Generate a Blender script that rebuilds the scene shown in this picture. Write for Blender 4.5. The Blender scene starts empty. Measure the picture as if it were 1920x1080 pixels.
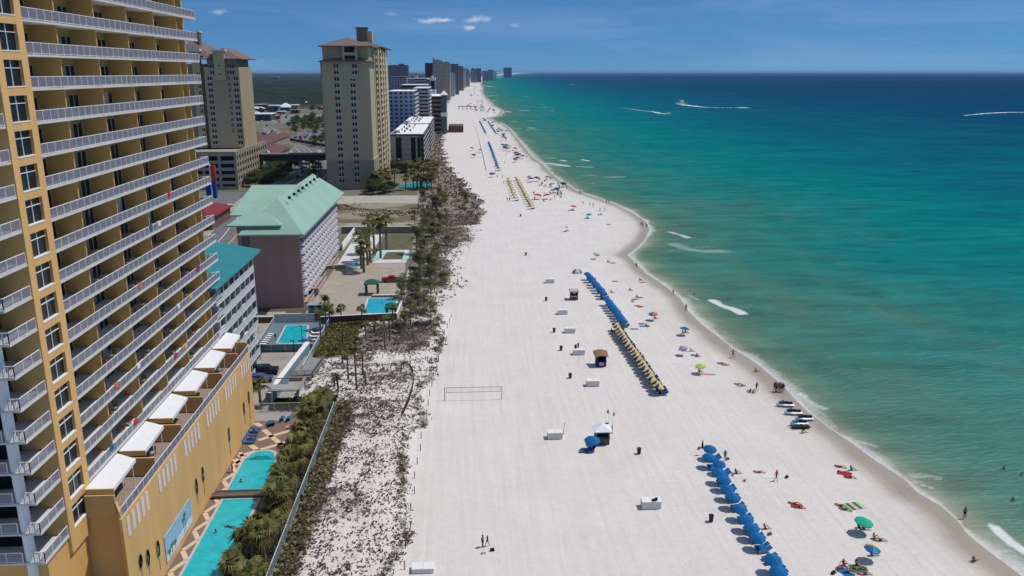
import bpy, bmesh, math, random
import numpy as np
from mathutils import Vector, Matrix
R = math.radians
random.seed(7); rng = np.random.default_rng(7)
C = bpy.context.scene.collection
S = bpy.context.scene
# ---------------------------------------------------------------- camera, sky, sun, exposure
F = 1530.0; PITCH = math.atan(405 / F); H = 56.0; YAW = math.atan(94 * math.cos(PITCH) / F)
cam = bpy.data.objects.new('camera', bpy.data.cameras.new('camera')); C.objects.link(cam)
cam.location = (0, 0, H); cam.rotation_euler = (math.pi / 2 - PITCH, 0, -YAW)
cam.data.sensor_width = 36; cam.data.lens = 36 * F / 1920
cam.data.clip_start = 0.5; cam.data.clip_end = 300000
S.camera = cam
SUN_EL, SUN_AZ = R(62), R(82)           # azimuth clockwise from +Y (+X is the sea side)
def _dir(u, v):
    a = (u - 960) / F; b = (v - 540) / F; cp, sp, cy, sy = math.cos(PITCH), math.sin(PITCH), math.cos(YAW), math.sin(YAW); fy = cp - b * sp
    r = Vector((a * cy + fy * sy, -a * sy + fy * cy, -sp - b * cp)).normalized(); return tuple(r)
CLOUDS = [(*_dir(812, 38), .022, .0042, .62), (*_dir(838, 38), .010, .0035, .5), (*_dir(895, 36), .021, .006, .5), (*_dir(880, 52), .010, .0035, .55), (*_dir(738, 27), .012, .003, .22), (*_dir(411, 22), .010, .003, .3), (*_dir(966, 47), .008, .003, .2)]
W = bpy.data.worlds.new('World'); S.world = W; W.use_nodes = True
wn, wl = W.node_tree.nodes, W.node_tree.links
wn.clear()
wo = wn.new('ShaderNodeOutputWorld'); bg = wn.new('ShaderNodeBackground')
sky = wn.new('ShaderNodeTexSky'); sky.sky_type = 'NISHITA'; sky.sun_disc = False
sky.sun_elevation = SUN_EL; sky.sun_rotation = SUN_AZ; sky.altitude = 0
sky.air_density = 1.0; sky.dust_density = 0.0; sky.ozone_density = 6.0
bg.inputs['Strength'].default_value = 0.095
# thin cirrus and a few small clouds, laid out by direction in the sky
def nd(t, ty, **k):
    n = t.nodes.new(ty)
    for a, b in k.items():
        if a in n.inputs: n.inputs[a].default_value = b
        else: setattr(n, a, b)
    return n
def Lk(t, a, b): t.links.new(a, b)
wt = W.node_tree
tc = nd(wt, 'ShaderNodeTexCoord')
lf = nd(wt, 'ShaderNodeMapping'); lf.inputs['Location'].default_value = (0, 0, .09); Lk(wt, tc.outputs['Generated'], lf.inputs[0]); Lk(wt, lf.outputs[0], sky.inputs[0])   # cleaner, bluer air near the horizon
mp = nd(wt, 'ShaderNodeMapping'); mp.inputs['Scale'].default_value = (1.0, 1.0, 9.0)
Lk(wt, tc.outputs['Generated'], mp.inputs['Vector'])
ci = nd(wt, 'ShaderNodeTexNoise', Scale=3.2, Detail=6.0, Roughness=0.62, Distortion=0.6)
Lk(wt, mp.outputs[0], ci.inputs['Vector'])
cr = nd(wt, 'ShaderNodeValToRGB'); cr.color_ramp.elements[0].position = 0.47; cr.color_ramp.elements[1].position = 0.85
Lk(wt, ci.outputs[0], cr.inputs[0])
hs = nd(wt, 'ShaderNodeHueSaturation', Saturation=1.0, Value=1.0)
Lk(wt, sky.outputs[0], hs.inputs['Color'])
tint = nd(wt, 'ShaderNodeMix', data_type='RGBA', blend_type='MULTIPLY'); tint.inputs[0].default_value = 1.0
tint.inputs[7].default_value = (0.33, 0.57, 0.77, 1)
Lk(wt, hs.outputs[0], tint.inputs[6])
mc = nd(wt, 'ShaderNodeMath', operation='MULTIPLY')
sxyz = nd(wt, 'ShaderNodeSeparateXYZ'); Lk(wt, tc.outputs['Generated'], sxyz.inputs[0])   # bright unseen cloud added overhead for white fill light, thin toward the horizon
ce = nd(wt, 'ShaderNodeMapRange'); ce.inputs[1].default_value = .18; ce.inputs[2].default_value = .7; ce.inputs[3].default_value = .08; ce.inputs[4].default_value = 1.0; Lk(wt, sxyz.outputs[2], ce.inputs[0]); Lk(wt, ce.outputs[0], mc.inputs[1])
Lk(wt, cr.outputs[0], mc.inputs[0])
mx = nd(wt, 'ShaderNodeMix', data_type='RGBA'); mx.inputs[7].default_value = (11.0, 12.0, 13.0, 1)
Lk(wt, mc.outputs[0], mx.inputs[0]); Lk(wt, tint.outputs[2], mx.inputs[6])
# small fair weather clouds, each in its own direction of the sky
cur = mx.outputs[2]
cn = nd(wt, 'ShaderNodeTexNoise', Scale=70.0, Detail=6.0, Roughness=.6); cmp_ = nd(wt, 'ShaderNodeMapping'); cmp_.inputs['Scale'].default_value = (1, 1, 2.2); Lk(wt, tc.outputs['Generated'], cmp_.inputs[0]); Lk(wt, cmp_.outputs[0], cn.inputs['Vector'])
for (cx, cy, cz, sx, sz_, st) in CLOUDS:
    su_ = nd(wt, 'ShaderNodeVectorMath', operation='SUBTRACT'); su_.inputs[1].default_value = (cx, cy, cz); Lk(wt, tc.outputs['Generated'], su_.inputs[0])
    ml_ = nd(wt, 'ShaderNodeVectorMath', operation='MULTIPLY'); ml_.inputs[1].default_value = (1 / sx, 1 / sx, 1 / sz_); Lk(wt, su_.outputs[0], ml_.inputs[0])
    le_ = nd(wt, 'ShaderNodeVectorMath', operation='LENGTH'); Lk(wt, ml_.outputs[0], le_.inputs[0])
    a_ = nd(wt, 'ShaderNodeMath', operation='MULTIPLY_ADD'); a_.inputs[1].default_value = 2.4; Lk(wt, cn.outputs[0], a_.inputs[0]); 
    ng = nd(wt, 'ShaderNodeMath', operation='MULTIPLY'); ng.inputs[1].default_value = -1; Lk(wt, le_.outputs['Value'], ng.inputs[0]); Lk(wt, ng.outputs[0], a_.inputs[2])
    mr_ = nd(wt, 'ShaderNodeMapRange'); mr_.inputs[1].default_value = .35; mr_.inputs[2].default_value = 1.1; mr_.inputs[4].default_value = st; Lk(wt, a_.outputs[0], mr_.inputs[0])
    m_ = nd(wt, 'ShaderNodeMix', data_type='RGBA'); m_.inputs[7].default_value = (7.0, 7.2, 8.4, 1); Lk(wt, mr_.outputs[0], m_.inputs[0]); Lk(wt, cur, m_.inputs[6]); cur = m_.outputs[2]
Lk(wt, cur, bg.inputs['Color'])
wl.new(bg.outputs[0], wo.inputs['Surface'])
sl = bpy.data.lights.new('sun', 'SUN'); sl.energy = 2.95; sl.angle = R(0.5); sl.color = (1.0, 0.95, 0.87)
sun = bpy.data.objects.new('sun', sl); C.objects.link(sun)
sd = Vector((math.sin(SUN_AZ) * math.cos(SUN_EL), math.cos(SUN_AZ) * math.cos(SUN_EL), math.sin(SUN_EL)))
sun.rotation_euler = sd.to_track_quat('Z', 'Y').to_euler(); sun.location = (60, 0, 150)
S.view_settings.view_transform = 'Standard'; S.view_settings.look = 'None'
S.view_settings.exposure = 0.12; S.view_settings.gamma = 1
S.cycles.max_bounces = 6; S.cycles.diffuse_bounces = 2; S.cycles.glossy_bounces = 2
S.cycles.transparent_max_bounces = 8; S.cycles.volume_bounces = 0
# ---------------------------------------------------------------- measuring helpers
cp_, sp_, cy_, sy_ = math.cos(PITCH), math.sin(PITCH), math.cos(YAW), math.sin(YAW)
def ray(u, v):
    a = (u - 960) / F; b = (v - 540) / F
    fy = cp_ - b * sp_
    return (a * cy_ + fy * sy_, -a * sy_ + fy * cy_, -sp_ - b * cp_)
def G(u, v, z=0.0):
    d = ray(u, v); t = (z - H) / d[2]; return (d[0] * t, d[1] * t)
def atX(u, v, X):
    d = ray(u, v); t = X / d[0]; return (d[1] * t, H + d[2] * t)
def atY(u, v, Y):
    d = ray(u, v); t = Y / d[1]; return (d[0] * t, H + d[2] * t)
# ---------------------------------------------------------------- materials
_M = {}
def mat(name, col, rough=0.85, var=0.12, scale=1.5, bump=0.0, bscale=8.0, metal=0.0, spec=0.3, streak=False, trans=0.0):
    if name in _M: return _M[name]
    m = bpy.data.materials.new(name); m.use_nodes = True; t = m.node_tree
    b = t.nodes['Principled BSDF']
    b.inputs['Roughness'].default_value = rough; b.inputs['Metallic'].default_value = metal
    b.inputs['Specular IOR Level'].default_value = spec
    tcn = nd(t, 'ShaderNodeTexCoord'); mpn = nd(t, 'ShaderNodeMapping')
    if streak: mpn.inputs['Scale'].default_value = (1, 1, 0.12)
    Lk(t, tcn.outputs['Object'], mpn.inputs['Vector'])
    n = nd(t, 'ShaderNodeTexNoise', Scale=scale, Detail=5.0, Roughness=0.6); Lk(t, mpn.outputs[0], n.inputs['Vector'])
    r = nd(t, 'ShaderNodeValToRGB')
    c0 = [max(0, c * (1 - var)) for c in col[:3]] + [1]; c1 = [min(1, c * (1 + var)) for c in col[:3]] + [1]
    r.color_ramp.elements[0].position = 0.3; r.color_ramp.elements[1].position = 0.7
    r.color_ramp.elements[0].color = c0; r.color_ramp.elements[1].color = c1
    Lk(t, n.outputs[0], r.inputs[0]); Lk(t, r.outputs[0], b.inputs['Base Color'])
    if bump:
        n2 = nd(t, 'ShaderNodeTexNoise', Scale=bscale, Detail=4.0); Lk(t, tcn.outputs['Object'], n2.inputs['Vector'])
        bp = nd(t, 'ShaderNodeBump', Strength=bump, Distance=0.1); Lk(t, n2.outputs[0], bp.inputs['Height']); Lk(t, bp.outputs[0], b.inputs['Normal'])
    _M[name] = m; return m
def attr_mat(name, rough=0.95, spec=0.1, var=0.35, scale=0.8, transl=0.0):
    """colour taken from the mesh's own 'col' attribute (each leaf or tuft its own tone)"""
    if name in _M: return _M[name]
    m = bpy.data.materials.new(name); m.use_nodes = True; t = m.node_tree
    b = t.nodes['Principled BSDF']; b.inputs['Roughness'].default_value = rough; b.inputs['Specular IOR Level'].default_value = spec
    a = nd(t, 'ShaderNodeAttribute', attribute_name='col')
    tcn = nd(t, 'ShaderNodeTexCoord'); n = nd(t, 'ShaderNodeTexNoise', Scale=scale, Detail=4.0); Lk(t, tcn.outputs['Object'], n.inputs['Vector'])
    mr = nd(t, 'ShaderNodeMapRange'); mr.inputs[1].default_value = .3; mr.inputs[2].default_value = .7; mr.inputs[3].default_value = 1 - var; mr.inputs[4].default_value = 1 + var
    Lk(t, n.outputs[0], mr.inputs[0])
    v = nd(t, 'ShaderNodeVectorMath', operation='SCALE'); Lk(t, a.outputs['Color'], v.inputs[0]); Lk(t, mr.outputs[0], v.inputs['Scale'])
    Lk(t, v.outputs[0], b.inputs['Base Color'])
    if transl:
        tr = nd(t, 'ShaderNodeBsdfTranslucent'); Lk(t, v.outputs[0], tr.inputs[0])
        ms = nd(t, 'ShaderNodeMixShader'); ms.inputs[0].default_value = transl
        Lk(t, b.outputs[0], ms.inputs[1]); Lk(t, tr.outputs[0], ms.inputs[2]); Lk(t, ms.outputs[0], t.nodes['Material Output'].inputs[0])
    _M[name] = m; return m
# ---------------------------------------------------------------- mesh builder
class MB:
    def __init__(s): s.v = []; s.f = []; s.mi = []; s.m = 0
    def quad(s, *p):
        n = len(s.v); s.v += [tuple(q) for q in p]; s.f.append(tuple(range(n, n + len(p)))); s.mi.append(s.m); return s
    def box(s, x0, x1, y0, y1, z0, z1):
        n = len(s.v)
        s.v += [(x0, y0, z0), (x1, y0, z0), (x1, y1, z0), (x0, y1, z0), (x0, y0, z1), (x1, y0, z1), (x1, y1, z1), (x0, y1, z1)]
        for q in ((0, 3, 2, 1), (4, 5, 6, 7), (0, 1, 5, 4), (1, 2, 6, 5), (2, 3, 7, 6), (3, 0, 4, 7)):
            s.f.append(tuple(n + i for i in q)); s.mi.append(s.m)
        return s
    def obox(s, c, sx, sy, sz, rz=0.0, rx=0.0, ry=0.0):
        M = Matrix.Translation(c) @ Matrix.Rotation(rz, 4, 'Z') @ Matrix.Rotation(ry, 4, 'Y') @ Matrix.Rotation(rx, 4, 'X')
        n = len(s.v)
        for q in ((-1, -1, -1), (1, -1, -1), (1, 1, -1), (-1, 1, -1), (-1, -1, 1), (1, -1, 1), (1, 1, 1), (-1, 1, 1)):
            s.v.append(tuple(M @ Vector((q[0] * sx / 2, q[1] * sy / 2, q[2] * sz / 2))))
        for q in ((0, 3, 2, 1), (4, 5, 6, 7), (0, 1, 5, 4), (1, 2, 6, 5), (2, 3, 7, 6), (3, 0, 4, 7)):
            s.f.append(tuple(n + i for i in q)); s.mi.append(s.m)
        return s
    def prism(s, pts, z0, z1):
        k = len(pts); n = len(s.v)
        s.v += [(p[0], p[1], z0) for p in pts] + [(p[0], p[1], z1) for p in pts]
        s.f.append(tuple(n + i for i in reversed(range(k)))); s.f.append(tuple(n + k + i for i in range(k))); s.mi += [s.m, s.m]
        for i in range(k):
            j = (i + 1) % k; s.f.append((n + i, n + j, n + k + j, n + k + i)); s.mi.append(s.m)
        return s
    def tube(s, pts, rad, seg=6, cap=True):
        pts = [Vector(p) for p in pts]; rings = []
        if not hasattr(rad, '__len__'): rad = [rad] * len(pts)
        for i, p in enumerate(pts):
            d = (pts[min(i + 1, len(pts) - 1)] - pts[max(i - 1, 0)]).normalized()
            a = d.orthogonal().normalized() if abs(d.z) < .99 else Vector((1, 0, 0)); b = d.cross(a).normalized(); a = b.cross(d).normalized()
            n = len(s.v)
            for j in range(seg):
                t = 2 * math.pi * j / seg; s.v.append(tuple(p + (a * math.cos(t) + b * math.sin(t)) * rad[i]))
            rings.append(n)
        for i in range(len(rings) - 1):
            for j in range(seg):
                k = (j + 1) % seg
                s.f.append((rings[i] + j, rings[i] + k, rings[i + 1] + k, rings[i + 1] + j)); s.mi.append(s.m)
        if cap:
            s.f.append(tuple(rings[0] + j for j in reversed(range(seg)))); s.f.append(tuple(rings[-1] + j for j in range(seg))); s.mi += [s.m, s.m]
        return s
    def hip(s, x0, x1, y0, y1, z0, z1, t=0.25, ridge='y', inset=None):
        """hipped roof slab: eave rectangle to a ridge line"""
        w = (x1 - x0) if ridge == 'y' else (y1 - y0); ins = w / 2 if inset is None else inset
        if ridge == 'y': r0, r1 = ((x0 + x1) / 2, y0 + ins), ((x0 + x1) / 2, y1 - ins)
        else: r0, r1 = (x0 + ins, (y0 + y1) / 2), (x1 - ins, (y0 + y1) / 2)
        a, b, c, d = (x0, y0), (x1, y0), (x1, y1), (x0, y1)
        s.box(x0, x1, y0, y1, z0 - t, z0)
        P = lambda q, z: (q[0], q[1], z)
        e = 0.003
        if ridge == 'y':
            s.quad(P(a, z0 + e), P(b, z0 + e), P(r0, z1)); s.quad(P(b, z0 + e), P(c, z0 + e), P(r1, z1), P(r0, z1))
            s.quad(P(c, z0 + e), P(d, z0 + e), P(r1, z1)); s.quad(P(d, z0 + e), P(a, z0 + e), P(r0, z1), P(r1, z1))
        else:
            s.quad(P(a, z0 + e), P(b, z0 + e), P(r1, z1), P(r0, z1)); s.quad(P(b, z0 + e), P(c, z0 + e), P(r1, z1))
            s.quad(P(c, z0 + e), P(d, z0 + e), P(r0, z1), P(r1, z1)); s.quad(P(d, z0 + e), P(a, z0 + e), P(r0, z1))
        return s
    def build(s, name, mats, parent=None, world=True, smooth=False):
        me = bpy.data.meshes.new(name)
        off = parent.location if (parent is not None and world) else Vector((0, 0, 0))
        if parent is not None and world and parent.parent: off = off + parent.parent.location
        v = [(p[0] - off[0], p[1] - off[1], p[2] - off[2]) for p in s.v]
        me.from_pydata(v, [], s.f)
        for m in (mats if isinstance(mats, (list, tuple)) else [mats]): me.materials.append(m)
        if any(s.mi): me.polygons.foreach_set('material_index', s.mi)
        if smooth: me.polygons.foreach_set('use_smooth', [True] * len(s.f))
        me.update()
        o = bpy.data.objects.new(name, me); C.objects.link(o)
        if parent is not None: o.parent = parent
        return o
def npmesh(name, V, Fc, m, parent=None, col=None, smooth=False, attrs=None):
    """mesh from numpy arrays; Fc is (n,3) or (n,4); col is a per-vertex rgb array"""
    me = bpy.data.meshes.new(name); k = Fc.shape[1]; n = len(Fc)
    me.vertices.add(len(V)); me.vertices.foreach_set('co', np.asarray(V, dtype=np.float32).ravel())
    me.loops.add(n * k); me.loops.foreach_set('vertex_index', Fc.astype(np.int32).ravel())
    me.polygons.add(n); me.polygons.foreach_set('loop_start', np.arange(0, n * k, k, dtype=np.int32))
    if smooth: me.polygons.foreach_set('use_smooth', np.ones(n, dtype=bool))
    if col is not None:
        a = me.color_attributes.new('col', 'FLOAT_COLOR', 'POINT'); c4 = np.ones((len(V), 4), dtype=np.float32); c4[:, :3] = col; a.data.foreach_set('color', c4.ravel())
    for nm, arr in (attrs or {}).items():
        a = me.attributes.new(nm, 'FLOAT', 'POINT'); a.data.foreach_set('value', np.asarray(arr, dtype=np.float32).ravel())
    me.materials.append(m); me.update(calc_edges=True)
    o = bpy.data.objects.new(name, me); C.objects.link(o)
    if parent is not None: o.parent = parent
    return o
def T(name, label, cat, loc=(0, 0, 0), rz=0.0, group=None):
    o = bpy.data.objects.new(name, None); C.objects.link(o); o.empty_display_size = 0.3
    o.location = loc; o.rotation_euler = (0, 0, rz); o['label'] = label; o['category'] = cat
    if group: o['group'] = group
    return o
def tag(o, label, cat, group=None):
    o['label'] = label; o['category'] = cat
    if group: o['group'] = group
    return o
def struct(o, kind='structure'): o['kind'] = kind; return o
def dup(root, loc, rz=0.0, label=None, group=None, cat=None, scale=None):
    r = root.copy(); C.objects.link(r); r.location = loc; r.rotation_euler = (0, 0, rz)
    if scale: r.scale = (scale, scale, scale)
    if label: r['label'] = label
    if group: r['group'] = group
    if cat: r['category'] = cat
    for ch in kids.get(root.name, []):
        c = ch.copy(); C.objects.link(c); c.parent = r
        for g in kids.get(ch.name, []):
            d = g.copy(); C.objects.link(d); d.parent = c
    return r
kids = {}
def remember(root):
    def rec(o):
        kids[o.name] = [c for c in bpy.data.objects if c.parent == o]
        for c in kids[o.name]: rec(c)
    rec(root); return root
ORD = ['first', 'second', 'third', 'fourth', 'fifth', 'sixth', 'seventh', 'eighth', 'ninth', 'tenth', 'eleventh', 'twelfth', 'thirteenth', 'fourteenth', 'fifteenth', 'sixteenth', 'seventeenth', 'eighteenth', 'nineteenth', 'twentieth', 'twenty-first', 'twenty-second', 'twenty-third', 'twenty-fourth', 'twenty-fifth', 'twenty-sixth', 'twenty-seventh', 'twenty-eighth', 'twenty-ninth', 'thirtieth']
# value noise in numpy
def vnoise(x, y, sc, seed=0, oct=3):
    x = np.asarray(x, float); y = np.asarray(y, float); out = 0; amp = 1; tot = 0
    def h(i, j, s):
        n = (i * 374761393 + j * 668265263 + s * 982451653) & 0x7fffffff
        n = ((n ^ (n >> 13)) * 1274126177) & 0x7fffffff
        return ((n ^ (n >> 16)) & 0xffff) / 65535.0
    for o in range(oct):
        X = x / sc; Y = y / sc; i = np.floor(X).astype(np.int64); j = np.floor(Y).astype(np.int64)
        fx = X - i; fy = Y - j; fx = fx * fx * (3 - 2 * fx); fy = fy * fy * (3 - 2 * fy)
        s = seed + o * 17
        out = out + amp * ((h(i, j, s) * (1 - fx) + h(i + 1, j, s) * fx) * (1 - fy) + (h(i, j + 1, s) * (1 - fx) + h(i + 1, j + 1, s) * fx) * fy)
        tot += amp; amp *= .5; sc /= 2.03
    return out / tot
def sstep(a, b, x): t = np.clip((x - a) / (b - a), 0, 1); return t * t * (3 - 2 * t)
# ---------------------------------------------------------------- shoreline, ground, sea
SH = [(1914,1076),(1856,1033),(1815,1000),(1797,975),(1765,947),(1725,925),(1695,896),(1640,861),(1593,826),(1558,803),(1512,768),(1487,743),(1469,722),(1450,706),(1425,685),(1400,668),(1377,654),(1346,629),(1317,608),(1290,581),(1277,560),(1263,548),(1243,532),(1213,513),(1197,497),(1177,478),(1196,463),(1210,450),(1218,430),(1213,416),(1185,398),(1152,382),(1120,371),(1089,361),(1068,348),(1047,336),(1030,321),(1018,307),(1003,298),(990,284),(977,268),(968,256),(954,240),(942,232),(928,227),(916,221.5),(938,217),(944,209),(938,204),(925,198),(919,190),(910,182.5),(904,172.5),(905,165),(902,158),(905,150),(911,145),(924,142.6),(950,140.4),(972,138.2),(1000,136.6)]
sp = sorted([(G(u, v)[1], G(u, v)[0]) for u, v in SH])
SY = np.array([0.0, 40.0] + [p[0] for p in sp]); SX = np.array([66.0, 64.5] + [p[1] for p in sp])
def shore(y): return np.interp(y, SY, SX)
_yy = np.linspace(0, 6000, 6001); _sm = np.convolve(np.pad(shore(_yy), 60, mode='edge'), np.ones(121) / 121, 'valid')
def shore_s(y): return np.where(y < 5900, np.interp(y, _yy, _sm), shore(y))
ys = [20.0]
while ys[-1] < 120000: ys.append(ys[-1] + max(0.8, ys[-1] * 0.0045 if ys[-1] < 2500 else ys[-1] * .02))
ys = np.array(ys)
# dune vegetation: left and right borders of the planted belt
DR = np.array([(20, -8.5), (85, -7.2), (114, -7.0), (164, -4.9), (190, -2.5), (224, 1.2), (260, 3.5), (307, 7), (345, 9.5), (385, 9), (425, 3), (482, -5), (560, -9), (700, -14), (1134, -23), (1800, -20), (3657, 25), (9000, 160), (30000, 1700), (120000, 1700)], float)
DL = np.array([(20, -23), (131, -22.6), (134, -33), (150, -28), (180, -31), (183, -15.5), (290, -17), (400, -22), (480, -22), (700, -24), (1134, -34), (1800, -60), (3657, -60), (9000, 60), (30000, 1500), (120000, 1500)], float)
dr = lambda y: np.interp(y, DR[:, 0], DR[:, 1]); dl = lambda y: np.interp(y, DL[:, 0], DL[:, 1])
def vegdens(x, y):
    r = dr(y) + 1.6 * (vnoise(y, y * 0, 7, 3) - .5) * 2 * (1 + y / 300); l = dl(y)
    inside = sstep(0, 1.2 + y / 120, r - x) * sstep(-0.3, .3, x - l)
    left = sstep(4.2, 1.5, x - l) * (y < 131)                         # dense by the fence
    n = vnoise(x, y, 9, 11)
    base = 0.36 + 0.6 * (n - .5)
    base = np.where(y > 185, 0.55 + 0.7 * (n - .5) - .45 * sstep(11, 1, r - x), base)
    base = np.where(y > 305, 0.85 + .5 * (n - .5) - .3 * sstep(8, 0, r - x), base)
    cl = np.exp(-((y - 172) / 9) ** 2) * sstep(-24, -18, x) * sstep(-3, -9, x); base = base + .5 * cl
    base = base + .55 * sstep(-23, -27, x) * (y > 158) * (y < 183)
    path = np.exp(-((y - 157 - .1 * (x + 8)) / 2.4) ** 2) * sstep(-20, -16, x); base = base * (1 - .95 * path)
    band = np.exp(-((r - x - 1.2) / 0.9) ** 2); base = base + .35 * band * (y < 170)
    gap = (y < 170) * sstep(2.2, 3.2, r - x) * sstep(6.5, 4, r - x); base = base * (1 - .45 * gap)
    return np.clip((base + left * .6), 0, 1) * inside
# ground sheet
eo = np.concatenate([np.arange(-3, 96, 0.75), 96 * 1.06 ** np.arange(0, 112)])
YY, EE = np.meshgrid(ys, eo, indexing='ij'); XX = shore(YY) - EE
edge_n = vnoise(XX * 0, YY, 14, 5) * 1.2
ZZ = np.where(EE < 0.6, -0.12 * np.clip(0.6 - EE, 0, 5), 0.0)
veg = vegdens(XX, YY)
ZZ = ZZ + np.where((XX > dl(YY) + .5) & (XX < dr(YY)) & (YY < 190), 0.9 * vnoise(XX, YY, 6, 21) * sstep(0, 3, dr(YY) - XX) * sstep(0.3, 3, XX - dl(YY)), 0)
wet = sstep(6.4, 2.4, EE + 2.0 * (edge_n - .6) + 1.0)
damp = sstep(13, 5, EE) * .55
sand = np.array([.665, .625, .585]); sandw = np.array([.36, .315, .25]); dampc = np.array([.58, .54, .48])
col = sand * np.ones(XX.shape + (3,))
col = col * (1 - damp[..., None]) + dampc * damp[..., None]
col = col * (1 - wet[..., None]) + sandw * wet[..., None]
# inland soil, scrub and lots beyond the belt
inl = (XX < dl(YY)) & (YY > 131)
gn = vnoise(XX, YY, 25, 31)[..., None]; g1 = np.array([.10, .10, .055]); g2 = np.array([.24, .215, .165])
col = np.where(inl[..., None], g1 * (1 - gn) + g2 * gn, col)
far = sstep(1200, 2600, YY)[..., None] * (XX < dl(YY))[..., None]
col = col * (1 - far) + np.array([.03, .05, .025]) * far
def zone(cond, c): 
    global col
    col = np.where(cond[..., None], np.array(c), col)
zone((XX < dl(YY) + .3) & (YY < 131.5) & (XX > -36), (.13, .095, .06))            # mulch bed by the fence
zone((YY > 303) & (YY < 312) & (XX < -14) & (XX > -50), (.34, .31, .25))
zone((YY > 360 + 6 * (gn[..., 0] - .5)) & (YY < 384) & (XX < -14) & (XX > -60), (.42, .39, .33))
strawn = vnoise(XX * .35, YY, 7, 41, 5)
zone((YY > 312) & (YY < 360) & (XX < -14) & (XX > -60) & (strawn > .5), (.30, .26, .19))
zone((YY > 312) & (YY < 360) & (XX < -14) & (XX > -60) & (strawn <= .5), (.16, .14, .08))
nr, nc = XX.shape
idx = np.arange(nr * nc).reshape(nr, nc)
Fq = np.stack([idx[:-1, :-1], idx[1:, :-1], idx[1:, 1:], idx[:-1, 1:]], -1).reshape(-1, 4)[:, ::-1]
gm = bpy.data.materials.new('ground_sand'); gm.use_nodes = True; t = gm.node_tree; b = t.nodes['Principled BSDF']
b.inputs['Roughness'].default_value = .95; b.inputs['Specular IOR Level'].default_value = .1
a = nd(t, 'ShaderNodeAttribute', attribute_name='col'); av = nd(t, 'ShaderNodeAttribute', attribute_name='veg')
aw = nd(t, 'ShaderNodeAttribute', attribute_name='wet')
geo = nd(t, 'ShaderNodeNewGeometry')
n1 = nd(t, 'ShaderNodeTexNoise', Scale=0.9, Detail=6.0, Roughness=.65); Lk(t, geo.outputs[0], n1.inputs['Vector'])
n2 = nd(t, 'ShaderNodeTexNoise', Scale=0.12, Detail=5.0); Lk(t, geo.outputs[0], n2.inputs['Vector'])
mpg = nd(t, 'ShaderNodeMapping'); mpg.inputs['Scale'].default_value = (1.5, .05, 1); Lk(t, geo.outputs[0], mpg.inputs[0])
n3 = nd(t, 'ShaderNodeTexNoise', Scale=1.0, Detail=4.0); Lk(t, mpg.outputs[0], n3.inputs['Vector'])   # tyre and rake tracks along the beach
ad = nd(t, 'ShaderNodeMath', operation='ADD'); Lk(t, n2.outputs[0], ad.inputs[0]); Lk(t, n3.outputs[0], ad.inputs[1])
ad2 = nd(t, 'ShaderNodeMath', operation='ADD'); Lk(t, ad.outputs[0], ad2.inputs[0]); Lk(t, n1.outputs[0], ad2.inputs[1])
mr = nd(t, 'ShaderNodeMapRange'); mr.inputs[1].default_value = 1.1; mr.inputs[2].default_value = 1.9; mr.inputs[3].default_value = .90; mr.inputs[4].default_value = 1.07; Lk(t, ad2.outputs[0], mr.inputs[0])
sc = nd(t, 'ShaderNodeVectorMath', operation='SCALE'); Lk(t, a.outputs['Color'], sc.inputs[0]); Lk(t, mr.outputs[0], sc.inputs['Scale'])
# rake and tyre lines along the beach, and trampled sand toward the water
mpt = nd(t, 'ShaderNodeMapping'); mpt.inputs['Scale'].default_value = (1.9, .022, 1); mpt.inputs['Rotation'].default_value = (0, 0, R(1.5)); Lk(t, geo.outputs[0], mpt.inputs[0])
nt = nd(t, 'ShaderNodeTexNoise', Scale=1.0, Detail=3.0, Roughness=.7, Distortion=1.6); Lk(t, mpt.outputs[0], nt.inputs['Vector'])
rt = nd(t, 'ShaderNodeMapRange'); rt.inputs[1].default_value = .56; rt.inputs[2].default_value = .66; rt.inputs[3].default_value = 1.0; rt.inputs[4].default_value = .94; Lk(t, nt.outputs[0], rt.inputs[0])
aft = nd(t, 'ShaderNodeAttribute', attribute_name='foot')
nft = nd(t, 'ShaderNodeTexVoronoi', Scale=1.5, Randomness=1.0); Lk(t, geo.outputs[0], nft.inputs['Vector'])
rf2 = nd(t, 'ShaderNodeMapRange'); rf2.inputs[1].default_value = .0; rf2.inputs[2].default_value = .28; rf2.inputs[3].default_value = .70; rf2.inputs[4].default_value = 1.0; Lk(t, nft.outputs['Distance'], rf2.inputs[0])
mxa = nd(t, 'ShaderNodeMix', data_type='FLOAT'); mxa.inputs[2].default_value = 1.0; Lk(t, aft.outputs['Fac'], mxa.inputs[0]); Lk(t, rf2.outputs[0], mxa.inputs[3])
mlt = nd(t, 'ShaderNodeMath', operation='MULTIPLY'); Lk(t, rt.outputs[0], mlt.inputs[0]); Lk(t, mxa.outputs[0], mlt.inputs[1])
sc2 = nd(t, 'ShaderNodeVectorMath', operation='SCALE'); Lk(t, sc.outputs[0], sc2.inputs[0]); Lk(t, mlt.outputs[0], sc2.inputs['Scale']); sc = sc2
n4 = nd(t, 'ShaderNodeTexNoise', Scale=1.3, Detail=7.0, Roughness=.75); Lk(t, geo.outputs[0], n4.inputs['Vector'])
su = nd(t, 'ShaderNodeMath', operation='SUBTRACT'); su.inputs[0].default_value = 0.80; Lk(t, n4.outputs[0], su.inputs[1])
sb = nd(t, 'ShaderNodeMath', operation='SUBTRACT'); Lk(t, av.outputs['Fac'], sb.inputs[0]); Lk(t, su.outputs[0], sb.inputs[1])
mk = nd(t, 'ShaderNodeMapRange'); mk.inputs[1].default_value = -0.02; mk.inputs[2].default_value = .12; Lk(t, sb.outputs[0], mk.inputs[0])
vc = nd(t, 'ShaderNodeValToRGB'); vc.color_ramp.elements[0].color = (.27, .225, .19, 1); vc.color_ramp.elements[1].color = (.21, .18, .14, 1)
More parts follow.
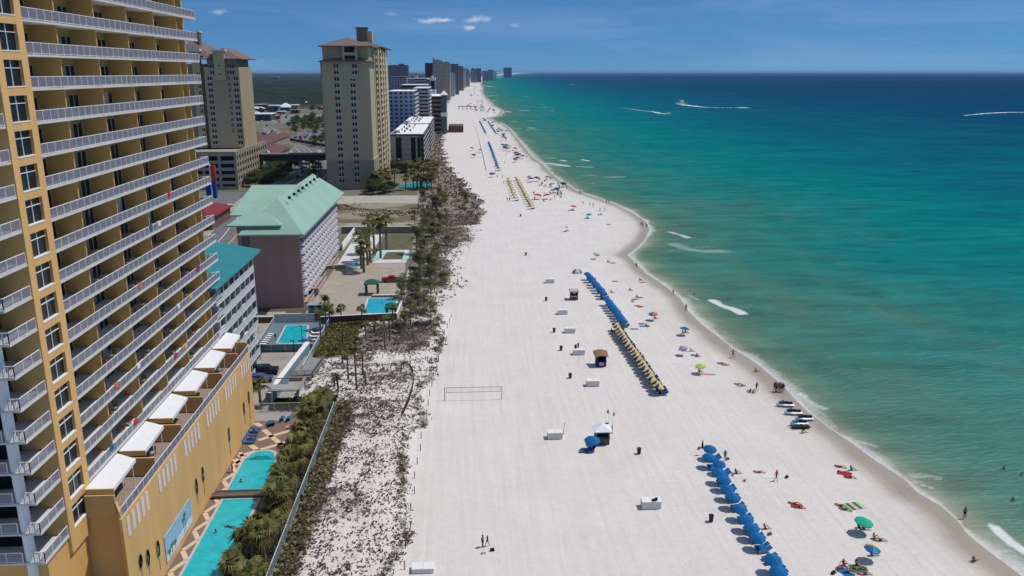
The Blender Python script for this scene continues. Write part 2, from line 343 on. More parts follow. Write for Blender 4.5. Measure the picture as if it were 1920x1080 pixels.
vc.color_ramp.elements[0].position = .4; vc.color_ramp.elements[1].position = .6; Lk(t, n2.outputs[0], vc.inputs[0])
mxx = nd(t, 'ShaderNodeMix', data_type='RGBA'); Lk(t, mk.outputs[0], mxx.inputs[0]); Lk(t, sc.outputs[0], mxx.inputs[6]); Lk(t, vc.outputs[0], mxx.inputs[7])
Lk(t, mxx.outputs[2], b.inputs['Base Color'])
rr = nd(t, 'ShaderNodeMapRange'); rr.inputs[3].default_value = .95; rr.inputs[4].default_value = .35; Lk(t, aw.outputs['Fac'], rr.inputs[0]); Lk(t, rr.outputs[0], b.inputs['Roughness'])
nb = nd(t, 'ShaderNodeTexNoise', Scale=2.2, Detail=8.0, Roughness=.7); Lk(t, geo.outputs[0], nb.inputs['Vector'])
bp = nd(t, 'ShaderNodeBump', Strength=.5, Distance=.12); Lk(t, nb.outputs[0], bp.inputs['Height']); Lk(t, bp.outputs[0], b.inputs['Normal'])
struct(npmesh('ground', np.stack([XX, YY, ZZ], -1).reshape(-1, 3), Fq, gm, col=col.reshape(-1, 3), smooth=True, attrs={'foot': (sstep(5, 11, EE) * sstep(62, 30, EE) * (.35 + .65 * vnoise(XX, YY, 11, 77))).ravel(), 'veg': (veg * np.where(YY < 186, .74, 1.0)).ravel(), 'wet': wet.ravel()}))
# sea
do = np.concatenate([np.arange(-0.4, 60, 0.7), 60 * 1.05 ** np.arange(0, 160)])
YY, DD = np.meshgrid(ys, do, indexing='ij'); XX = shore(YY) + DD
w = np.exp(-np.clip(DD, 0, None) / 25); dat = (XX - shore(YY)) * w + (XX - shore_s(YY)) * (1 - w)
# breaking foam: measured streaks, each (pixel polyline on the water, half width m, strength)
foam = np.zeros(XX.shape)
FO = [([(1337, 562), (1352, 571), (1372, 578), (1392, 588)], 1.5, 1.3), ([(1862, 986), (1880, 1003), (1900, 1020), (1925, 1035)], .9, 1.3),
      ([(1255, 434), (1275, 440), (1290, 446)], 1.5, .95), ([(1262, 458), (1290, 468), (1320, 472), (1350, 470)], 5, .62), ([(1250, 470), (1330, 462)], 4, .5),
      ([(1030, 306), (1045, 308), (1065, 312)], 4, .9), ([(1092, 299), (1103, 301)], 2, 1.2), ([(1052, 300), (1060, 302)], 2, 1), ([(950, 209), (958, 210)], 3, 1.2),
      ([(1470, 728), (1500, 742), (1530, 760), (1545, 765)], 1.3, .8), ([(1480, 735), (1520, 765), (1560, 800)], 2.0, .62),
      ([(1600, 826), (1625, 832), (1640, 836)], 1.2, .75), ([(1700, 895), (1730, 892), (1760, 897)], 2.0, .62), ([(1720, 905), (1750, 915)], 1.2, .7),
      ([(1170, 487), (1195, 500), (1215, 515), (1250, 538)], 1.4, .7), ([(1185, 400), (1210, 418), (1215, 440)], 2.0, .6), ([(975, 262), (1000, 290), (1030, 318)], 4, .62),
      ([(1500, 738), (1510, 742)], 1, 1), ([(1290, 553), (1310, 562)], .8, .7), ([(905, 150), (925, 146), (960, 142)], 60, .7), ([(905, 160), (925, 163)], 10, .9), ([(908, 173), (924, 173)], 8, .9), ([(915, 180), (932, 179)], 7, .9), ([(922, 189), (930, 188)], 5, .8), ([(975, 207), (990, 207)], 4, 1.2), ([(990, 240), (1000, 240)], 3, 1.2), ([(955, 242), (975, 241)], 3, .8), ([(1150, 378), (1200, 404)], 1.6, .5), ([(1430, 688), (1470, 715)], 2.2, .6), ([(1400, 660), (1440, 690)], 1.6, .55)]
fr = random.Random(21)
for i in range(40):
    y_ = math.exp(fr.uniform(math.log(400), math.log(2400))); d_ = fr.uniform(4, 12 + y_ * .05); x_ = float(shore(y_)) + d_; L_ = fr.uniform(.8, 4) * (1 + y_ / 350)
    FO.append(([(x_, y_), (x_ + L_, y_ + fr.uniform(-.25, .05) * L_)], fr.uniform(.3, .7) * (1 + y_ / 260), fr.uniform(.55, 1.05)))
for pl, hw, st in FO:
    P = np.array([G(u, v) for u, v in pl] if len(FO) - FO.index((pl, hw, st)) > 40 else pl); y0, y1 = P[:, 1].min() - 4 * hw, P[:, 1].max() + 4 * hw
    rows = np.where((ys > y0) & (ys < y1))[0]
    if not len(rows): continue
    rs = slice(rows[0], rows[-1] + 1); cs = slice(0, int(np.searchsorted(do, (P[:, 0].max() - shore(P[:, 1]).min()) + 60)) + 1)
    x = XX[rs, cs]; y = YY[rs, cs]; best = np.full(x.shape, 1e9)
    for i in range(len(P) - 1):
        a_, b_ = P[i], P[i + 1]; d_ = b_ - a_; tt = np.clip(((x - a_[0]) * d_[0] + (y - a_[1]) * d_[1]) / (d_ @ d_), 0, 1)
        best = np.minimum(best, np.hypot(x - a_[0] - tt * d_[0], y - a_[1] - tt * d_[1]))
    ww = hw * (.35 + 1.3 * vnoise(x, y, 2.2 * hw + 1.5, 63)); foam[rs, cs] = np.maximum(foam[rs, cs], st * np.exp(-(best / ww) ** 2))
# low swell raised in the mesh, running with the beach
swell = 0.34 * np.sin(dat / 3.4 + 5 * vnoise(YY, dat, 30, 61)) * vnoise(YY * .6, dat * 2, 22, 62) * sstep(2, 9, DD) * sstep(420, 120, DD)
ZS = -0.06 + swell
st_ = struct(npmesh('sea', np.stack([XX, YY, ZS], -1).reshape(-1, 3), (lambda i: np.stack([i[:-1, :-1], i[:-1, 1:], i[1:, 1:], i[1:, :-1]], -1).reshape(-1, 4)[:, ::-1][:, ::-1])(np.arange(XX.size).reshape(XX.shape)), None or bpy.data.materials.new('sea_water'), smooth=True, attrs={'d': dat.ravel(), 'd0': DD.ravel(), 'foam': foam.ravel()}))
m = st_.data.materials[0]; m.use_nodes = True; t = m.node_tree; t.nodes.clear()
out = nd(t, 'ShaderNodeOutputMaterial'); df = nd(t, 'ShaderNodeBsdfDiffuse'); gl = nd(t, 'ShaderNodeBsdfGlossy', Roughness=.18)
ms = nd(t, 'ShaderNodeMixShader'); ms.inputs[0].default_value = .03
Lk(t, df.outputs[0], ms.inputs[1]); Lk(t, gl.outputs[0], ms.inputs[2]); Lk(t, ms.outputs[0], out.inputs[0])
ad_ = nd(t, 'ShaderNodeAttribute', attribute_name='d'); a0 = nd(t, 'ShaderNodeAttribute', attribute_name='d0'); af = nd(t, 'ShaderNodeAttribute', attribute_name='foam')
geo = nd(t, 'ShaderNodeNewGeometry')
mp1 = nd(t, 'ShaderNodeMapping'); mp1.inputs['Scale'].default_value = (.010, .022, 1); mp1.inputs['Rotation'].default_value = (0, 0, R(-22)); Lk(t, geo.outputs[0], mp1.inputs[0])
nbig = nd(t, 'ShaderNodeTexNoise', Scale=1.0, Detail=4.0); Lk(t, mp1.outputs[0], nbig.inputs['Vector'])
# distorted distance -> depth colour
mnd = nd(t, 'ShaderNodeMapRange'); mnd.inputs[1].default_value = .25; mnd.inputs[2].default_value = .75; mnd.inputs[3].default_value = .6; mnd.inputs[4].default_value = 1.5; Lk(t, nbig.outputs[0], mnd.inputs[0])
dm = nd(t, 'ShaderNodeMath', operation='MULTIPLY'); Lk(t, ad_.outputs['Fac'], dm.inputs[0]); Lk(t, mnd.outputs[0], dm.inputs[1])
dmx = nd(t, 'ShaderNodeMath', operation='MAXIMUM'); dmx.inputs[1].default_value = 0.5; Lk(t, dm.outputs[0], dmx.inputs[0])
lg = nd(t, 'ShaderNodeMath', operation='LOGARITHM'); lg.inputs[1].default_value = 10; Lk(t, dmx.outputs[0], lg.inputs[0])
dv = nd(t, 'ShaderNodeMapRange'); dv.inputs[1].default_value = -.3; dv.inputs[2].default_value = 4.0; Lk(t, lg.outputs[0], dv.inputs[0])
ramp = nd(t, 'ShaderNodeValToRGB'); E_ = ramp.color_ramp.elements
SEA = [(.5, (.36, .33, .25)), (2.2, (.23, .29, .21)), (5, (.125, .21, .150)), (12, (.064, .188, .140)), (30, (.040, .182, .150)), (70, (.012, .180, .168)), (130, (.001, .17, .172)), (220, (.001, .13, .165)), (380, (.001, .092, .15)), (800, (.0006, .052, .125)), (2500, (.0005, .036, .105)), (9000, (.0004, .026, .09))]
while len(E_) > 1: E_.remove(E_[-1])
for i, (d_, c_) in enumerate(SEA):
    p = (math.log10(d_) + .3) / 4.3; e = E_[0] if i == 0 else E_.new(min(max(p, 0), 1)); e.position = min(max(p, 0), 1); e.color = c_ + (1,)
Lk(t, dv.outputs[0], ramp.inputs[0])
# chop streaks darken and lighten the water
mp2 = nd(t, 'ShaderNodeMapping'); mp2.inputs['Scale'].default_value = (.035, .16, 1); mp2.inputs['Rotation'].default_value = (0, 0, R(8)); Lk(t, geo.outputs[0], mp2.inputs[0])
nst = nd(t, 'ShaderNodeTexNoise', Scale=1.0, Detail=8.0, Roughness=.62); Lk(t, mp2.outputs[0], nst.inputs['Vector'])
ms2 = nd(t, 'ShaderNodeMapRange'); ms2.inputs[1].default_value = .3; ms2.inputs[2].default_value = .7; ms2.inputs[3].default_value = .70; ms2.inputs[4].default_value = 1.25; Lk(t, nst.outputs[0], ms2.inputs[0])
scs = nd(t, 'ShaderNodeVectorMath', operation='SCALE'); Lk(t, ramp.outputs[0], scs.inputs[0]); Lk(t, ms2.outputs[0], scs.inputs['Scale'])
mpb = nd(t, 'ShaderNodeMapping'); mpb.inputs['Scale'].default_value = (.045, .016, 1); Lk(t, geo.outputs[0], mpb.inputs[0])
nbr = nd(t, 'ShaderNodeTexNoise', Scale=1.0, Detail=5.0, Roughness=.6, Distortion=.8); Lk(t, mpb.outputs[0], nbr.inputs['Vector'])
rb = nd(t, 'ShaderNodeMapRange'); rb.inputs[1].default_value = .48; rb.inputs[2].default_value = .68; rb.inputs[4].default_value = .55; Lk(t, nbr.outputs[0], rb.inputs[0])
rd = nd(t, 'ShaderNodeMapRange'); rd.inputs[1].default_value = 110; rd.inputs[2].default_value = 25; Lk(t, ad_.outputs['Fac'], rd.inputs[0])
mb_ = nd(t, 'ShaderNodeMath', operation='MULTIPLY'); Lk(t, rb.outputs[0], mb_.inputs[0]); Lk(t, rd.outputs[0], mb_.inputs[1])
bar = nd(t, 'ShaderNodeMix', data_type='RGBA'); bar.inputs[7].default_value = (.085, .165, .115, 1); Lk(t, mb_.outputs[0], bar.inputs[0]); Lk(t, scs.outputs[0], bar.inputs[6])
class _O: outputs = [bar.outputs[2]]
scs = _O
# foam: swash at the waterline plus measured breakers
nf = nd(t, 'ShaderNodeTexNoise', Scale=1.5, Detail=10.0, Roughness=.78); Lk(t, geo.outputs[0], nf.inputs['Vector'])
nl = nd(t, 'ShaderNodeTexNoise', Scale=.07, Detail=4.0); Lk(t, geo.outputs[0], nl.inputs['Vector'])
ml = nd(t, 'ShaderNodeMapRange'); ml.inputs[1].default_value = .35; ml.inputs[2].default_value = .65; ml.inputs[3].default_value = .5; ml.inputs[4].default_value = 4.6; Lk(t, nl.outputs[0], ml.inputs[0])
sw = nd(t, 'ShaderNodeMath', operation='DIVIDE'); Lk(t, a0.outputs['Fac'], sw.inputs[0]); Lk(t, ml.outputs[0], sw.inputs[1])
sq = nd(t, 'ShaderNodeMapRange'); sq.inputs[1].default_value = 1.6; sq.inputs[2].default_value = .1; sq.inputs[3].default_value = 0; sq.inputs[4].default_value = .8; Lk(t, sw.outputs[0], sq.inputs[0])
mxf = nd(t, 'ShaderNodeMath', operation='MAXIMUM'); Lk(t, sq.outputs[0], mxf.inputs[0]); Lk(t, af.outputs['Fac'], mxf.inputs[1])
adf = nd(t, 'ShaderNodeMath', operation='ADD'); Lk(t, mxf.outputs[0], adf.inputs[0]); Lk(t, nf.outputs[0], adf.inputs[1])
mf = nd(t, 'ShaderNodeMapRange'); mf.inputs[1].default_value = .95; mf.inputs[2].default_value = 1.5; mf.inputs[4].default_value = .92; Lk(t, adf.outputs[0], mf.inputs[0])
# far whitecaps, sparse
mp3 = nd(t, 'ShaderNodeMapping'); mp3.inputs['Scale'].default_value = (.12, .30, 1); Lk(t, geo.outputs[0], mp3.inputs[0])
nw = nd(t, 'ShaderNodeTexNoise', Scale=1.0, Detail=5.0, Roughness=.7); Lk(t, mp3.outputs[0], nw.inputs['Vector'])
mw = nd(t, 'ShaderNodeMapRange'); mw.inputs[1].default_value = .80; mw.inputs[2].default_value = .84; Lk(t, nw.outputs[0], mw.inputs[0])
mm = nd(t, 'ShaderNodeMath', operation='MAXIMUM'); Lk(t, mf.outputs[0], mm.inputs[0]); Lk(t, mw.outputs[0], mm.inputs[1])
fx_ = nd(t, 'ShaderNodeMix', data_type='RGBA'); fx_.inputs[7].default_value = (.72, .74, .74, 1); Lk(t, mm.outputs[0], fx_.inputs[0]); Lk(t, scs.outputs[0], fx_.inputs[6])
Lk(t, fx_.outputs[2], df.inputs['Color'])
mp4 = nd(t, 'ShaderNodeMapping'); mp4.inputs['Scale'].default_value = (.5, 1.3, 1); mp4.inputs['Rotation'].default_value = (0, 0, R(-25)); Lk(t, geo.outputs[0], mp4.inputs[0])
nbm = nd(t, 'ShaderNodeTexNoise', Scale=.7, Detail=7.0, Roughness=.6); Lk(t, mp4.outputs[0], nbm.inputs['Vector'])
bp = nd(t, 'ShaderNodeBump', Strength=.8, Distance=.7); Lk(t, nbm.outputs[0], bp.inputs['Height'])
Lk(t, bp.outputs[0], df.inputs['Normal']); Lk(t, bp.outputs[0], gl.inputs['Normal'])
# ---------------------------------------------------------------- yellow condominium tower
YEL = mat('yellow_stucco', (.70, .425, .165), var=.10, scale=.35, streak=True, bump=.15)
YELD = mat('yellow_stucco_shaded', (.66, .395, .135), var=.06, scale=.3)  # darker stucco copy with the shade of the recessed walls in its colour
WHT = mat('white_paint', (.78, .78, .77), rough=.6, var=.04)
CONC = mat('pale_concrete_slab', (.60, .59, .57), var=.08, scale=.6)
GLD = mat('dark_window_glass', (.012, .018, .022), rough=.3, var=.4, scale=.3, spec=.25)
BLK = mat('dark_recess', (.012, .012, .014), var=.3)
FLO = mat('terrace_floor', (.30, .24, .19), var=.1)
t = T('condo_tower', 'tall yellow condominium tower with long rows of white railed balconies beside the pool', 'apartment tower', (-46, 100, 0))
KT = 24; SZ = lambda k: 14.0 + 3.1 * k
w = MB()
w.box(-62, -43.2, 80.6, 127.3, 10.9, 88.6)
w.box(-62, -43.4, 73.5, 80.6, 10.9, 88.6)
w.box(-62, -40.25, 71.2, 80.4, 0, 10.9)
w.box(-43.2, -40.4, 127.0, 127.3, 14.2, 88.6)
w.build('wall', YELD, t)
# vertical window strip between the balconies
c = MB(); X0, X1 = -43.2, -39.9
wz = []
for k in range(-1, KT): wz.append((SZ(k) + .45, SZ(k) + 2.75))
z = 9.0
c.box(X0, X1, 75.3, 76.35, 9.0, 88.6); c.box(X0, X1, 79.45, 80.6, 9.0, 88.6)
for a, b_ in wz: c.box(X0, X1 - .002, 76.35, 79.45, z, a); z = b_
c.box(X0, X1 - .002, 76.35, 79.45, z, 88.6)
c.build('window_strip', YEL, t)
for a, b_ in wz:
    g = MB().box(-40.35, -40.2, 76.35, 79.45, a, b_).build('window', GLD, t)
    f = MB(); f.box(-40.2, -40.12, 77.86, 77.93, a, b_); f.box(-40.2, -40.11, 76.35, 79.45, a + 1.57, a + 1.63)
    f.box(-40.2, -39.86, 76.3, 79.5, a - .08, a + .02)
    o = f.build('window_frame', WHT); o.parent = g; 
    o.data.transform(Matrix.Translation(-t.location))
FIN = [88.1, 97.2, 106.3, 115.4, 124.5]
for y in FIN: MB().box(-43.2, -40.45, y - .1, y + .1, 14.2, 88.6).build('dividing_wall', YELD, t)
# doors
xs = mat('door_frame_cream', (.55, .50, .42)); st_doors = MB(); st_doors_n = 0
BAYS = [80.9] + FIN
def door(mb, y, z):
    mb.m = 1 if random.random() < .22 else 0; mb.box(-43.2, -43.08, y, y + .95, z, z + 2.2); mb.m = 0; mb.box(-43.2, -43.08, y + 1.15, y + 2.1, z, z + 2.2)
    mb.m = 1; mb.box(-43.2, -43.05, y + .98, y + 1.12, z, z + 2.3); mb.box(-43.2, -43.05, y + 2.13, y + 2.25, z, z + 2.3); mb.box(-43.2, -43.05, y - .12, y - .03, z, z + 2.3); mb.box(-43.2, -43.05, y - .1, y + 2.2, z + 2.22, z + 2.32)
for k in range(-1, KT):
    for i, y in enumerate(BAYS):
        yy = y + (6.55 if i else 4.6)
        if i == 5: yy = 124.9
        if k < 15: mb = MB(); door(mb, yy, SZ(k) + .12); mb.build('balcony_door', [GLD, xs], t)
        else: door(st_doors, yy, SZ(k) + .12)
o = st_doors.build('balcony_door', [GLD, xs], t); o['kind'] = 'stuff'
# near end glass wall behind the corner balcony
MB().box(-43.4, -43.3, 73.6, 75.2, 11.2, 88).build('glass_wall', GLD, t)
o = MB()
for k in range(-1, KT): o.box(-58, -43.5, 73.38, 73.5, SZ(k) + .3, SZ(k) + 2.6)
o.build('glass_wall', GLD, t)
MB().tube([(-41.6, 71.1, 0), (-41.6, 71.1, 88.5)], .48, 14).build('pillar', WHT, t)
MB().tube([(-48.5, 71.1, 0), (-48.5, 71.1, 88.5)], .48, 14).build('pillar', WHT, t)
PICK = mat('lavender_grey_pickets', (.40, .39, .45), rough=.6, var=.05)
def rail(mb, p0, p1, z, h=1.07, glass=False):
    """white metal railing with slim pickets"""
    d = Vector((p1[0] - p0[0], p1[1] - p0[1])); L = d.length; d.normalize(); a = math.atan2(d.y, d.x)
    mid = ((p0[0] + p1[0]) / 2, (p0[1] + p1[1]) / 2)
    mb.obox((mid[0], mid[1], z + h), L, .07, .06, a); mb.obox((mid[0], mid[1], z + .1), L, .05, .05, a)
    n = max(2, round(L / 1.52))
    for i in range(n + 1):
        q = (p0[0] + d.x * L * i / n, p0[1] + d.y * L * i / n); mb.obox((q[0], q[1], z + h / 2), .06, .06, h, a)
    n = round(L / .125)
    for i in range(n):
        q = (p0[0] + d.x * L * (i + .5) / n, p0[1] + d.y * L * (i + .5) / n)
        x, y = q; r = .019; k = len(mb.v)
        mb.v += [(x - r, y - r, z + .1), (x + r, y - r, z + .1), (x + r, y + r, z + .1), (x - r, y + r, z + .1), (x - r, y - r, z + h), (x + r, y - r, z + h), (x + r, y + r, z + h), (x - r, y + r, z + h)]
        mb.f += [(k, k + 1, k + 5, k + 4), (k + 1, k + 2, k + 6, k + 5), (k + 2, k + 3, k + 7, k + 6), (k + 3, k, k + 4, k + 7)]; mb.mi += [1] * 4
for k in range(-1, KT + 1):
    s_ = MB(); z = SZ(k)
    if k >= 0: s_.prism([(-43.3, 80.55), (-40.0, 80.55), (-40.0, 132.1), (-41.5, 132.1), (-43.3, 127.4)], z, z + .2)
    s_.prism([(-60, 70.5), (-40.0, 70.5), (-40.0, 75.35), (-43.5, 75.35), (-43.5, 73.6), (-60, 73.6)], z, z + .2)
    s_.build('balcony_slab', CONC, t)
    if k < KT:
        r_ = MB()
        if k >= 0: rail(r_, (-40.08, 80.7), (-40.08, 132.0), z + .2); rail(r_, (-40.08, 132.0), (-43.2, 127.5), z + .2)
        rail(r_, (-40.08, 70.6), (-40.08, 75.25), z + .2); rail(r_, (-41.1, 70.6), (-40.08, 70.6), z + .2)
        rail(r_, (-48.0, 70.6), (-42.1, 70.6), z + .2); rail(r_, (-58, 70.6), (-49, 70.6), z + .2)
        r_.build('balcony_railing', [WHT, PICK], t)
MB().box(-62, -43.2, 73.5, 127.3, 88.6, 89.2).build('roof', CONC, t)
# podium with terrace
p = MB()
p.prism([(-62, 79.3), (-37, 79.3), (-35, 75.9), (-35, 127.4), (-62, 127.4)], 0, 10.9)
p.box(-35.25, -35.0, 75.9, 127.4, 10.903, 12.3); p.prism([(-39.95, 79.05), (-36.9, 79.05), (-36.9, 79.3), (-39.95, 79.3)], 10.903, 13.3).prism([(-36.88, 79.1), (-35.26, 76.35), (-35.26, 76.8), (-36.88, 79.5)], 10.903, 12.4); p.box(-39.9, -35.25, 127.15, 127.4, 10.903, 13.9)
p.build('podium', YEL, t)
MB().box(-39.9, -35.26, 79.3, 127.1, 10.903, 10.93).build('terrace_floor', FLO, t)
MB().box(-43.19, -43.1, 80.7, 127.0, 11.0, 13.9).build('terrace_glass', GLD, t)
r_ = MB(); rail(r_, (-35.12, 76.2), (-35.12, 127.2), 12.3, 1.1); r_.build('terrace_railing', [WHT, PICK], t)
for i, y in enumerate([79.4, 88.3, 97.4, 106.5, 115.5, 124.2]):
    a_ = MB().prism([(-39.95, y), (-37.0, y), (-37.3, y + 6.8), (-39.95, y + 8.3)], 13.55, 13.95).build('awning', [mat('white_awning', (.80, .81, .82), rough=.6, var=.03)], t)
    e = MB().prism([(-39.95, y - .12), (-36.95, y - .12), (-36.95, y - .004), (-39.95, y - .004)], 13.35, 13.93).build('awning_edge', YEL); e.parent = a_; e.data.transform(Matrix.Translation(-t.location))
    q = MB(); q.tube([(-36.95, y + 2.2, 10.94), (-36.95, y + 2.2, 13.5)], .05, 5); q.tube([(-37.2, y + 5.5, 10.94), (-37.2, y + 5.5, 13.5)], .05, 5); q.build('awning_post', WHT, t)
    if i: MB().box(-39.9, -35.9, y - .5, y - .28, 10.94, 13.2).build('terrace_wall', YEL, t)
LV = mat('white_louvre', (.62, .60, .58), rough=.7)
for gI in range(6):
    for i in range(5):
        y = 76.9 + gI * 8.95 + i * 1.28
        if y > 126: continue
        lv = MB()
        for j in range(9): lv.obox((-34.97, y + .33, 9.75 + .25 * j), .05, .66, .20, 0, 0, .4)
        lv.box(-34.995, -34.975, y, y + .66, 9.6, 11.85)
        lv.build('louvre', LV, t)
mu = MB().box(-34.99, -34.9, 85.4, 94.6, 1.0, 4.3).build('mural', mat('mural_blue', (.30, .50, .68), var=.25, scale=.5), t)
q = MB(); q.box(-34.9, -34.88, 85.4, 94.6, 1.0, 1.9)
q.build('mural_shore', mat('mural_shore_white', (.62, .70, .74), var=.15, scale=2), t)
for y, zz in ((86.4, 1.8), (87.3, 2.1), (88.3, 1.9), (91.5, 2.9), (92.1, 3.3)):
    q = MB(); q.box(-34.88, -34.86, y - .04, y + .04, 1.2, zz).obox((-34.865, y, zz + .15), .025, .8, .5, 0); q.build('painted_tree', mat('mural_green', (.12, .18, .12), var=.3), t)
PG = mat('painted_palm_green', (.44, .36, .22), var=.25, scale=4)
for u, v0, v1 in ((263, 1052, 1085), (277, 1045, 1085), (296, 1028, 1076), (368, 912, 950), (380, 890, 935), (429, 815, 858), (457, 765, 800), (466, 745, 790)):
    y, z0 = atX(u, v1, -34.99); y2, z1 = atX(u, v0, -34.99); z0 = max(z0, .3)
    q = MB(); q.tube([(-34.96, y2, z0), (-34.96, y2, z1)], .05, 4)
    hh = min(1.1, (z1 - z0) * .42)
    for j in range(14):
        an = 2 * math.pi * j / 14; rr_ = random.uniform(.75, 1.1)
        q.obox((-34.94, y2 + math.cos(an) * .30 * rr_, z1 + math.sin(an) * hh * .8 * rr_), .03, .42, .62, 0)
    q.build('painted_palm', PG, t)
# ---------------------------------------------------------------- balcony furniture
WOOD = mat('teak_furniture', (.26, .17, .10)); TBL = mat('glass_table_top', (.35, .38, .38), rough=.3)
pt = T('patio_table', 'small round patio table on a lower balcony of the yellow tower', 'table', (-41.4, 90, 14.2), group='balcony tables on the yellow tower')
MB().tube([(0, 0, .68), (0, 0, .72)], .5, 12).build('table_top', TBL, pt, world=False); MB().tube([(0, 0, 0), (0, 0, .68)], .06, 6).build('leg', WOOD, pt, world=False)
remember(pt)
pc = T('patio_chair', 'brown patio chair on a lower balcony of the yellow tower', 'chair', (-41.4, 91, 14.2), group='balcony chairs on the yellow tower')
MB().box(-.28, .28, -.28, .28, .36, .44).build('seat', WOOD, pc, world=False)
q = MB(); q.obox((0, .28, .7), .56, .05, .6, 0, -.15); q.build('backrest', WOOD, pc, world=False)
for a in (-.25, .25):
    for b_ in (-.25, .25): MB().box(a - .03, a + .03, b_ - .03, b_ + .03, 0, .36).build('leg', WOOD, pc, world=False)
remember(pc)
n = 0
for k in range(-1, 8):
    for i in range(1, 6):
        if random.random() < .25: continue
        y0 = BAYS[i] + random.uniform(2.5, 6); z = SZ(k) + .2 if k >= 0 else 10.93; x = -41.5 if k >= 0 else -38.2
        if n: dup(pt, (x, y0, z))
        else: pt.location = (x, y0, z)
        for s_ in (-1, 1):
            if n or s_ > 0: dup(pc, (x + random.uniform(-.2, .2), y0 + s_ * .9, z), R(random.uniform(-20, 20)) + (0 if s_ > 0 else math.pi))
            else: pc.location = (x, y0 - .9, z)
        n += 1
# ---------------------------------------------------------------- teal roofed hotel
TEA = mat('teal_metal_roof', (.035, .24, .26), rough=.45, var=.08, scale=.4)
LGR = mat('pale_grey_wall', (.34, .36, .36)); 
h = T('teal_roof_hotel', 'white railed hotel with a flat teal roof beside the yellow tower', 'hotel', (-50, 140, 0))
MB().box(-60, -42.6, 128.5, 155, 0, 22.2).build('wall', mat('dark_grey_wall', (.13, .15, .15)), h)  # one even dark grey behind the balconies
rf = MB(); rf.prism([(-60, 127), (-39.2, 127), (-39.2, 156.6), (-56, 169), (-63, 169)], 22.6, 22.95); rf.build('roof', TEA, h)
yb = [130 + 3.3 * i for i in range(8)]
for k in range(8):
    z = 19.6 - 2.72 * k
    if z < .5: break
    MB().box(-42.6, -40.0, 129, 153.4, z - .2, z).build('balcony_slab', WHT, h)
    r_ = MB(); rail(r_, (-40.05, 129.1), (-40.05, 153.3), z); r_.box(-40.1, -40.0, 129, 153.4, z + .1, z + .95); r_.build('balcony_railing', [mat('white_grey_railing', (.50, .53, .57)), PICK], h)
    dd = MB()
    for y in yb[:-1]: dd.box(-42.6, -42.5, y + .6, y + 2.6, z, z + 2.1)
    dd.build('glass_doors', GLD, h)
for y in yb: MB().box(-40.1, -39.95, y - .06, y + .06, 0, 22.6).build('post', WHT, h)
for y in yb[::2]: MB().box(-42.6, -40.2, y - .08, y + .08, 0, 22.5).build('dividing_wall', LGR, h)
# ---------------------------------------------------------------- pink hotel with green roof
PNK = mat('dusky_pink_stucco', (.42, .265, .225), var=.08, scale=.3, streak=True)
GRN = mat('seafoam_metal_roof', (.29, .45, .35), rough=.55, var=.07, scale=.15)
BALW = mat('balcony_white', (.58, .56, .60)); 
h = T('green_roof_hotel', 'dusky pink hotel with a pale green hipped metal roof and scalloped white balconies', 'hotel', (-45, 220, 0))
MB().box(-50.8, -41.0, 195.5, 255, 0, 19.0).build('wall', PNK, h)
MB().box(-41.0, -39.6, 195.5, 196.1, 0, 19.0).build('wall', PNK, h)
MB().box(-55.0, -50.8, 205, 240, 0, 21.0).build('wall', PNK, h)
q = MB(); q.hip(-55.6, -43, 192.0, 206, 21.2, 24.8, .35, ridge='x', inset=5.5); q.build('roof', GRN, h)
MB().box(-54.3, -50.8, 195.6, 204.9, 0, 20.8).build('wall', PNK, h)
MB().box(-53.31, -51.5, 195.4, 195.59, 0, 18).build('wall', mat('grey_stair_wall', (.17, .14, .14)), h)
q = MB(); q.hip(-53.0, -37.6, 190.8, 259, 19.2, 26.4, .35, inset=9.5); q.build('roof', GRN, h)
q = MB(); q.hip(-57.6, -42.5, 202.5, 238, 21.9, 27.0, .35, ridge='x', inset=1.5); q.build('roof', GRN, h)
q = MB()
for i in range(8):
    y = 203 + i * 5.8; x = -42.9 + .02; 
    q.obox((-42.9, y, 26.1), .6, .7, .7)
q.build('roof_vents', mat('dark_roof_vent', (.02, .05, .04)), h)
nb = 17; yb = [197.5 + (254 - 197.5) * i / (nb) for i in range(nb + 1)]
for k in range(8):
    z = 2.7 + 2.05 * k
    s_ = MB()
    for i in range(nb):
        y0, y1 = yb[i] + .25, yb[i + 1] - .1; pts = [(-41.0, y0)]
        for j in range(6): tt = j / 5; pts.append((-40.3 + 1.25 * math.sin(math.pi * (.12 + .76 * tt)), y0 + (y1 - y0) * tt))
        pts.append((-41.0, y1)); 
        s_.prism(pts, z - .12, z + .78)
    s_.build('balcony_row', BALW, h)
    dd = MB()
    for i in range(nb): dd.box(-41.0, -40.93, yb[i] + .8, yb[i] + 2.6, z + .8, z + 1.85)
    dd.build('balcony_doors', GLD, h)
q = MB()
for y in yb: q.box(-41.0, -40.35, y - .04, y + .1, 2.5, 19)
q.build('dividing_walls', mat('pink_grey_fin', (.25, .18, .18)), h)
for y0, y1 in ((197, 204), (210, 223), (236, 247)):
    r_ = MB(); rail(r_, (-38.6, y0), (-38.6, y1), 1.0, 1.2); r_.build('terrace_railing', [WHT, PICK], h)
    MB().box(-41, -38.5, y0, y1, 0, 1.0).build('terrace', mat('pink_tile', (.5, .32, .26)), h)
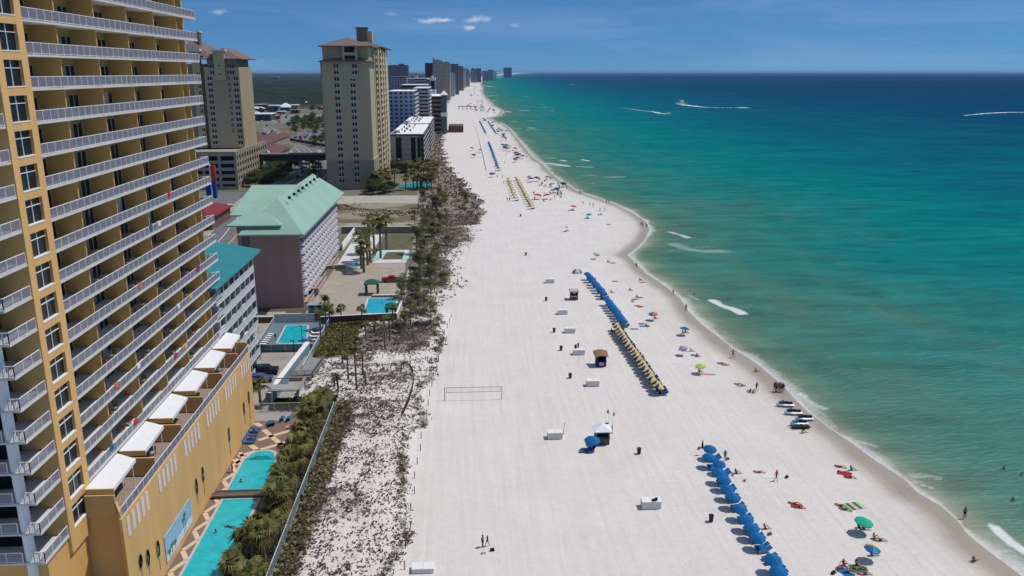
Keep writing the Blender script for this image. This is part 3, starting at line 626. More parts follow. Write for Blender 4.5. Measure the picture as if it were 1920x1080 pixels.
# ---------------------------------------------------------------- generic tower dressing
BEI = mat('beige_stucco', (.42, .36, .235), var=.05, scale=.2, streak=True)
BEI2 = mat('golden_beige_stucco', (.50, .41, .24), var=.06, scale=.2)
BEID = mat('taupe_stucco', (.28, .245, .19), var=.06, scale=.2)
RR = mat('faded_red_roof', (.19, .135, .12), var=.12, scale=.6)
def pair_window(parent, x, y, z, face='-y', w=.95, h=1.6, gap=.25):
    g = MB(); f = MB()
    for s_ in (-1, 1):
        c0 = x + s_ * (w + gap) / 2
        if face == '-y': g.box(c0 - w / 2, c0 + w / 2, y - .09, y - .02, z, z + h)
    if face == '-y':
        f.box(x - w - gap, x + w + gap, y - .14, y - .01, z - .2, z - .04)
        f.box(x - .06, x + .06, y - .11, y - .01, z - .03, z + h)
    o = g.build('window', GLD, parent); e = f.build('window_sill', WHT); e.parent = o; e.data.transform(Matrix.Translation(-parent.location))
h = T('beige_tower', 'tall beige condominium tower with a faded red hipped roof, the central one in view', 'apartment tower', (-55, 440, 0))
MB().box(-66.3, -43.8, 405, 425, 14.5, 60.6).box(-67.3, -66.3, 407.5, 425, 14.5, 60.6).build('wall', BEI, h)
MB().box(-66.6, -43.5, 404.7, 425.3, 0, 14.4).build('base_wall', BEID, h)
MB().box(-66.7, -43.4, 404.6, 425.4, 14.4, 14.75).build('string_course', BEI2, h)
MB().box(-66.0, -44.5, 407.5, 424.5, 60.6, 67.6).build('upper_wall', BEI, h)
MB().box(-56.3, -49.2, 404.4, 407.5, 52.8, 60.9).box(-56.3, -55.3, 404.6, 407.5, 60.9, 67.6).box(-50.3, -49.2, 404.6, 407.5, 60.9, 67.6).box(-55.3, -50.3, 404.6, 407.5, 63.6, 65.0).build('bay', BEI, h)
MB().box(-55.3, -50.3, 406.8, 407.45, 60.9, 63.6).box(-55.3, -50.3, 406.8, 407.45, 65.0, 67.6).build('bay_recess', GLD, h)
q = MB(); q.hip(-67.8, -42.2, 403.2, 427, 60.95, 64.0, .35, inset=8); q.build('skirt_roof', RR, h)
q = MB(); q.hip(-67.4, -42.0, 403.4, 450, 67.95, 72.0, .35, inset=8); q.build('roof', RR, h)
q = MB(); q.hip(-66.5, -40.3, 446, 500, 68.6, 73.0, .35, inset=9); q.build('roof', RR, h)
MB().box(-52.5, -47.2, 432, 437, 71, 77.2).box(-52.9, -46.8, 431.6, 437.4, 77.2, 77.7).build('chimney', mat('dark_beige', (.17, .15, .11)), h)
MB().box(-47.2, -44.9, 433, 438, 70.5, 75.8).build('chimney', BEI2, h)
for k in range(19):
    z = 3.6 + 2.98 * k if k < 4 else 3.9 + 3.0 * k
    if z > 58: break
    y_ = 404.7 if z < 13 else 405.0
    pair_window(h, -59.5, y_, z); pair_window(h, -52.0 if k < 17 else -50.8, y_ if k < 17 else 404.4, z)
# sea side: stepped bays with stacked balconies
MB().box(-62, -45.0, 425, 497, 0, 67.9).build('rear_wall', BEI, h)
for i, (y0, y1, x) in enumerate(((425.5, 429, -43.6), (434, 440, -42.4), (446, 451, -41.9), (457, 463, -41.9), (469, 475, -41.9), (481, 487, -42.6), (492, 497, -43.2))):
    MB().box(-45.0, x, y0, y1, 0, 67.6).build('bay', BEI2, h)
for i, (y0, y1, x) in enumerate(((429, 434, -43.0), (440, 446, -41.9), (451, 457, -41.5), (463, 469, -41.5), (475, 481, -42.0), (487, 492, -42.8))):
    MB().box(-45.0, -44.85, y0, y1, 1, 67.4).build('balcony_glass', GLD, h)
    q = MB()
    for k in range(22): q.box(-44.85, x, y0, y1, 2.6 + 3.0 * k, 2.9 + 3.0 * k); q.box(x - .1, x, y0, y1, 2.9 + 3.0 * k, 3.9 + 3.0 * k)
    q.build('balcony_stack', mat('cream_balcony', (.56, .50, .38)), h)
# ---------------------------------------------------------------- left beige tower, on its garage
h = T('beige_tower', 'beige condominium tower with faded red roof partly hidden behind the yellow tower', 'apartment tower', (-121, 445, 0))
MB().box(-131.6, -114.0, 440, 466, 17.5, 58.5).build('wall', BEI, h)
MB().box(-150, -131.6, 443, 470, 17.5, 60).build('wall', BEID, h)
MB().box(-130.0, -115.2, 441, 465, 58.5, 62.5).build('upper_wall', BEID, h)
MB().box(-126.0, -120.6, 438.6, 441, 52.0, 66.2).build('bay', BEI2, h)
MB().box(-126.9, -119.8, 437.8, 442, 66.2, 67.0).build('bay_cap', CONC, h)
MB().box(-137.5, -133.6, 440.5, 444, 17.5, 66.2).build('bay', BEI2, h)
MB().box(-138.4, -132.8, 439.8, 444, 66.2, 67.4).build('bay_cap', CONC, h)
q = MB(); q.hip(-133, -112.2, 438.8, 472, 62.6, 68.0, .35, inset=7); q.build('roof', RR, h)
q = MB(); q.hip(-152, -127, 442, 480, 64.0, 71.3, .35, inset=8); q.build('roof', RR, h)
MB().box(-141, -136, 452, 456, 70, 76).build('chimney', mat('dark_beige', (.17, .15, .11)), h)
MB().box(-141.4, -135.6, 451.6, 456.4, 76, 76.5).build('chimney_cap', WHT, h)
for k in range(14):
    z = 19.5 + 2.95 * k
    for x in ((-129.0, -116.0) if k < 12 else (-127.3, -117.5)): pair_window(h, x, 440, z)
    if 1 < k < 13 : pair_window(h, -119.4, 440, z, w=.45, gap=.1)
for z in (54.5, 58.6): pair_window(h, -123.3, 438.6, z, w=.45, h=.9, gap=.1)
for k in range(12): pair_window(h, -134.6, 440.5, 20 + 3.1 * k, w=.5)
h = T('parking_garage', 'open sided beige parking garage under the left beige tower', 'parking garage', (-125, 440, 0))
MB().box(-158, -112.0, 409.5, 475, 0, 16.6).build('interior', BLK, h)
q = MB()
for k in range(6):
    z = [0, 2.6, 5.9, 9.2, 12.6, 16.3][k]; hh = 1.5 if k < 5 else 2.2
    q.box(-158.6, -111.4, 408.9, 409.5, z, z + hh); q.box(-112.0, -111.4, 409.5, 475.6, z, z + hh)
for i in range(7): q.box(-158 + 7.8 * i - .6, -158 + 7.8 * i + .6, 408.7, 409.6, 0, 18.4)
for i in range(14): q.box(-112.0, -111.2, 409.5 + 5.0 * i, 410.6 + 5.0 * i + .6, 0, 18.4)
q.box(-158, -112.0, 409.5, 475, 16.62, 17.0)
q.build('deck_edges', mat('garage_concrete', (.36, .32, .25)), h)
h = T('skybridge', 'covered grey footbridge crossing above the road between the two beige towers', 'bridge', (-90, 462, 0))
MB().box(-111.2, -66.5, 458, 464, 9.6, 12.0).build('enclosure', mat('bridge_dark', (.07, .065, .07)), h)
MB().box(-111.0, -66.8, 457, 465, 12.0, 12.6).build('roof', mat('bridge_roof', (.20, .17, .16)), h)
MB().box(-111.1, -66.6, 457.6, 464.4, 8.9, 9.6).build('deck', mat('bridge_dark', (.07, .065, .07)), h)
for x in (-108, -90, -70): MB().box(x - .6, x + .6, 459, 463, 0, 8.9).build('pillar', CONC, h)
# ---------------------------------------------------------------- roads, lots, decks, pools
ASP = mat('asphalt', (.155, .155, .16), var=.2, scale=.4, bump=.1)
LOTD = mat('lot_dark_surface', (.035, .036, .04), var=.2, scale=.4)
CNC = mat('worn_concrete', (.36, .32, .26), var=.14, scale=.35, bump=.1)
def sheet(name, pts, z, m, kind='structure'):
    return struct(MB().prism(pts, z - .12, z).build(name, m), kind)
def ribbon(name, pts, wd, z, m):
    """a strip of road along a smooth centre line"""
    P = []
    for i in range(len(pts) - 1):
        p0 = pts[max(i - 1, 0)]; p1 = pts[i]; p2 = pts[i + 1]; p3 = pts[min(i + 2, len(pts) - 1)]
        for s_ in range(8):
            u = s_ / 8; P.append(tuple(.5 * (2 * p1[k] + (p2[k] - p0[k]) * u + (2 * p0[k] - 5 * p1[k] + 4 * p2[k] - p3[k]) * u * u + (3 * p1[k] - p0[k] - 3 * p2[k] + p3[k]) * u ** 3) for k in (0, 1)))
    P.append(pts[-1]); q = MB(); Lf = []; Rt = []
    for i, p in enumerate(P):
        a = Vector(P[max(i - 1, 0)]); b_ = Vector(P[min(i + 1, len(P) - 1)]); d = (b_ - a).normalized(); n_ = Vector((-d.y, d.x)) * wd / 2
        Lf.append((p[0] + n_.x, p[1] + n_.y)); Rt.append((p[0] - n_.x, p[1] - n_.y))
    for i in range(len(P) - 1): q.quad((*Rt[i], z), (*Rt[i + 1], z), (*Lf[i + 1], z), (*Lf[i], z))
    return struct(q.build(name, m)), P
road_pts = [(-80, 120), (-78, 200), (-79, 270), (-86, 330), (-90, 390), (-87, 430), (-88, 480), (-99, 540), (-118, 620), (-142, 690), (-172, 780), (-204, 880), (-215, 1000), (-190, 1150), (-150, 1400), (-130, 1900)]
ribbon('road', road_pts, 17, .03, ASP)
ribbon('pavement', [(p[0] - 10.6, p[1]) for p in road_pts[:9]], 3, .08, CNC)
ribbon('pavement', [(p[0] + 10.6, p[1]) for p in road_pts[:9]], 3, .08, CNC)
ribbon('road_marking', road_pts[:12], .5, .036, mat('yellow_line', (.5, .33, .05)))
for s_ in (-4.2, 4.2): ribbon('road_marking', [(p[0] + s_, p[1]) for p in road_pts[:12]], .25, .036, WHT)
ribbon('road', [(-330, 880), (-260, 872), (-205, 880), (-150, 870), (-100, 860)], 12, .034, ASP)
ribbon('road', [(-260, 700), (-215, 790), (-178, 820)], 9, .033, ASP)
sheet('parking_lot', [(-150, 250), (-92, 260), (-97, 400), (-150, 400)], .05, ASP)
sheet('parking_lot', [(-165, 740), (-112, 640), (-96, 640), (-92, 850), (-150, 850)], .05, ASP)
sheet('grass', [(-200, 760), (-175, 760), (-128, 645), (-140, 640)], .06, mat('lawn', (.14, .16, .055), var=.25, scale=.2))
sheet('grass', [(-330, 893), (-215, 893), (-205, 940), (-330, 935)], .06, mat('lawn', (.14, .16, .055), var=.25, scale=.2))
sheet('grass', [(-105, 470), (-98, 470), (-108, 560), (-125, 610), (-135, 560)], .06, mat('lawn', (.14, .16, .055), var=.25, scale=.2))
sheet('parking_lot', [(-300, 960), (-200, 960), (-150, 1150), (-300, 1150)], .05, mat('pale_asphalt', (.20, .20, .20), var=.2, scale=.1))
# lot of the teal hotel and its raised pool deck
sheet('parking_lot', [(-46, 127.5), (-29.8, 127.5), (-29.8, 145), (-32.3, 166.6), (-46, 166.6)], .04, mat('lot_concrete', (.34, .31, .28), var=.1, scale=.3))
sheet('parking_lot_dark', [(-46, 127.6), (-38.3, 131), (-41.9, 152), (-41.9, 166.5), (-46, 166.5)], .05, LOTD)  # darker patch over the landward part of the lot
sheet('pavement', [(-54, 166.7), (-43.2, 166.7), (-43.2, 192), (-54, 192)], .05, CNC)
DKB = mat('blue_grey_deck', (.14, .19, .23), var=.08, scale=.6)
sheet('pool_deck', [(-43.1, 162.2), (-31.6, 162.2), (-31.3, 182), (-43.9, 182)], .35, DKB)
def pool(name, pts, z, m=None, rim=.35, rimm=None):
    cx = sum(p[0] for p in pts) / len(pts); cy = sum(p[1] for p in pts) / len(pts)
    big = [(p[0] + (rim if p[0] > cx else -rim), p[1] + (rim if p[1] > cy else -rim)) for p in pts]
    struct(MB().prism(big, z - .3, z + .06).build('pool_rim', rimm or mat('pool_coping', (.55, .50, .42))))
    return struct(MB().prism(pts, z - .2, z + .066).build(name, m or POOL))
def water(name, col, sp_=.25, amp=.5):
    m = mat(name, col, rough=.08, var=.18, scale=.7, spec=.5)
    t_ = m.node_tree; b_ = t_.nodes['Principled BSDF']; v = nd(t_, 'ShaderNodeTexVoronoi', feature='DISTANCE_TO_EDGE', Scale=2.2); tt = nd(t_, 'ShaderNodeTexCoord'); nn = nd(t_, 'ShaderNodeTexNoise', Scale=3.0, Detail=3.0)
    Lk(t_, tt.outputs['Object'], nn.inputs['Vector']); Lk(t_, nn.outputs['Color'], v.inputs['Vector'])
    bpx = nd(t_, 'ShaderNodeBump', Strength=amp, Distance=.1); Lk(t_, nn.outputs[0], bpx.inputs['Height']); Lk(t_, bpx.outputs[0], b_.inputs['Normal'])
    return m
POOL = water('pool_water', (.008, .43, .50)); POOLB = water('pool_water_blue', (.015, .42, .60))
pool('pool_water', [(-39.9, 167.0), (-33.8, 166.6), (-35.9, 179.4), (-40.6, 179.6)], .36)
struct(MB().box(-43.8, -31.4, 182.0, 182.5, 0, 2.4).build('garden_wall', mat('white_block_wall', (.52, .54, .52)))); 
# pink hotel's concrete terrace, its pool
sheet('pavement', [(-38.4, 187), (-17, 187), (-17.5, 236), (-30, 236), (-38.4, 236)], .05, CNC)
sheet('pavement', [(-44, 183.0), (-38.5, 183.0), (-38.5, 196), (-60, 196), (-60, 183)], .045, mat('dark_brown_paving', (.12, .08, .055)))  # dark brown paving at the near foot of the hotel
sheet('pavement', [(-38.3, 236.1), (-30.2, 236.1), (-29, 288), (-38.3, 288)], .06, mat('bleached_concrete', (.62, .62, .62), var=.06))
sheet('pavement', [(-30, 236.1), (-17.5, 236.1), (-18, 243), (-30, 243)], .055, mat('pinkish_paving', (.40, .32, .27), var=.15))
sheet('grass', [(-28, 262), (-17.5, 262), (-17.5, 288), (-28, 288)], .06, mat('dull_lawn', (.11, .11, .055), var=.3, scale=.4))
sheet('pavement', [(-28, 243.2), (-17.8, 243.2), (-17.8, 261.5), (-28, 261.5)], .057, mat('bleached_concrete', (.62, .62, .62), var=.06))
sheet('grass', [(-25.5, 247.5), (-19.3, 247.5), (-19.3, 258.5), (-25.0, 258.5)], .07, mat('dull_lawn', (.11, .11, .055), var=.3, scale=.4))
q = MB(); q.prism([(-28.6, 246), (-26.2, 247), (-24.6, 259), (-27, 259)], 0, .30); struct(q.build('pavement', mat('pale_aqua_paint', (.36, .62, .58))))
struct(MB().prism([(-19.2, 245), (-17.4, 247), (-17.4, 256), (-19.2, 252)], 0, .28).build('pavement', mat('pale_aqua_paint', (.36, .62, .58))))
struct(MB().prism([(-34.6, 236.5), (-31.6, 236.5), (-31.3, 247)], 0, .31).build('pavement', mat('pale_aqua_paint', (.36, .62, .58))))
sheet('pool_deck', [(-26.5, 183.2), (-16.0, 183.2), (-15.6, 206), (-24.6, 206)], .10, mat('tan_deck', (.46, .36, .27)))
pool('pool_water', [(-24.2, 189), (-17.6, 189), (-17.3, 202.4), (-24.6, 202.4)], .12, POOLB, rimm=mat('pale_coping', (.58, .62, .60)))
def wall(name, label, p0, p1, h_, m, th=.3, cap=None, z0=0):
    t_ = T(name, label, 'wall', ((p0[0] + p1[0]) / 2, (p0[1] + p1[1]) / 2, z0))
    d = Vector((p1[0] - p0[0], p1[1] - p0[1])); a = math.atan2(d.y, d.x)
    MB().obox(((p0[0] + p1[0]) / 2, (p0[1] + p1[1]) / 2, z0 + h_ / 2), d.length, th, h_, a).build('wall', m, t_)
    MB().obox(((p0[0] + p1[0]) / 2, (p0[1] + p1[1]) / 2, z0 + h_ + .05), d.length + .1, th + .12, .1, a).build('coping', cap or WHT, t_)
    return t_
BRW = mat('brown_wall', (.11, .085, .06), var=.2)
wall('garden_wall', 'low brown wall below the pink hotel terrace and its pool, facing the dunes', (-33, 180.5), (-16, 182.6), 2.0, BRW)
wall('garden_wall', 'pale wall along the sea side of the blue hotel pool', (-16, 183), (-15.3, 206), 1.6, mat('pale_wall', (.5, .47, .42)))
wall('garden_wall', 'dark reddish wall at the foot of the pink hotel', (-54, 183.0), (-38.6, 183.0), 1.5, mat('red_brown_wall', (.14, .065, .035)))
wall('garden_wall', 'long grey retaining wall between the empty lot and the bleached terrace', (-44, 291), (-17, 290), 2.4, mat('grey_wall', (.23, .21, .18)))
wall('garden_wall', 'short tan wall crossing the pink hotel terrace', (-38.3, 236), (-34.8, 236), 1.2, mat('tan_wall', (.42, .30, .19)))
wall('garden_wall', 'white end wall of the bleached terrace beside the pink hotel', (-39.6, 262), (-39.2, 290), 2.2, WHT)
# tower pool deck: brick with pale diagonal bands
sheet('pool_deck', [(-35, 70), (-26.2, 70), (-26.4, 104), (-24.4, 131), (-35, 131)], .03, mat('mauve_brick_paving', (.20, .135, .115), var=.12, scale=2))
bands = mat('cream_paving_band', (.60, .47, .31)); q = MB()
def band(a, b_, w=.42):
    d = Vector((b_[0] - a[0], b_[1] - a[1])).normalized(); n_ = Vector((-d.y, d.x)) * w
    q.quad((a[0] + n_.x, a[1] + n_.y, .036), (a[0] - n_.x, a[1] - n_.y, .036), (b_[0] - n_.x, b_[1] - n_.y, .036), (b_[0] + n_.x, b_[1] + n_.y, .036))
for i in range(10):
    y = 72 + i * 4.4
    band((-34.6, y), (-33.5, y + 2.2), .3); band((-33.5, y + 2.3), (-34.6, y + 4.3), .3)
gp = lambda x, y: G(440 + x / 9, 770 + y / 9, .036)
for a, b_ in (((490, 320), (830, 610)), ((270, 580), (400, 670)), ((60, 770), (730, 570)), ((730, 570), (900, 520)), ((400, 500), (640, 420)), ((640, 420), (960, 330)), ((880, 260), (1000, 320)), ((0, 820), (100, 900)), ((350, 210), (450, 260))):
    band(gp(*a), gp(*b_), .42)
struct(q.build('paving_bands', bands))
pool('pool_water', [(-32.9, 60), (-28.2, 60), (-28.5, 101.5), (-33.1, 101.5)], .05, rimm=mat('pink_coping', (.52, .42, .38)))
arc = [(-33.2, 103.6), (-28.3, 103.6), (-28.7, 113.6)] + [(-31.0 + 2.0 * math.cos(a), 113.7 + 2.5 * math.sin(a)) for a in np.linspace(.15, math.pi - .15, 9)] + [(-33.3, 113.6)]
pool('pool_water', arc, .05, rimm=mat('pink_coping', (.52, .42, .38)))
br = T('pool_footbridge', 'narrow brown footbridge crossing the turquoise pool of the yellow tower', 'footbridge', (-31, 102.5, 0))
MB().box(-34.4, -26.5, 101.8, 103.2, .2, .4).build('deck', mat('weathered_wood', (.12, .09, .07)), br)
MB().box(-34.4, -26.5, 101.75, 101.85, .4, .6).box(-34.4, -26.5, 103.15, 103.25, .4, .6).build('kerb', mat('bridge_kerb', (.30, .24, .2)), br)
q = MB()
for i in range(3): q.box(-35.0 + .2 * i, -34.42, 101.7, 103.3, .03, .2 + .14 * i)
q.build('steps', mat('red_brick_step', (.2, .07, .05)), br)
q = MB()
for i in range(4): q.tube([(-32.9 + .3 * i, 113.2 + .35 * i, .14), (-29.1 - .3 * i, 113.2 + .35 * i, .14)], .05, 4)
struct(q.build('pool_steps', mat('tile_line', (.03, .10, .12))))
# curved dune paths
ribbon('path', [(-6, 150.5), (-12, 156.6), (-20, 158.3), (-26, 157.5)], 4.6, .80 - .6, mat('path_sand', (.60, .56, .50), var=.08)) if False else None
# fence between garden and dunes (long pale metal fence)
def fence(label, p0, p1, h_, m, step=2.4, picket=.14, solid=None, z0=0.0, name='fence'):
    t_ = T(name, label, 'fence', (p0[0], p0[1], z0)); d = Vector((p1[0] - p0[0], p1[1] - p0[1])); L = d.length; d.normalize(); a = math.atan2(d.y, d.x); mid = ((p0[0] + p1[0]) / 2, (p0[1] + p1[1]) / 2)
    MB().obox((mid[0], mid[1], z0 + h_), L, .09, .08, a).build('top_rail', m, t_); MB().obox((mid[0], mid[1], z0 + .15), L, .05, .05, a).build('bottom_rail', m, t_)
    q = MB(); n = max(1, int(L / step))
    for i in range(n + 1): q.obox((p0[0] + d.x * L * i / n, p0[1] + d.y * L * i / n, z0 + h_ / 2), .1, .1, h_, a)
    q.build('posts', m, t_)
    if picket:
        q = MB(); n = int(L / picket)
        for i in range(n): q.obox((p0[0] + d.x * L * (i + .5) / n, p0[1] + d.y * L * (i + .5) / n, z0 + h_ / 2 + .05), .03, .03, h_ - .15, a)
        q.build('pickets', m, t_)
    if solid: MB().obox((mid[0], mid[1], z0 + solid[0] / 2), L, .05, solid[0], a).build('panel', solid[1], t_)
    return t_
ALU = mat('pale_metal', (.55, .60, .60), rough=.5)
fence('long pale metal fence between the palm garden and the dunes', (-22.7, 66), (-22.6, 131), 1.6, ALU)
fence('pale metal fence closing the far end of the tower pool garden', (-35.2, 131.2), (-22.7, 131.1), 1.6, ALU)
fence('clear panelled fence at the near end of the raised blue deck', (-43, 162.2), (-31.6, 162.2), 1.4, ALU, picket=None, solid=(1.3, mat('tinted_panel', (.10, .22, .24), rough=.3)), z0=.35)
fence('metal fence along the landward side of the raised blue deck', (-43.1, 162.3), (-43.8, 181.8), 1.4, ALU, z0=.35)
fence('white fence on the sea side of the raised blue deck', (-31.4, 150), (-31.2, 181), 1.5, WHT, picket=.3)
t_ = wall('boundary_wall', 'long blue grey wall with a white coping beside the parked cars', (-34.3, 134.0), (-32.5, 161.5), 2.3, mat('blue_grey_wall', (.16, .25, .29)), th=.9)
# grey timber decks in the dunes
DECK = mat('grey_deck_boards', (.26, .25, .26), var=.12, scale=2)
d_ = T('timber_deck', 'square grey timber deck with a low rail beside the blue grey wall', 'deck', (-31, 150, 0))
MB().prism([(-33.8, 146.2), (-28.9, 146.8), (-28.2, 155), (-32.9, 157.5)], .5, .8).build('boards', DECK, d_)
q = MB(); rail(q, (-33.5, 146.3), (-29.0, 146.8), .8, .9); rail(q, (-28.9, 146.9), (-28.3, 154.8), .8, .9); q.build('railing', [DECK, DECK], d_)
MB().box(-33.9, -29.0, 145.3, 145.6, 0, .9).build('planter_wall', mat('planter_stone', (.28, .22, .16)), d_)
d_ = T('pergola', 'grey open framed timber pergola at the garden corner behind the fence', 'pergola', (-31, 137, 0))
q = MB(); q.obox((-31.9, 134.6, 2.5), 5.4, .5, .18); q.obox((-29.2, 137.6, 2.5), .5, 6.2, .18); q.obox((-32.0, 140.6, 2.5), 5.2, .15, .15); q.obox((-34.4, 137.5, 2.5), .12, 6.2, .15); q.build('roof_frame', DECK, d_)
for x, y in ((-34.4, 134.6), (-29.3, 134.6), (-29.3, 140.6), (-34.4, 140.6)): MB().box(x - .1, x + .1, y - .1, y + .1, 0, 2.4).build('post', DECK, d_)
MB().box(-34.4, -30.2, 135.2, 137.6, 2.42, 2.5).build('canopy', mat('grey_shade_cloth', (.30, .32, .33)), d_)
# dune boardwalk rail, wooden stakes
sf = T('sand_fence', 'dark curved slatted sand fence bending through the dunes', 'fence', (-10, 140, 0.3)); q = MB()
pl = [G(u, v, .5) for u, v in ((735, 684), (757, 683), (768, 689), (774, 700), (776, 715), (773, 732), (766, 755), (758, 772), (752, 785))]
for i in range(len(pl) - 1):
    a, b_ = Vector(pl[i]), Vector(pl[i + 1]); L = (b_ - a).length; nn = int(L / .16)
    for j in range(nn):
        p_ = a.lerp(b_, j / nn); hh = random.uniform(.9, 1.2); q.obox((p_.x, p_.y, .4 + hh / 2), .05, .05, hh, random.random(), random.uniform(-.1, .1))
q.build('slats', mat('weathered_slat', (.10, .085, .07)), sf)
POST = mat('grey_post', (.09, .075, .06)); sp0 = None
for i, y in enumerate(np.arange(84, 186, 4.4)):
    x = float(dr(y)) - .4 + random.uniform(-.2, .2)
    o = MB().tube([(0, 0, -.2), (0, 0, 1.15)], .06, 6).build('fence_post', POST, None) if sp0 is None else sp0.copy()
    if sp0 is None: sp0 = o
    else: C.objects.link(o)
    o.location = (x, y, 0); tag(o, 'short grey wooden post in the line where the dune plants meet the open sand', 'post', 'wooden posts along the dune edge')
for i, x in enumerate(np.linspace(-19, -5.5, 7)):
    o = sp0.copy(); C.objects.link(o); o.location = (x, 154 + .5 * math.sin(i) - .1 * x, .1); tag(o, 'short wooden post beside the sandy path through the dunes', 'post', 'wooden posts beside the dune path')
# ---------------------------------------------------------------- midrise and far buildings
def banded(name, label, x0, x1, y0, y1, z1, wallc, bandc=None, floors=None, roofc=None, vert=0, cat='building', roofz=.5, sidebal=True, glass=GLD, group=None):
    """building whose front (-y) and sea side (+x) carry floor bands of windows"""
    t_ = T(name, label, cat, ((x0 + x1) / 2, (y0 + y1) / 2, 0), group=group); fl = floors or max(2, int(z1 / 3.2)); s_ = z1 / fl
    wm = mat(name + '_w%.2f%.2f%.2f' % wallc, wallc, var=.06, scale=.1)
    MB().box(x0, x1, y0, y1, 0, z1).build('wall', wm, t_)
    MB().box(x0 - .3, x1 + .3, y0 - .3, y1 + .3, z1 + .01, z1 + roofz).build('roof', mat('roof_%.2f%.2f%.2f' % (roofc or (.7, .7, .7)), roofc or (.7, .7, .7)), t_)
    q = MB(); b_ = MB(); bd = max(1.0, (x1 - x0) * .03)
    for k in range(fl):
        z = k * s_ + s_ * .42
        if vert:
            n = vert
            for i in range(n):
                a = x0 + (x1 - x0) * (i + .25) / n; q.box(a, a + (x1 - x0) / n * .5, y0 - .1, y0 - .02, z, z + s_ * .45)
        else: q.box(x0 + .6, x1 - .6, y0 - .1, y0 - .02, z, z + s_ * .45)
        q.box(x1 + .02, x1 + .1, y0 + 1, y1 - 1, z, z + s_ * .5)
        if sidebal: b_.box(x1 + .1, x1 + 1.5, y0 + 1, y1 - 1, k * s_, k * s_ + s_ * .36)
    q.build('window_bands', glass, t_)
    if sidebal: b_.build('balconies', mat('balc_%.2f%.2f%.2f' % (bandc or wallc), bandc or wallc), t_)
    return t_
WM = mat('white_grey_wall', (.42, .42, .44), var=.05)
for (yy0, yy1, lab) in ((496, 590, 'white midrise with a flat white roof just beyond the central beige tower'), (600, 690, 'second white flat roofed midrise directly behind the first')):
    b_ = T('midrise_block', lab, 'building', (-33, (yy0 + yy1) / 2, 0))
    MB().box(-43, -25.5, yy0, yy1, 0, 19.2).build('wall', WM, b_)
    q = MB()
    for x0, x1 in ((-40.0, -36.6), (-31.0, -28.2), (-27.3, -25.6)): q.box(x0, x1, yy0 - .12, yy0 - .02, .5, 18.3)
    q.build('dark_recesses', GLD, b_)
    q = MB()
    for k in range(6): q.box(-36.4, -31.2, yy0 - .5, yy0 - .03, 1.6 + 3 * k, 2.9 + 3 * k)
    q.build('balcony_fronts', mat('grey_balcony', (.30, .29, .30)), b_)
    q = MB()
    for k in range(6): q.box(-25.4, -23.4, yy0 + .5, yy1 - .5, 1.4 + 3 * k, 2.5 + 3 * k)
    q.build('balconies', mat('dim_balcony', (.34, .33, .34)), b_)
    q = MB()
    for i in range(16): q.box(-25.45, -23.5, yy0 + .5 + i * (yy1 - yy0 - 1) / 16, yy0 + .8 + i * (yy1 - yy0 - 1) / 16, .2, 19)
    q.build('dividing_walls', mat('dark_fin', (.10, .09, .10)), b_)
    MB().box(-43.6, -23.0, yy0 - .7, yy1 + .7, 19.2, 20.2).build('roof_edge', mat('dark_fascia', (.10, .10, .11)), b_)
    MB().box(-43.0, -23.8, yy0 - .2, yy1 + .2, 20.21, 20.4).build('roof', mat('white_membrane', (.80, .80, .80), var=.05), b_)
    q = MB()
    for i in range(10): q.box(-39 + 3 * (i % 3) + random.uniform(-.5, .5), -38 + 3 * (i % 3), yy0 + 6 + i * 8, yy0 + 8.2 + i * 8, 20.4, 21.6)
    q.build('roof_units', mat('roof_unit', (.12, .12, .13)), b_)
    MB().box(-42.6, -39.6, yy0 + 1, yy0 + 30, 20.42, 20.46).build('roof_dark_strip', mat('dark_panel', (.07, .07, .08)), b_)  # thin dark strip laid along the landward roof edge
def FB(label, u0, u1, vt, Y, dep, wallc, vert=0, floors=None, roofc=None, bandc=None, name='apartment_tower', sidebal=True, top=None):
    x0, z1 = atY(u0, vt, Y); x1 = atY(u1, vt, Y)[0]
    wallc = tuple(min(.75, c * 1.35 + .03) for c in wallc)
    t_ = banded(name, label, x0, x1, Y, Y + dep, z1, wallc, bandc, floors, roofc, vert, 'apartment tower' if 'tower' in name else 'building', sidebal=sidebal)
    if top:
        for (a, b_, v) in top:
            xa, zz = atY(a, v, Y); xb = atY(b_, v, Y)[0]; MB().box(xa, xb, Y + 3, Y + dep * .6, z1 + .6, zz).build('roof_block', mat(name + '_w%.2f%.2f%.2f' % wallc, wallc), t_)
    return t_
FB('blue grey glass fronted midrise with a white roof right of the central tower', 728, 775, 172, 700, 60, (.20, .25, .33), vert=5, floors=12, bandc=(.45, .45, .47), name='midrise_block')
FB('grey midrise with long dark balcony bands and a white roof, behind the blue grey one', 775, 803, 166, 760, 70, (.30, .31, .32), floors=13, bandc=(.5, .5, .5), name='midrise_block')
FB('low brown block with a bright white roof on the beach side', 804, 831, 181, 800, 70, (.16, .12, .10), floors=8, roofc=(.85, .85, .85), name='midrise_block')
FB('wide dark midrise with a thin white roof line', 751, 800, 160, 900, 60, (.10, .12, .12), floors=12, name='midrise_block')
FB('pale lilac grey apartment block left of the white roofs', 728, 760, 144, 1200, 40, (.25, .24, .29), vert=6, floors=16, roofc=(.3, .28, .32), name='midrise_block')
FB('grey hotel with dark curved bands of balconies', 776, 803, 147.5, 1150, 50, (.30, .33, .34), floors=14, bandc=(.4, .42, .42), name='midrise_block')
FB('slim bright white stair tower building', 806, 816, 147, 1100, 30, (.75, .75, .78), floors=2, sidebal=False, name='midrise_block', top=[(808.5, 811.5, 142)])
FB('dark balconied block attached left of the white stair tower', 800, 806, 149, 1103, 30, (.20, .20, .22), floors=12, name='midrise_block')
FB('grey green block with a square roof tower', 764, 785, 148, 1300, 40, (.20, .23, .24), vert=5, floors=14, name='midrise_block', top=[(776, 782, 141)])
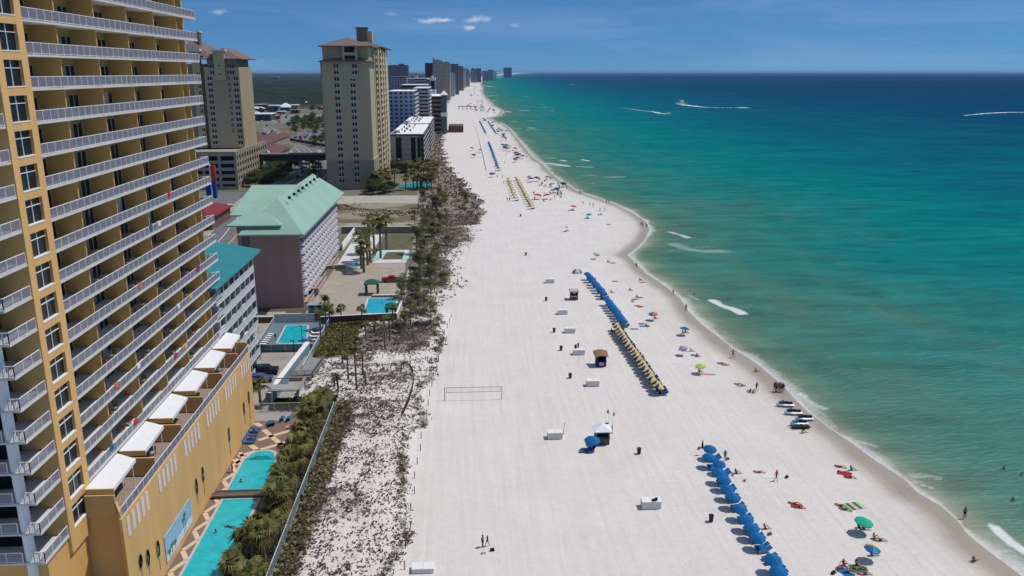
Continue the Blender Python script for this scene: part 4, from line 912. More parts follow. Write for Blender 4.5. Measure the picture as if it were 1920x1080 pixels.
FB('mauve grey tower farthest left along the coast', 727, 763, 122.5, 1500, 50, (.15, .135, .175), vert=8, floors=26, roofc=(.1, .1, .12), top=[(747, 757, 119.5)])
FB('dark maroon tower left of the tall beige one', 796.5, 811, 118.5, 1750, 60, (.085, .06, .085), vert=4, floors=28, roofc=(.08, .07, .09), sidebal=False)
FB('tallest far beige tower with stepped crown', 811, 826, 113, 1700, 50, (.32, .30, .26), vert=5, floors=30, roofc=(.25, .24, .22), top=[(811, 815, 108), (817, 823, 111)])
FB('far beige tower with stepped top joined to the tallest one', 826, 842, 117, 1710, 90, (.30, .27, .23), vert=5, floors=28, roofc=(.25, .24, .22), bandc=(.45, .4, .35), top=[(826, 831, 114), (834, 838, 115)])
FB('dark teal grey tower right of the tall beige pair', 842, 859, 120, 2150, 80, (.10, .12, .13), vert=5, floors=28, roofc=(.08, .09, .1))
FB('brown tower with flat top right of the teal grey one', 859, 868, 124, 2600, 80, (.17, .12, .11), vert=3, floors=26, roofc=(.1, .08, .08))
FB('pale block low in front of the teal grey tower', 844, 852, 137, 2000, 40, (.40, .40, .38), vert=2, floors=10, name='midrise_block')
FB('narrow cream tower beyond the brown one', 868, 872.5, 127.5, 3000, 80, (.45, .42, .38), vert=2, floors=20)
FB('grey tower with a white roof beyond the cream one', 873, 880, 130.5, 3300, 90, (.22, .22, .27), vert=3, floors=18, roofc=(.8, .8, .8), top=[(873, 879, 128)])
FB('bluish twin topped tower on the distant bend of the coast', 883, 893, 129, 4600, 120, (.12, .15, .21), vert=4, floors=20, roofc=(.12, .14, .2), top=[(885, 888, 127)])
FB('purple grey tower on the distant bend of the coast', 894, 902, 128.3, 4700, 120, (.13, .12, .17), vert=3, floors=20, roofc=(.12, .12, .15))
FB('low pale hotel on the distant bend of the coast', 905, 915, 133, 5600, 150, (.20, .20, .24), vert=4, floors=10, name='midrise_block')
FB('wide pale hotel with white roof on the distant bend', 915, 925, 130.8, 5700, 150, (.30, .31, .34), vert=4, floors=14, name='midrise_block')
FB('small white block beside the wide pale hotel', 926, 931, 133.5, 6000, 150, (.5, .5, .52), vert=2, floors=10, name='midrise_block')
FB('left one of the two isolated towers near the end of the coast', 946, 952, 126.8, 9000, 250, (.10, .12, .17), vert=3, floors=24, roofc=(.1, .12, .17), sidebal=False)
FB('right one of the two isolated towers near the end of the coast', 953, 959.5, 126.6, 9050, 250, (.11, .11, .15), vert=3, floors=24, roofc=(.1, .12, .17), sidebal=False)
g_ = T('beach_pavilion', 'white roofed two storey pavilion at the edge of the far beach', 'pavilion', (-22, 790, 0))
x0, z0 = atY(827, 176, 780); x1 = atY(837, 176, 780)[0]
MB().box(x0, x1, 780, 790, 0, z0 - 1).build('wall', mat('green_grey', (.10, .14, .14)), g_)
q = MB(); q.hip(x0 - 1, x1 + 1, 779, 791, z0 - .8, z0 + 3, .4); q.build('roof', mat('bright_white', (.85, .85, .85)), g_)
MB().box(x0 - .6, x1 + .6, 779.4, 790.6, (z0 - 1) * .45, (z0 - 1) * .55).build('balcony', WHT, g_)
g_ = T('boardwalk', 'low reddish brown timber boardwalk running out from the white pavilion', 'boardwalk', (-12, 830, 0))
MB().box(x1 + 1, atY(868, 184, 800)[0], 795, 830, 0, 6).build('deck', mat('red_brown_timber', (.14, .065, .05)), g_)
g_ = T('pier', 'thin dark fishing pier crossing the far beach', 'pier', (-10, 1290, 0))
xa, xb = atY(858, 161, 1290)[0], atY(896, 161, 1290)[0]
MB().box(xa, xb, 1288, 1292, 4.5, 5.3).build('deck', mat('dark_timber', (.05, .04, .04)), g_)
for i in range(5): MB().box(xa + (xb - xa) * i / 5 + 1, xa + (xb - xa) * i / 5 + 1.8, 1289, 1291, 0, 4.5).build('pile', mat('dark_timber', (.05, .04, .04)), g_)
# low houses between the towers and the far woods
def low(label, u0, u1, vt, vb, dep, wc, rc, pitched=0, name='low_building', w2=None):
    X_, Y_ = G((u0 + u1) / 2, vb); x0 = atY(u0, vb, Y_)[0]; x1 = atY(u1, vb, Y_)[0]; z1 = max(3.0, atY(u0, vt, Y_)[1])
    t_ = T(name, label, 'building', ((x0 + x1) / 2, Y_, 0))
    zw = z1 * (.62 if pitched else .93)
    MB().box(x0, x1, Y_, Y_ + dep, 0, zw).build('wall', mat('lw%.2f%.2f%.2f' % wc, wc, var=.15, scale=.15), t_)
    if pitched:
        q = MB(); q.hip(x0 - 1, x1 + 1, Y_ - 1, Y_ + dep + 1, zw + .02, z1 + pitched, .4, ridge='x' if (x1 - x0) > dep else 'y'); q.build('roof', mat('lr%.2f%.2f%.2f' % rc, rc, var=.1, scale=.3), t_)
    else: MB().box(x0 - .8, x1 + .8, Y_ - .8, Y_ + dep + .8, zw + .02, z1 + .3).build('roof', mat('lr%.2f%.2f%.2f' % rc, rc, var=.1, scale=.3), t_)
    q = MB(); n = max(2, int((x1 - x0) / 7))
    for i in range(n): a = x0 + (x1 - x0) * (i + .25) / n; q.box(a, a + (x1 - x0) / n * .45, Y_ - .1, Y_ - .02, zw * .25, zw * .7)
    q.build('windows', GLD, t_); return t_
WRF = (.78, .80, .80)
low('teal building with a pale blue pyramid roof in the village beyond the road', 523, 543, 196, 209, 22, (.015, .22, .24), (.62, .74, .78), 2)
low('long blue grey wing left of the teal building', 503, 522, 198, 210, 18, (.08, .13, .20), WRF)
low('deep teal building at the left end of the village', 456, 476, 201, 211, 20, (.01, .15, .22), (.4, .62, .7))
low('dark red fronted shop with a white roof edge', 477, 501, 196, 207, 16, (.13, .07, .08), (.45, .42, .45))
low('brown shop with a white canopy right of the teal building', 544, 558, 197, 208, 16, (.22, .17, .16), WRF)
low('white house with a small white cupola roof', 566, 580, 193, 202, 18, (.62, .62, .58), WRF, 2)
low('small red house beside the white one', 559, 566, 195, 203, 12, (.28, .05, .04), (.25, .06, .05), 1)
low('white roofed shed at the right end of the village', 594, 606, 192, 197, 14, (.16, .14, .14), WRF)
low('long low green grey hall with a bright white roof', 456, 508, 214, 227, 26, (.06, .085, .08), (.72, .74, .76))
low('low dark red house among the trees', 545, 560, 206, 213, 12, (.20, .06, .06), (.3, .28, .28))
low('small pale roofed shop on the far side of the road', 520, 534, 209, 214, 12, (.3, .3, .32), WRF)
low('white grandstand like roof far away in the woods', 505, 522, 144, 151, 30, (.12, .14, .15), (.82, .84, .86))
low('thin white warehouse far away in the woods', 464, 478, 154, 157, 40, (.3, .32, .34), (.7, .72, .74))
low('far pale shed right of the grandstand roof', 545, 552, 150, 153, 40, (.3, .32, .34), (.75, .76, .78))
low('white shed in the middle of the dark woods', 500, 508, 172, 177, 20, (.3, .32, .3), (.75, .76, .78))
low('long rust red roofed house on the right edge of the woods', 572, 590, 173, 180, 20, (.16, .09, .08), (.20, .085, .07), 2)
low('brick coloured house just below the rust red one', 585, 600, 180, 186, 16, (.2, .1, .09), (.22, .10, .08), 2)
t_ = T('fun_park_entrance', 'small red and yellow amusement entrance near the long white roofed hall', 'amusement stand', (*G(515, 224), 0)); x_, y_ = G(515, 224)
MB().box(x_ - 6, x_ + 6, y_, y_ + 5, 0, 4).build('base', mat('park_red', (.30, .03, .02)), t_)
q = MB(); q.tube([(x_ - 3, y_ + 2, 4), (x_ - 3, y_ + 2, 7), (x_ + 2, y_ + 2, 8.5), (x_ + 5, y_ + 2, 5)], .8, 6); q.build('arch', mat('park_yellow', (.55, .30, .03)), t_)
# mall with parallel dark red roofs
t_ = T('red_roofed_mall', 'low shopping mall with rows of dark red gabled roofs beyond the bridge', 'shopping mall', (-150, 640, 0))
MR = mat('dark_red_tiles', (.13, .065, .06), var=.15, scale=.3); ML = mat('mall_wall', (.33, .27, .24))
for i in range(6):
    a = -142 - i * 9
    MB().box(a - 8, a, 560 + i * 12, 690 + i * 2, 0, 5).build('wall', ML, t_)
    q = MB(); q.hip(a - 8.6, a + .4, 559 + i * 12, 691 + i * 2, 5.3, 8.6, .3, inset=2); q.build('roof', MR, t_)
t_ = T('red_roofed_mall', 'separate red roofed wing with three small white gables near the road', 'shopping mall', (-118, 600, 0))
MB().box(-141, -122, 540, 590, 0, 4.5).build('wall', ML, t_)
q = MB(); q.hip(-142, -121, 539, 591, 4.6, 8.5, .3, inset=9); q.build('roof', MR, t_)
q = MB()
for i in range(3): q.obox((-136 + i * 5, 539, 5.6), 3, 1.6, 2.6, 0, 0, .78)
q.build('gables', WHT, t_)
# bridge curve fence by the marina lot
curve = [(-184, 815), (-176, 770), (-160, 730), (-140, 695), (-118, 660), (-105, 640), (-98, 618)]
t_ = T('curved_wall', 'long curving dark fence with a pale kerb round the far parking lot', 'fence', (-150, 720, 0)); q = MB(); q2 = MB()
for i in range(len(curve) - 1):
    a, b_ = Vector(curve[i]), Vector(curve[i + 1]); d = b_ - a; an = math.atan2(d.y, d.x); md = (a + b_) / 2
    q.obox((md.x, md.y, 1.3), d.length, .5, 2.6, an); q2.obox((md.x - 2.5, md.y - 1, .3), d.length + .5, 1.2, .6, an)
q.build('fence', mat('dark_fence', (.05, .05, .05)), t_); q2.build('kerb', CNC, t_)
# outdoor sign tower by the left edge, seen past the balconies
t_ = T('sign_pylon', 'blue and red advertising pylon beside the road, past the balcony ends', 'sign', (*G(402, 372), 0)); x_, y_ = G(402, 372)
MB().box(x_ - 3.5, x_ + 1, y_, y_ + 2, 0, 8).build('base', mat('sign_blue', (.02, .05, .28)), t_)
MB().box(x_ - .5, x_ + 1.6, y_ - .5, y_ + .5, 7.9, 15).build('panel', mat('sign_red', (.55, .07, .04)), t_)
MB().box(x_ - 1.0, x_ - .5, y_ - .5, y_ + .5, 0, 15.4).build('pole', WHT, t_)
t_ = T('diner', 'dark red roofed roadside diner past the balcony ends', 'building', (-98, 285, 0))
MB().box(-106, -92, 300, 325, 0, 5).build('wall', mat('diner_wall', (.18, .10, .08)), t_); q = MB(); q.hip(-107, -91, 299, 326, 5.1, 8, .3); q.build('roof', mat('diner_roof', (.20, .03, .03)), t_)
t_ = T('pool_hut', 'small blue grey hut with a sloping roof behind the raised pool deck', 'hut', (-34, 184, 0))
MB().box(-36.2, -32.4, 182.8, 186.5, 0, 3.5).build('wall', mat('hut_blue', (.16, .27, .31)), t_); MB().obox((-34.3, 184.6, 3.95), 4.6, 4.6, .15, 0, -.12).build('roof', mat('hut_roof', (.26, .34, .40)), t_)
# pavilion by the hotel pool
def pavilion(label, x, y, w_, d__, h_, rc):
    t_ = T('pool_pavilion', label, 'pavilion', (x, y, 0)); q = MB(); q.hip(x - w_ / 2, x + w_ / 2, y - d__ / 2, y + d__ / 2, h_, h_ + .9, .2, ridge='x', inset=1.2); q.build('roof', rc, t_)
    for a in (-1, 1):
        for b_ in (-1, 1): MB().box(x + a * (w_ / 2 - .4) - .2, x + a * (w_ / 2 - .4) + .2, y + b_ * (d__ / 2 - .4) - .2, y + b_ * (d__ / 2 - .4) + .2, 0, h_ - .2).build('post', mat('pavilion_post', (.12, .10, .07)), t_)
GRF = mat('dark_green_roof', (.02, .11, .08))
pavilion('dark green roofed shelter at the landward end of the blue hotel pool', -24.2, 207, 3.8, 3.4, 3.2, GRF)
pavilion('dark green roofed shelter on the near right corner of the blue hotel pool', -17.6, 187, 2.8, 3.2, 2.5, GRF)
# far woods as one bumpy canopy
yw = [1330.0]
while yw[-1] < 26000: yw.append(yw[-1] + max(5, yw[-1] * .006))
yw = np.array(yw); xw = np.linspace(-1.0, 0, 260)
YW, QW = np.meshgrid(yw, xw, indexing='ij'); XW = (dl(YW) - 90 - YW * .03) + QW * (350 + YW * .42)
hw = 4 + 9 * vnoise(XW, YW, 14, 71, 2) + 9 * vnoise(XW, YW, 300, 72, 2) * (YW > 1800)
clr = vnoise(XW, YW, 190, 73, 2); hw = np.where((clr > .66) & (YW > 1500), .4, hw); hw = np.where((QW > -.004) | (YW < 1332), 0, hw)
cw = np.array([.018, .030, .024]) * (0.5 + 1.1 * vnoise(XW, YW, 22, 74, 3))[..., None]; cw = np.where((hw < .5)[..., None], np.array([.16, .14, .11]), cw)
iw = np.arange(XW.size).reshape(XW.shape)
o = struct(npmesh('woods', np.stack([XW, YW, hw], -1).reshape(-1, 3), np.stack([iw[:-1, :-1], iw[:-1, 1:], iw[1:, 1:], iw[1:, :-1]], -1).reshape(-1, 4), attr_mat('foliage_far', var=.3, scale=.05), col=cw.reshape(-1, 3)), 'stuff')
tag(o, 'dark continuous woodland stretching inland to the horizon', 'woodland')

vr = random.Random(9)
for i in range(26):
    x, y = vr.uniform(-420, -150), vr.uniform(1060, 1330)
    if abs(x - np.interp(y, [p[1] for p in road_pts], [p[0] for p in road_pts])) < 22: continue
    w_, d__, h_ = vr.uniform(9, 22), vr.uniform(8, 14), vr.uniform(3.5, 7); wc = vr.choice([(.45, .42, .38), (.3, .2, .16), (.12, .2, .24), (.5, .5, .5)]); rc = vr.choice([(.6, .6, .6), (.3, .12, .1), (.4, .42, .45), (.7, .72, .72)])
    t_ = T('village_house', 'small low roofed house in the crowded village in front of the dark woods', 'house', (x, y, 0), group='small houses of the far village')
    MB().box(x - w_ / 2, x + w_ / 2, y - d__ / 2, y + d__ / 2, 0, h_).build('wall', mat('lw%.2f%.2f%.2f' % wc, wc, var=.15, scale=.15), t_); q = MB(); q.hip(x - w_ / 2 - .6, x + w_ / 2 + .6, y - d__ / 2 - .6, y + d__ / 2 + .6, h_ + .02, h_ + 2.4, .3, ridge='x'); q.build('roof', mat('lr%.2f%.2f%.2f' % rc, rc, var=.1, scale=.3), t_)
    q = MB(); [q.box(x - w_ / 2 + 1 + 3 * j, x - w_ / 2 + 2.4 + 3 * j, y - d__ / 2 - .1, y - d__ / 2 - .02, h_ * .3, h_ * .7) for j in range(int((w_ - 1.5) / 3))]; q.build('windows', GLD, t_)
# ---------------------------------------------------------------- vegetation
FOL = attr_mat('foliage', var=.35, scale=1.2, transl=.45)
TRK = mat('palm_trunk', (.16, .125, .095), var=.25, scale=5); PTK = mat('pine_trunk', (.075, .055, .045), var=.3, scale=5)
def rand_dirs(n, rng):
    z = rng.uniform(-1, 1, n); a = rng.uniform(0, 2 * np.pi, n); r = np.sqrt(1 - z * z); return np.stack([r * np.cos(a), r * np.sin(a), z], 1)
def leafmesh(name, P, size, colr, rng, parent, up=.5, elong=1.6):
    """scatter n small leaf quads at P"""
    n = len(P); d = rand_dirs(n, rng); d[:, 2] = np.abs(d[:, 2]) * up; d /= np.linalg.norm(d, axis=1)[:, None]
    e = rand_dirs(n, rng); e = np.cross(d, e); e /= np.linalg.norm(e, axis=1)[:, None]
    s = (size * rng.uniform(.6, 1.4, n))[:, None]
    f = np.cross(d, e) * .5
    V = np.stack([P - e * s * .35, P + d * s * elong * .5 - f * s * .3, P + e * s * .35, P + d * s * elong], 1).reshape(-1, 3)
    Fc = np.arange(4 * n).reshape(-1, 4); c = np.repeat(colr, 4, axis=0)
    return npmesh(name, V, Fc, FOL, parent, col=c)
def palm_crown(rng, name, parent, hz, rad=2.0, nf=24, green=(.17, .19, .07), sparse=1.0):
    V = []; Fc = []; cl = []
    nf = int(nf * sparse)
    for i in range(nf):
        az = rng.uniform(0, 2 * np.pi); el = rng.uniform(-.75, 1.25); L = rad * rng.uniform(.55, .8) * (.8 if el > .9 else 1)
        dead = el < -.45
        d = np.array([math.cos(az) * math.cos(el), math.sin(az) * math.cos(el), math.sin(el)])
        base = np.array([0, 0, hz]); tip = base + d * L * .55
        side = np.array([-math.sin(az), math.cos(az), 0]); up = np.cross(d, side)
        g = np.array(green) * rng.uniform(.55, 1.5) * np.array([1 + rng.uniform(-.1, .35), 1, 1]); g = np.array([.13, .095, .045]) if dead else g
        n0 = len(V); V += [base - side * .03, base + side * .03, tip + side * .03, tip - side * .03]; Fc.append((n0, n0 + 1, n0 + 2, n0 + 3)); cl += [g] * 4
        nbl = 11
        for j in range(nbl):
            a = (j / (nbl - 1) - .5) * 2.7; bl = L * .95 * (1 - .25 * abs(a) / 1.35) * rng.uniform(.85, 1.1)
            dd = d * math.cos(a) + side * math.sin(a); end = tip + dd * bl; end = end - np.array([0, 0, 1]) * bl * .35 * rng.uniform(.6, 1.3); mid = tip + dd * bl * .55 + up * .05
            w = .10 * rad / 2; pw = side * math.cos(a) - d * math.sin(a)
            n0 = len(V); V += [tip, mid - pw * w, end, mid + pw * w]; Fc.append((n0, n0 + 1, n0 + 2, n0 + 3)); cl += [g * rng.uniform(.8, 1.2)] * 4
    return npmesh(name, np.array(V), np.array(Fc), FOL, parent, col=np.array(cl))
def make_palm(h_, rad, seed, tall=False, sparse=1.0, label='', cat='palm tree', group=None, loc=(0, 0, 0)):
    r_ = np.random.default_rng(seed); t_ = T('palm_tree', label, cat, loc, group=group); lx = r_.uniform(-.3, .3); w_ = .21 if tall else .22
    MB().tube([(0, 0, -.2), (lx * .3, 0, h_ * .4), (lx * .2, .05, h_ * .8), (0, 0, h_)], [w_ * 1.3, w_, w_ * .95, w_ * 1.35], 8).build('trunk', TRK, t_, world=False)
    palm_crown(r_, 'crown', t_, h_ - .1, rad, 26, sparse=sparse)
    return remember(t_)
FAMP = [make_palm(5.2, 2.2, 1, label='x'), make_palm(6.4, 2.4, 2, label='x'), make_palm(7.6, 2.1, 3, label='x'), make_palm(9.4, 1.5, 4, tall=True, sparse=.5, label='x'), make_palm(4.4, 2.5, 5, label='x')]
usedp = set()
def palm(kind, x, y, label, group, sc=1.0, z=0, h_=None):
    p = FAMP[kind]; rz = random.uniform(0, 6.28)
    if kind not in usedp: usedp.add(kind); p.location = (x, y, z); p.rotation_euler = (0, 0, rz); o = p
    else: o = dup(p, (x, y, z), rz)
    o.scale = (sc, sc, sc if h_ is None else h_ / [5.2, 6.4, 7.6, 9.4, 4.4][kind])
    o['label'] = label; o['group'] = group; return o
def pos(u, v, z): return G(u, v, z)
# garden palms between the tower pool and the fence (crown centres measured)
GP = [(560, 832), (548, 858), (532, 880), (522, 903), (531, 930), (512, 955), (492, 990), (470, 1010), (437, 1046), (468, 1068), (588, 790), (600, 768), (573, 808), (604, 735), (622, 742), (508, 972), (545, 900), (590, 752), (500, 1060), (618, 758), (578, 775)]
for i, (u, v) in enumerate(GP):
    k = [0, 1, 4, 0, 1][i % 5]; h_ = [5.2, 6.4, 4.4, 5.2, 6.4][i % 5]; x, y = G(u, v, h_)
    x = min(max(x, -27.6), -23.1) if y < 131 else x
    palm(k, x, y, '%s palm from the near end in the row between pool and fence' % ORD[sorted(range(len(GP)), key=lambda q_: -GP[q_][1]).index(i)], 'palms between the pool and the fence', random.uniform(.9, 1.15))
x, y = G(485, 722, 4.4); palm(4, x, y, 'bushy palm at the corner of the yellow tower beside the parked cars', 'palms around the hotels')
# tall thin palms standing in the dunes (foot and crown measured)
TP = [(640, 604, 577, 'lone palm standing against the concrete terrace, left of the blue pool'), (680, 613, 580, 'palm in front of the landward edge of the blue hotel pool'), (612, 622, 566, 'tallest palm of the cluster beside the small blue grey hut'), (619, 618, 578, 'right palm of the cluster beside the small blue grey hut'), (602, 640, 588, 'left palm of the cluster beside the small blue grey hut'),
      (645, 660, 617, 'slim palm in the green scrub above the timber deck'), (669, 737, 648, 'very tall slim palm with its foot nearest the sand fence loop'), (653, 716, 668, 'slim leaning palm left of the very tall one'), (681, 706, 662, 'slim palm right of the very tall one'), (686, 641, 608, 'slim palm in the dark scrub below the brown wall'), (703, 629, 606, 'short slim palm in the scrub close under the brown wall'),
      (722, 661, 597, 'slim palm with its foot at the edge of the dark scrub patch'), (731, 643, 594, 'slim palm right in front of the green shelter'), (738, 621, 575, 'slim palm at the corner of the blue pool wall'), (751, 629, 603, 'short slim palm right of the pool wall corner'), (760, 618, 590, 'bushy topped palm right of the pool wall'), (628, 730, 702, 'short slim palm above the garden thicket'), (642, 684, 668, 'short slim palm beside the timber deck'), (634, 740, 706, 'short palm just right of the garden thicket')]
for i, (u, vb, vt, lab) in enumerate(TP):
    x, y = G(u, vb); h_ = atY(u, vt, y)[1]; k = 0 if i in (0, 1, 2, 3, 4, 15) else 3
    palm(k, x, y, lab, 'slim palms in the dunes', .7 if k == 0 else .85, h_=max(2.5, h_))
st_ = MB().tube([(0, 0, 0), (0, 0, 3.2)], [.2, .16], 8).build('dead_trunk', TRK); x, y = G(686, 727); st_.location = (x, y, 0); tag(st_, 'bare dead palm trunk standing in the dunes below the slim palms', 'tree trunk')
for i, (u, v, k) in enumerate(((700, 432, 2), (692, 445, 2), (724, 432, 1), (676, 464, 1), (681, 478, 0), (712, 440, 2), (688, 458, 1))):
    h_ = [5.2, 6.4, 7.6, 9.4, 4.4][k]; x, y = G(u, v, h_); palm(k, x, y, '%s palm from the left in the clump on the bleached terrace' % ORD[sorted(range(7), key=lambda q_: (700, 692, 724, 676, 681, 712, 688)[q_]).index(i)], 'palms on the bleached terrace', 1.5)
for i in range(34):
    x = random.uniform(-44, -14); y = random.choice([random.uniform(398, 410), random.uniform(438, 478)]); 
    palm(random.choice([0, 1, 4]), x, y, 'small palm around the lagoon pool of the central beige tower', 'palms around the far lagoon pool', 1.25)
for i in range(9):
    u, v = [(580, 315), (586, 312), (592, 308), (597, 313), (600, 305), (572, 330), (590, 328), (598, 322), (580, 335)][i]; x, y = G(u, v, 5)
    palm(1, x, y, 'dark palm beside the road left of the central beige tower', 'palms beside the road', 1.3)
# pines and scrub oaks
def make_pine(seed, h_, spread, n, green, label='x', bushy=False):
    r_ = np.random.default_rng(seed); t_ = T('pine_tree' if not bushy else 'broadleaf_tree', label, 'tree')
    tk = MB(); tk.tube([(0, 0, -.2), (.1, 0, h_ * .5), (0, .1, h_ * .93)], [.16, .12, .05], 6)
    cen = []
    nb = 13 if not bushy else 16
    for i in range(nb):
        zz = h_ * (r_.uniform(.38, 1.0) if not bushy else r_.uniform(.3, .95)); rr = spread * (1.15 - .75 * (zz / h_ - .38) / .62) * r_.uniform(.25, .95); a = r_.uniform(0, 6.28)
        c = np.array([rr * math.cos(a), rr * math.sin(a), zz]); cen.append((c, spread * r_.uniform(.28, .48)))
        if i % 2 == 0: tk.tube([(0, 0, zz * .8), tuple(c)], [.05, .02], 4, cap=False)
    tk.build('trunk', PTK, t_, world=False)
    P = []; Cc = []
    for c, rad in cen:
        m_ = n // nb; d = rand_dirs(m_, r_) * (rad * r_.uniform(.4, 1, m_) ** .5)[:, None]; d[:, 2] *= .6; P.append(c + d)
        Cc.append(np.array(green) * r_.uniform(.55, 1.5) * (1 + .25 * r_.standard_normal((m_, 1))).clip(.4, 1.8))
    leafmesh('crown', np.concatenate(P), .34 if not bushy else .42, np.concatenate(Cc), r_, t_)
    return remember(t_)
FAMT = [make_pine(11, 6.8, 2.0, 1100, (.23, .23, .11)), make_pine(12, 5.6, 2.3, 1100, (.25, .235, .12)), make_pine(13, 8.0, 2.3, 1800, (.20, .215, .10)), make_pine(14, 4.6, 2.6, 1100, (.23, .24, .10), bushy=True), make_pine(15, 6.5, 3.4, 2000, (.11, .14, .055), bushy=True)]
usedt = set()
def tree(k, x, y, label, group, sc=1.0):
    p = FAMT[k]; rz = random.uniform(0, 6.28)
    if k not in usedt: usedt.add(k); p.location = (x, y, 0); p.rotation_euler = (0, 0, rz); o = p
    else: o = dup(p, (x, y, 0), rz)
    o.scale = (sc, sc, sc * random.uniform(.9, 1.15)); o['label'] = label; o['group'] = group; return o
big = [(807, 518, 2, 'large full pine at the beach edge of the belt beyond the blue pool', 1.0), (785, 490, 2, 'full pine left behind the large beach edge pine', 1.0), (757, 532, 1, 'pine overhanging the pickup truck', 1.0), (782, 528, 2, 'pine between the truck and the large beach edge pine', 1.0), (795, 457, 0, 'pine on the right edge of the drained terrace', 1.0), (780, 440, 2, 'tall pine at the end of the long grey retaining wall', 1.1), (807, 580, 1, 'dark pine low over the dunes right of the blue pool', 1.0), (768, 575, 0, 'pine just right of the blue pool wall', 1.0), (795, 562, 1, 'pine above the dark dune pine', .9), (752, 548, 0, 'pine beside the white loungers of the blue pool', .8)]
for u, v, k, lab, sc_ in big:
    h_ = [6.8, 5.6, 8.0, 4.6, 6.5][k] * .72 * sc_; x, y = G(u, v, h_); tree(k, x, y, lab, 'pines along the dune edge', sc_)
belt = 0
for i in range(400):
    y = random.uniform(196, 372); xl = -15 if y < 300 else -19; x = random.uniform(xl, float(dr(y)) - (9 if y < 300 else 7)) if y > 230 else random.uniform(-14.5, -5)
    if random.random() > (.9 if x < -8 else .25): continue
    tree(random.choice([0, 1, 2, 3]), x, y, 'small dark pine in the %s stretch of the dune belt' % ('nearer' if y < 260 else 'middle' if y < 310 else 'farther'), 'pines in the %s dune belt' % ('nearer' if y < 260 else 'middle' if y < 310 else 'farther'), random.uniform(.65, .95)); belt += 1
    if belt >= 38: break
for i in range(26):
    x, y = random.choice([(random.uniform(-46, -34), random.uniform(386, 400)), (random.uniform(-44, -20), random.uniform(470, 492))])
    tree(4, x, y, 'bushy dark tree at the foot of the central beige tower', 'trees at the foot of the central tower', random.uniform(.7, 1.0))
for i in range(30):
    x, y = random.uniform(-112, -97), random.uniform(415, 500)
    tree(4, x, y, 'bushy tree between the parking garage and the road', 'trees beside the parking garage', random.uniform(.8, 1.2))
for i in range(46):
    y = random.uniform(640, 1080); x = -95 - (y - 640) * .12 - random.uniform(0, 70)
    if abs(x - np.interp(y, [p[1] for p in road_pts], [p[0] for p in road_pts])) < 14: continue
    tree(4, x, y, 'dark bushy tree round the far parking lots', 'trees round the far parking lots', random.uniform(.9, 1.4))
# low evergreen shrubs: left thicket and garden bed, beach plants as one mat each
def mat_of_plants(name, label, n, xr, yr, dens, size, cfun, h_=.35, kind='stuff', blades=5, seed=5):
    r_ = np.random.default_rng(seed); x = r_.uniform(*xr, n); y = yr[0] + (yr[1] - yr[0]) * r_.uniform(0, 1, n); d = dens(x, y); keep = r_.uniform(0, 1, n) < d; x = x[keep]; y = y[keep]; n = len(x)
    s = size * r_.uniform(.5, 1.5, n) ** 1.2; c0 = cfun(x, y, r_)
    gz = 0.9 * vnoise(x, y, 6, 21) * sstep(0, 3, dr(y) - x) * sstep(0.3, 3, x - dl(y)) * (y < 190)
    V = []; cc = []
    for b_ in range(blades):
        a = r_.uniform(0, 6.28, n); L = s * r_.uniform(.5, 1.1, n); tilt = r_.uniform(.15, .9, n)
        dx, dy = np.cos(a), np.sin(a); px, py = -dy, dx; w_ = s * .30
        bx, by = x + r_.normal(0, .16, n) * s, y + r_.normal(0, .16, n) * s
        tip = np.stack([bx + dx * L * np.sin(tilt), by + dy * L * np.sin(tilt), gz + L * np.cos(tilt) * h_ / .35 * .6], 1)
        A = np.stack([bx - px * w_ * .5, by - py * w_ * .5, gz - .03], 1); B = np.stack([bx + px * w_ * .5, by + py * w_ * .5, gz - .03], 1)
        Cn = np.stack([bx + dx * L * np.sin(tilt) * .6 + px * w_ * .8, by + dy * L * np.sin(tilt) * .6 + py * w_ * .8, gz + L * np.cos(tilt) * h_ / .35 * .5], 1); D = np.stack([bx + dx * L * np.sin(tilt) * .6 - px * w_ * .8, by + dy * L * np.sin(tilt) * .6 - py * w_ * .8, gz + L * np.cos(tilt) * h_ / .35 * .5], 1)
        V.append(np.stack([A, B, Cn, tip], 1)); V.append(np.stack([A, Cn, tip, D], 1))
        c = c0 * r_.uniform(.7, 1.35, (n, 1)); cc.append(np.repeat(c[:, None, :], 4, 1)); cc.append(np.repeat(c[:, None, :], 4, 1))
    V = np.concatenate(V).reshape(-1, 3); cc = np.concatenate(cc).reshape(-1, 3)
    o = npmesh(name, V, np.arange(len(V)).reshape(-1, 4), FOL, col=cc); struct(o, kind); tag(o, label, 'plants'); return o
def cdune(x, y, r_):
    k = r_.uniform(0, 1, (len(x), 1)); g = vnoise(x, y, 8, 91)[:, None]
    c = np.where(k < .55, np.array([.24, .20, .175]), np.array([.20, .18, .135])); return np.where((g > .55) & (k < .5), np.array([.29, .24, .21]), c) * (1.0)
dn = lambda x, y: np.clip(vegdens(x, y) * .95 * (.35 + 1.3 * (vnoise(x, y, 1.6, 95, 2) > .47)), 0, 1) * (vegdens(x, y) > .03)
mat_of_plants('dune_plants', 'scattered dune grass and creeping plants over the nearer white dunes', 42000, (-24, -4), (66, 136), dn, .24, cdune, blades=4, seed=5)
mat_of_plants('dune_plants', 'darker dune plants around the slim palms and the sand fence loop', 34000, (-34, 2), (136, 186), dn, .29, cdune, blades=4, seed=6)
mat_of_plants('dune_plants', 'brown green scrub beneath the pine belt', 26000, (-17, 11), (183, 330), dn, .42, cdune, blades=4, seed=7)
mat_of_plants('dune_plants', 'far dune scrub along the edge of the white beach', 16000, (-60, 12), (330, 900), dn, 1.1, cdune, blades=4, seed=8)
cg = lambda x, y, r_: np.array([.15, .15, .065]) * r_.uniform(.5, 1.6, (len(x), 1)) * np.array([1.15, 1, 1])
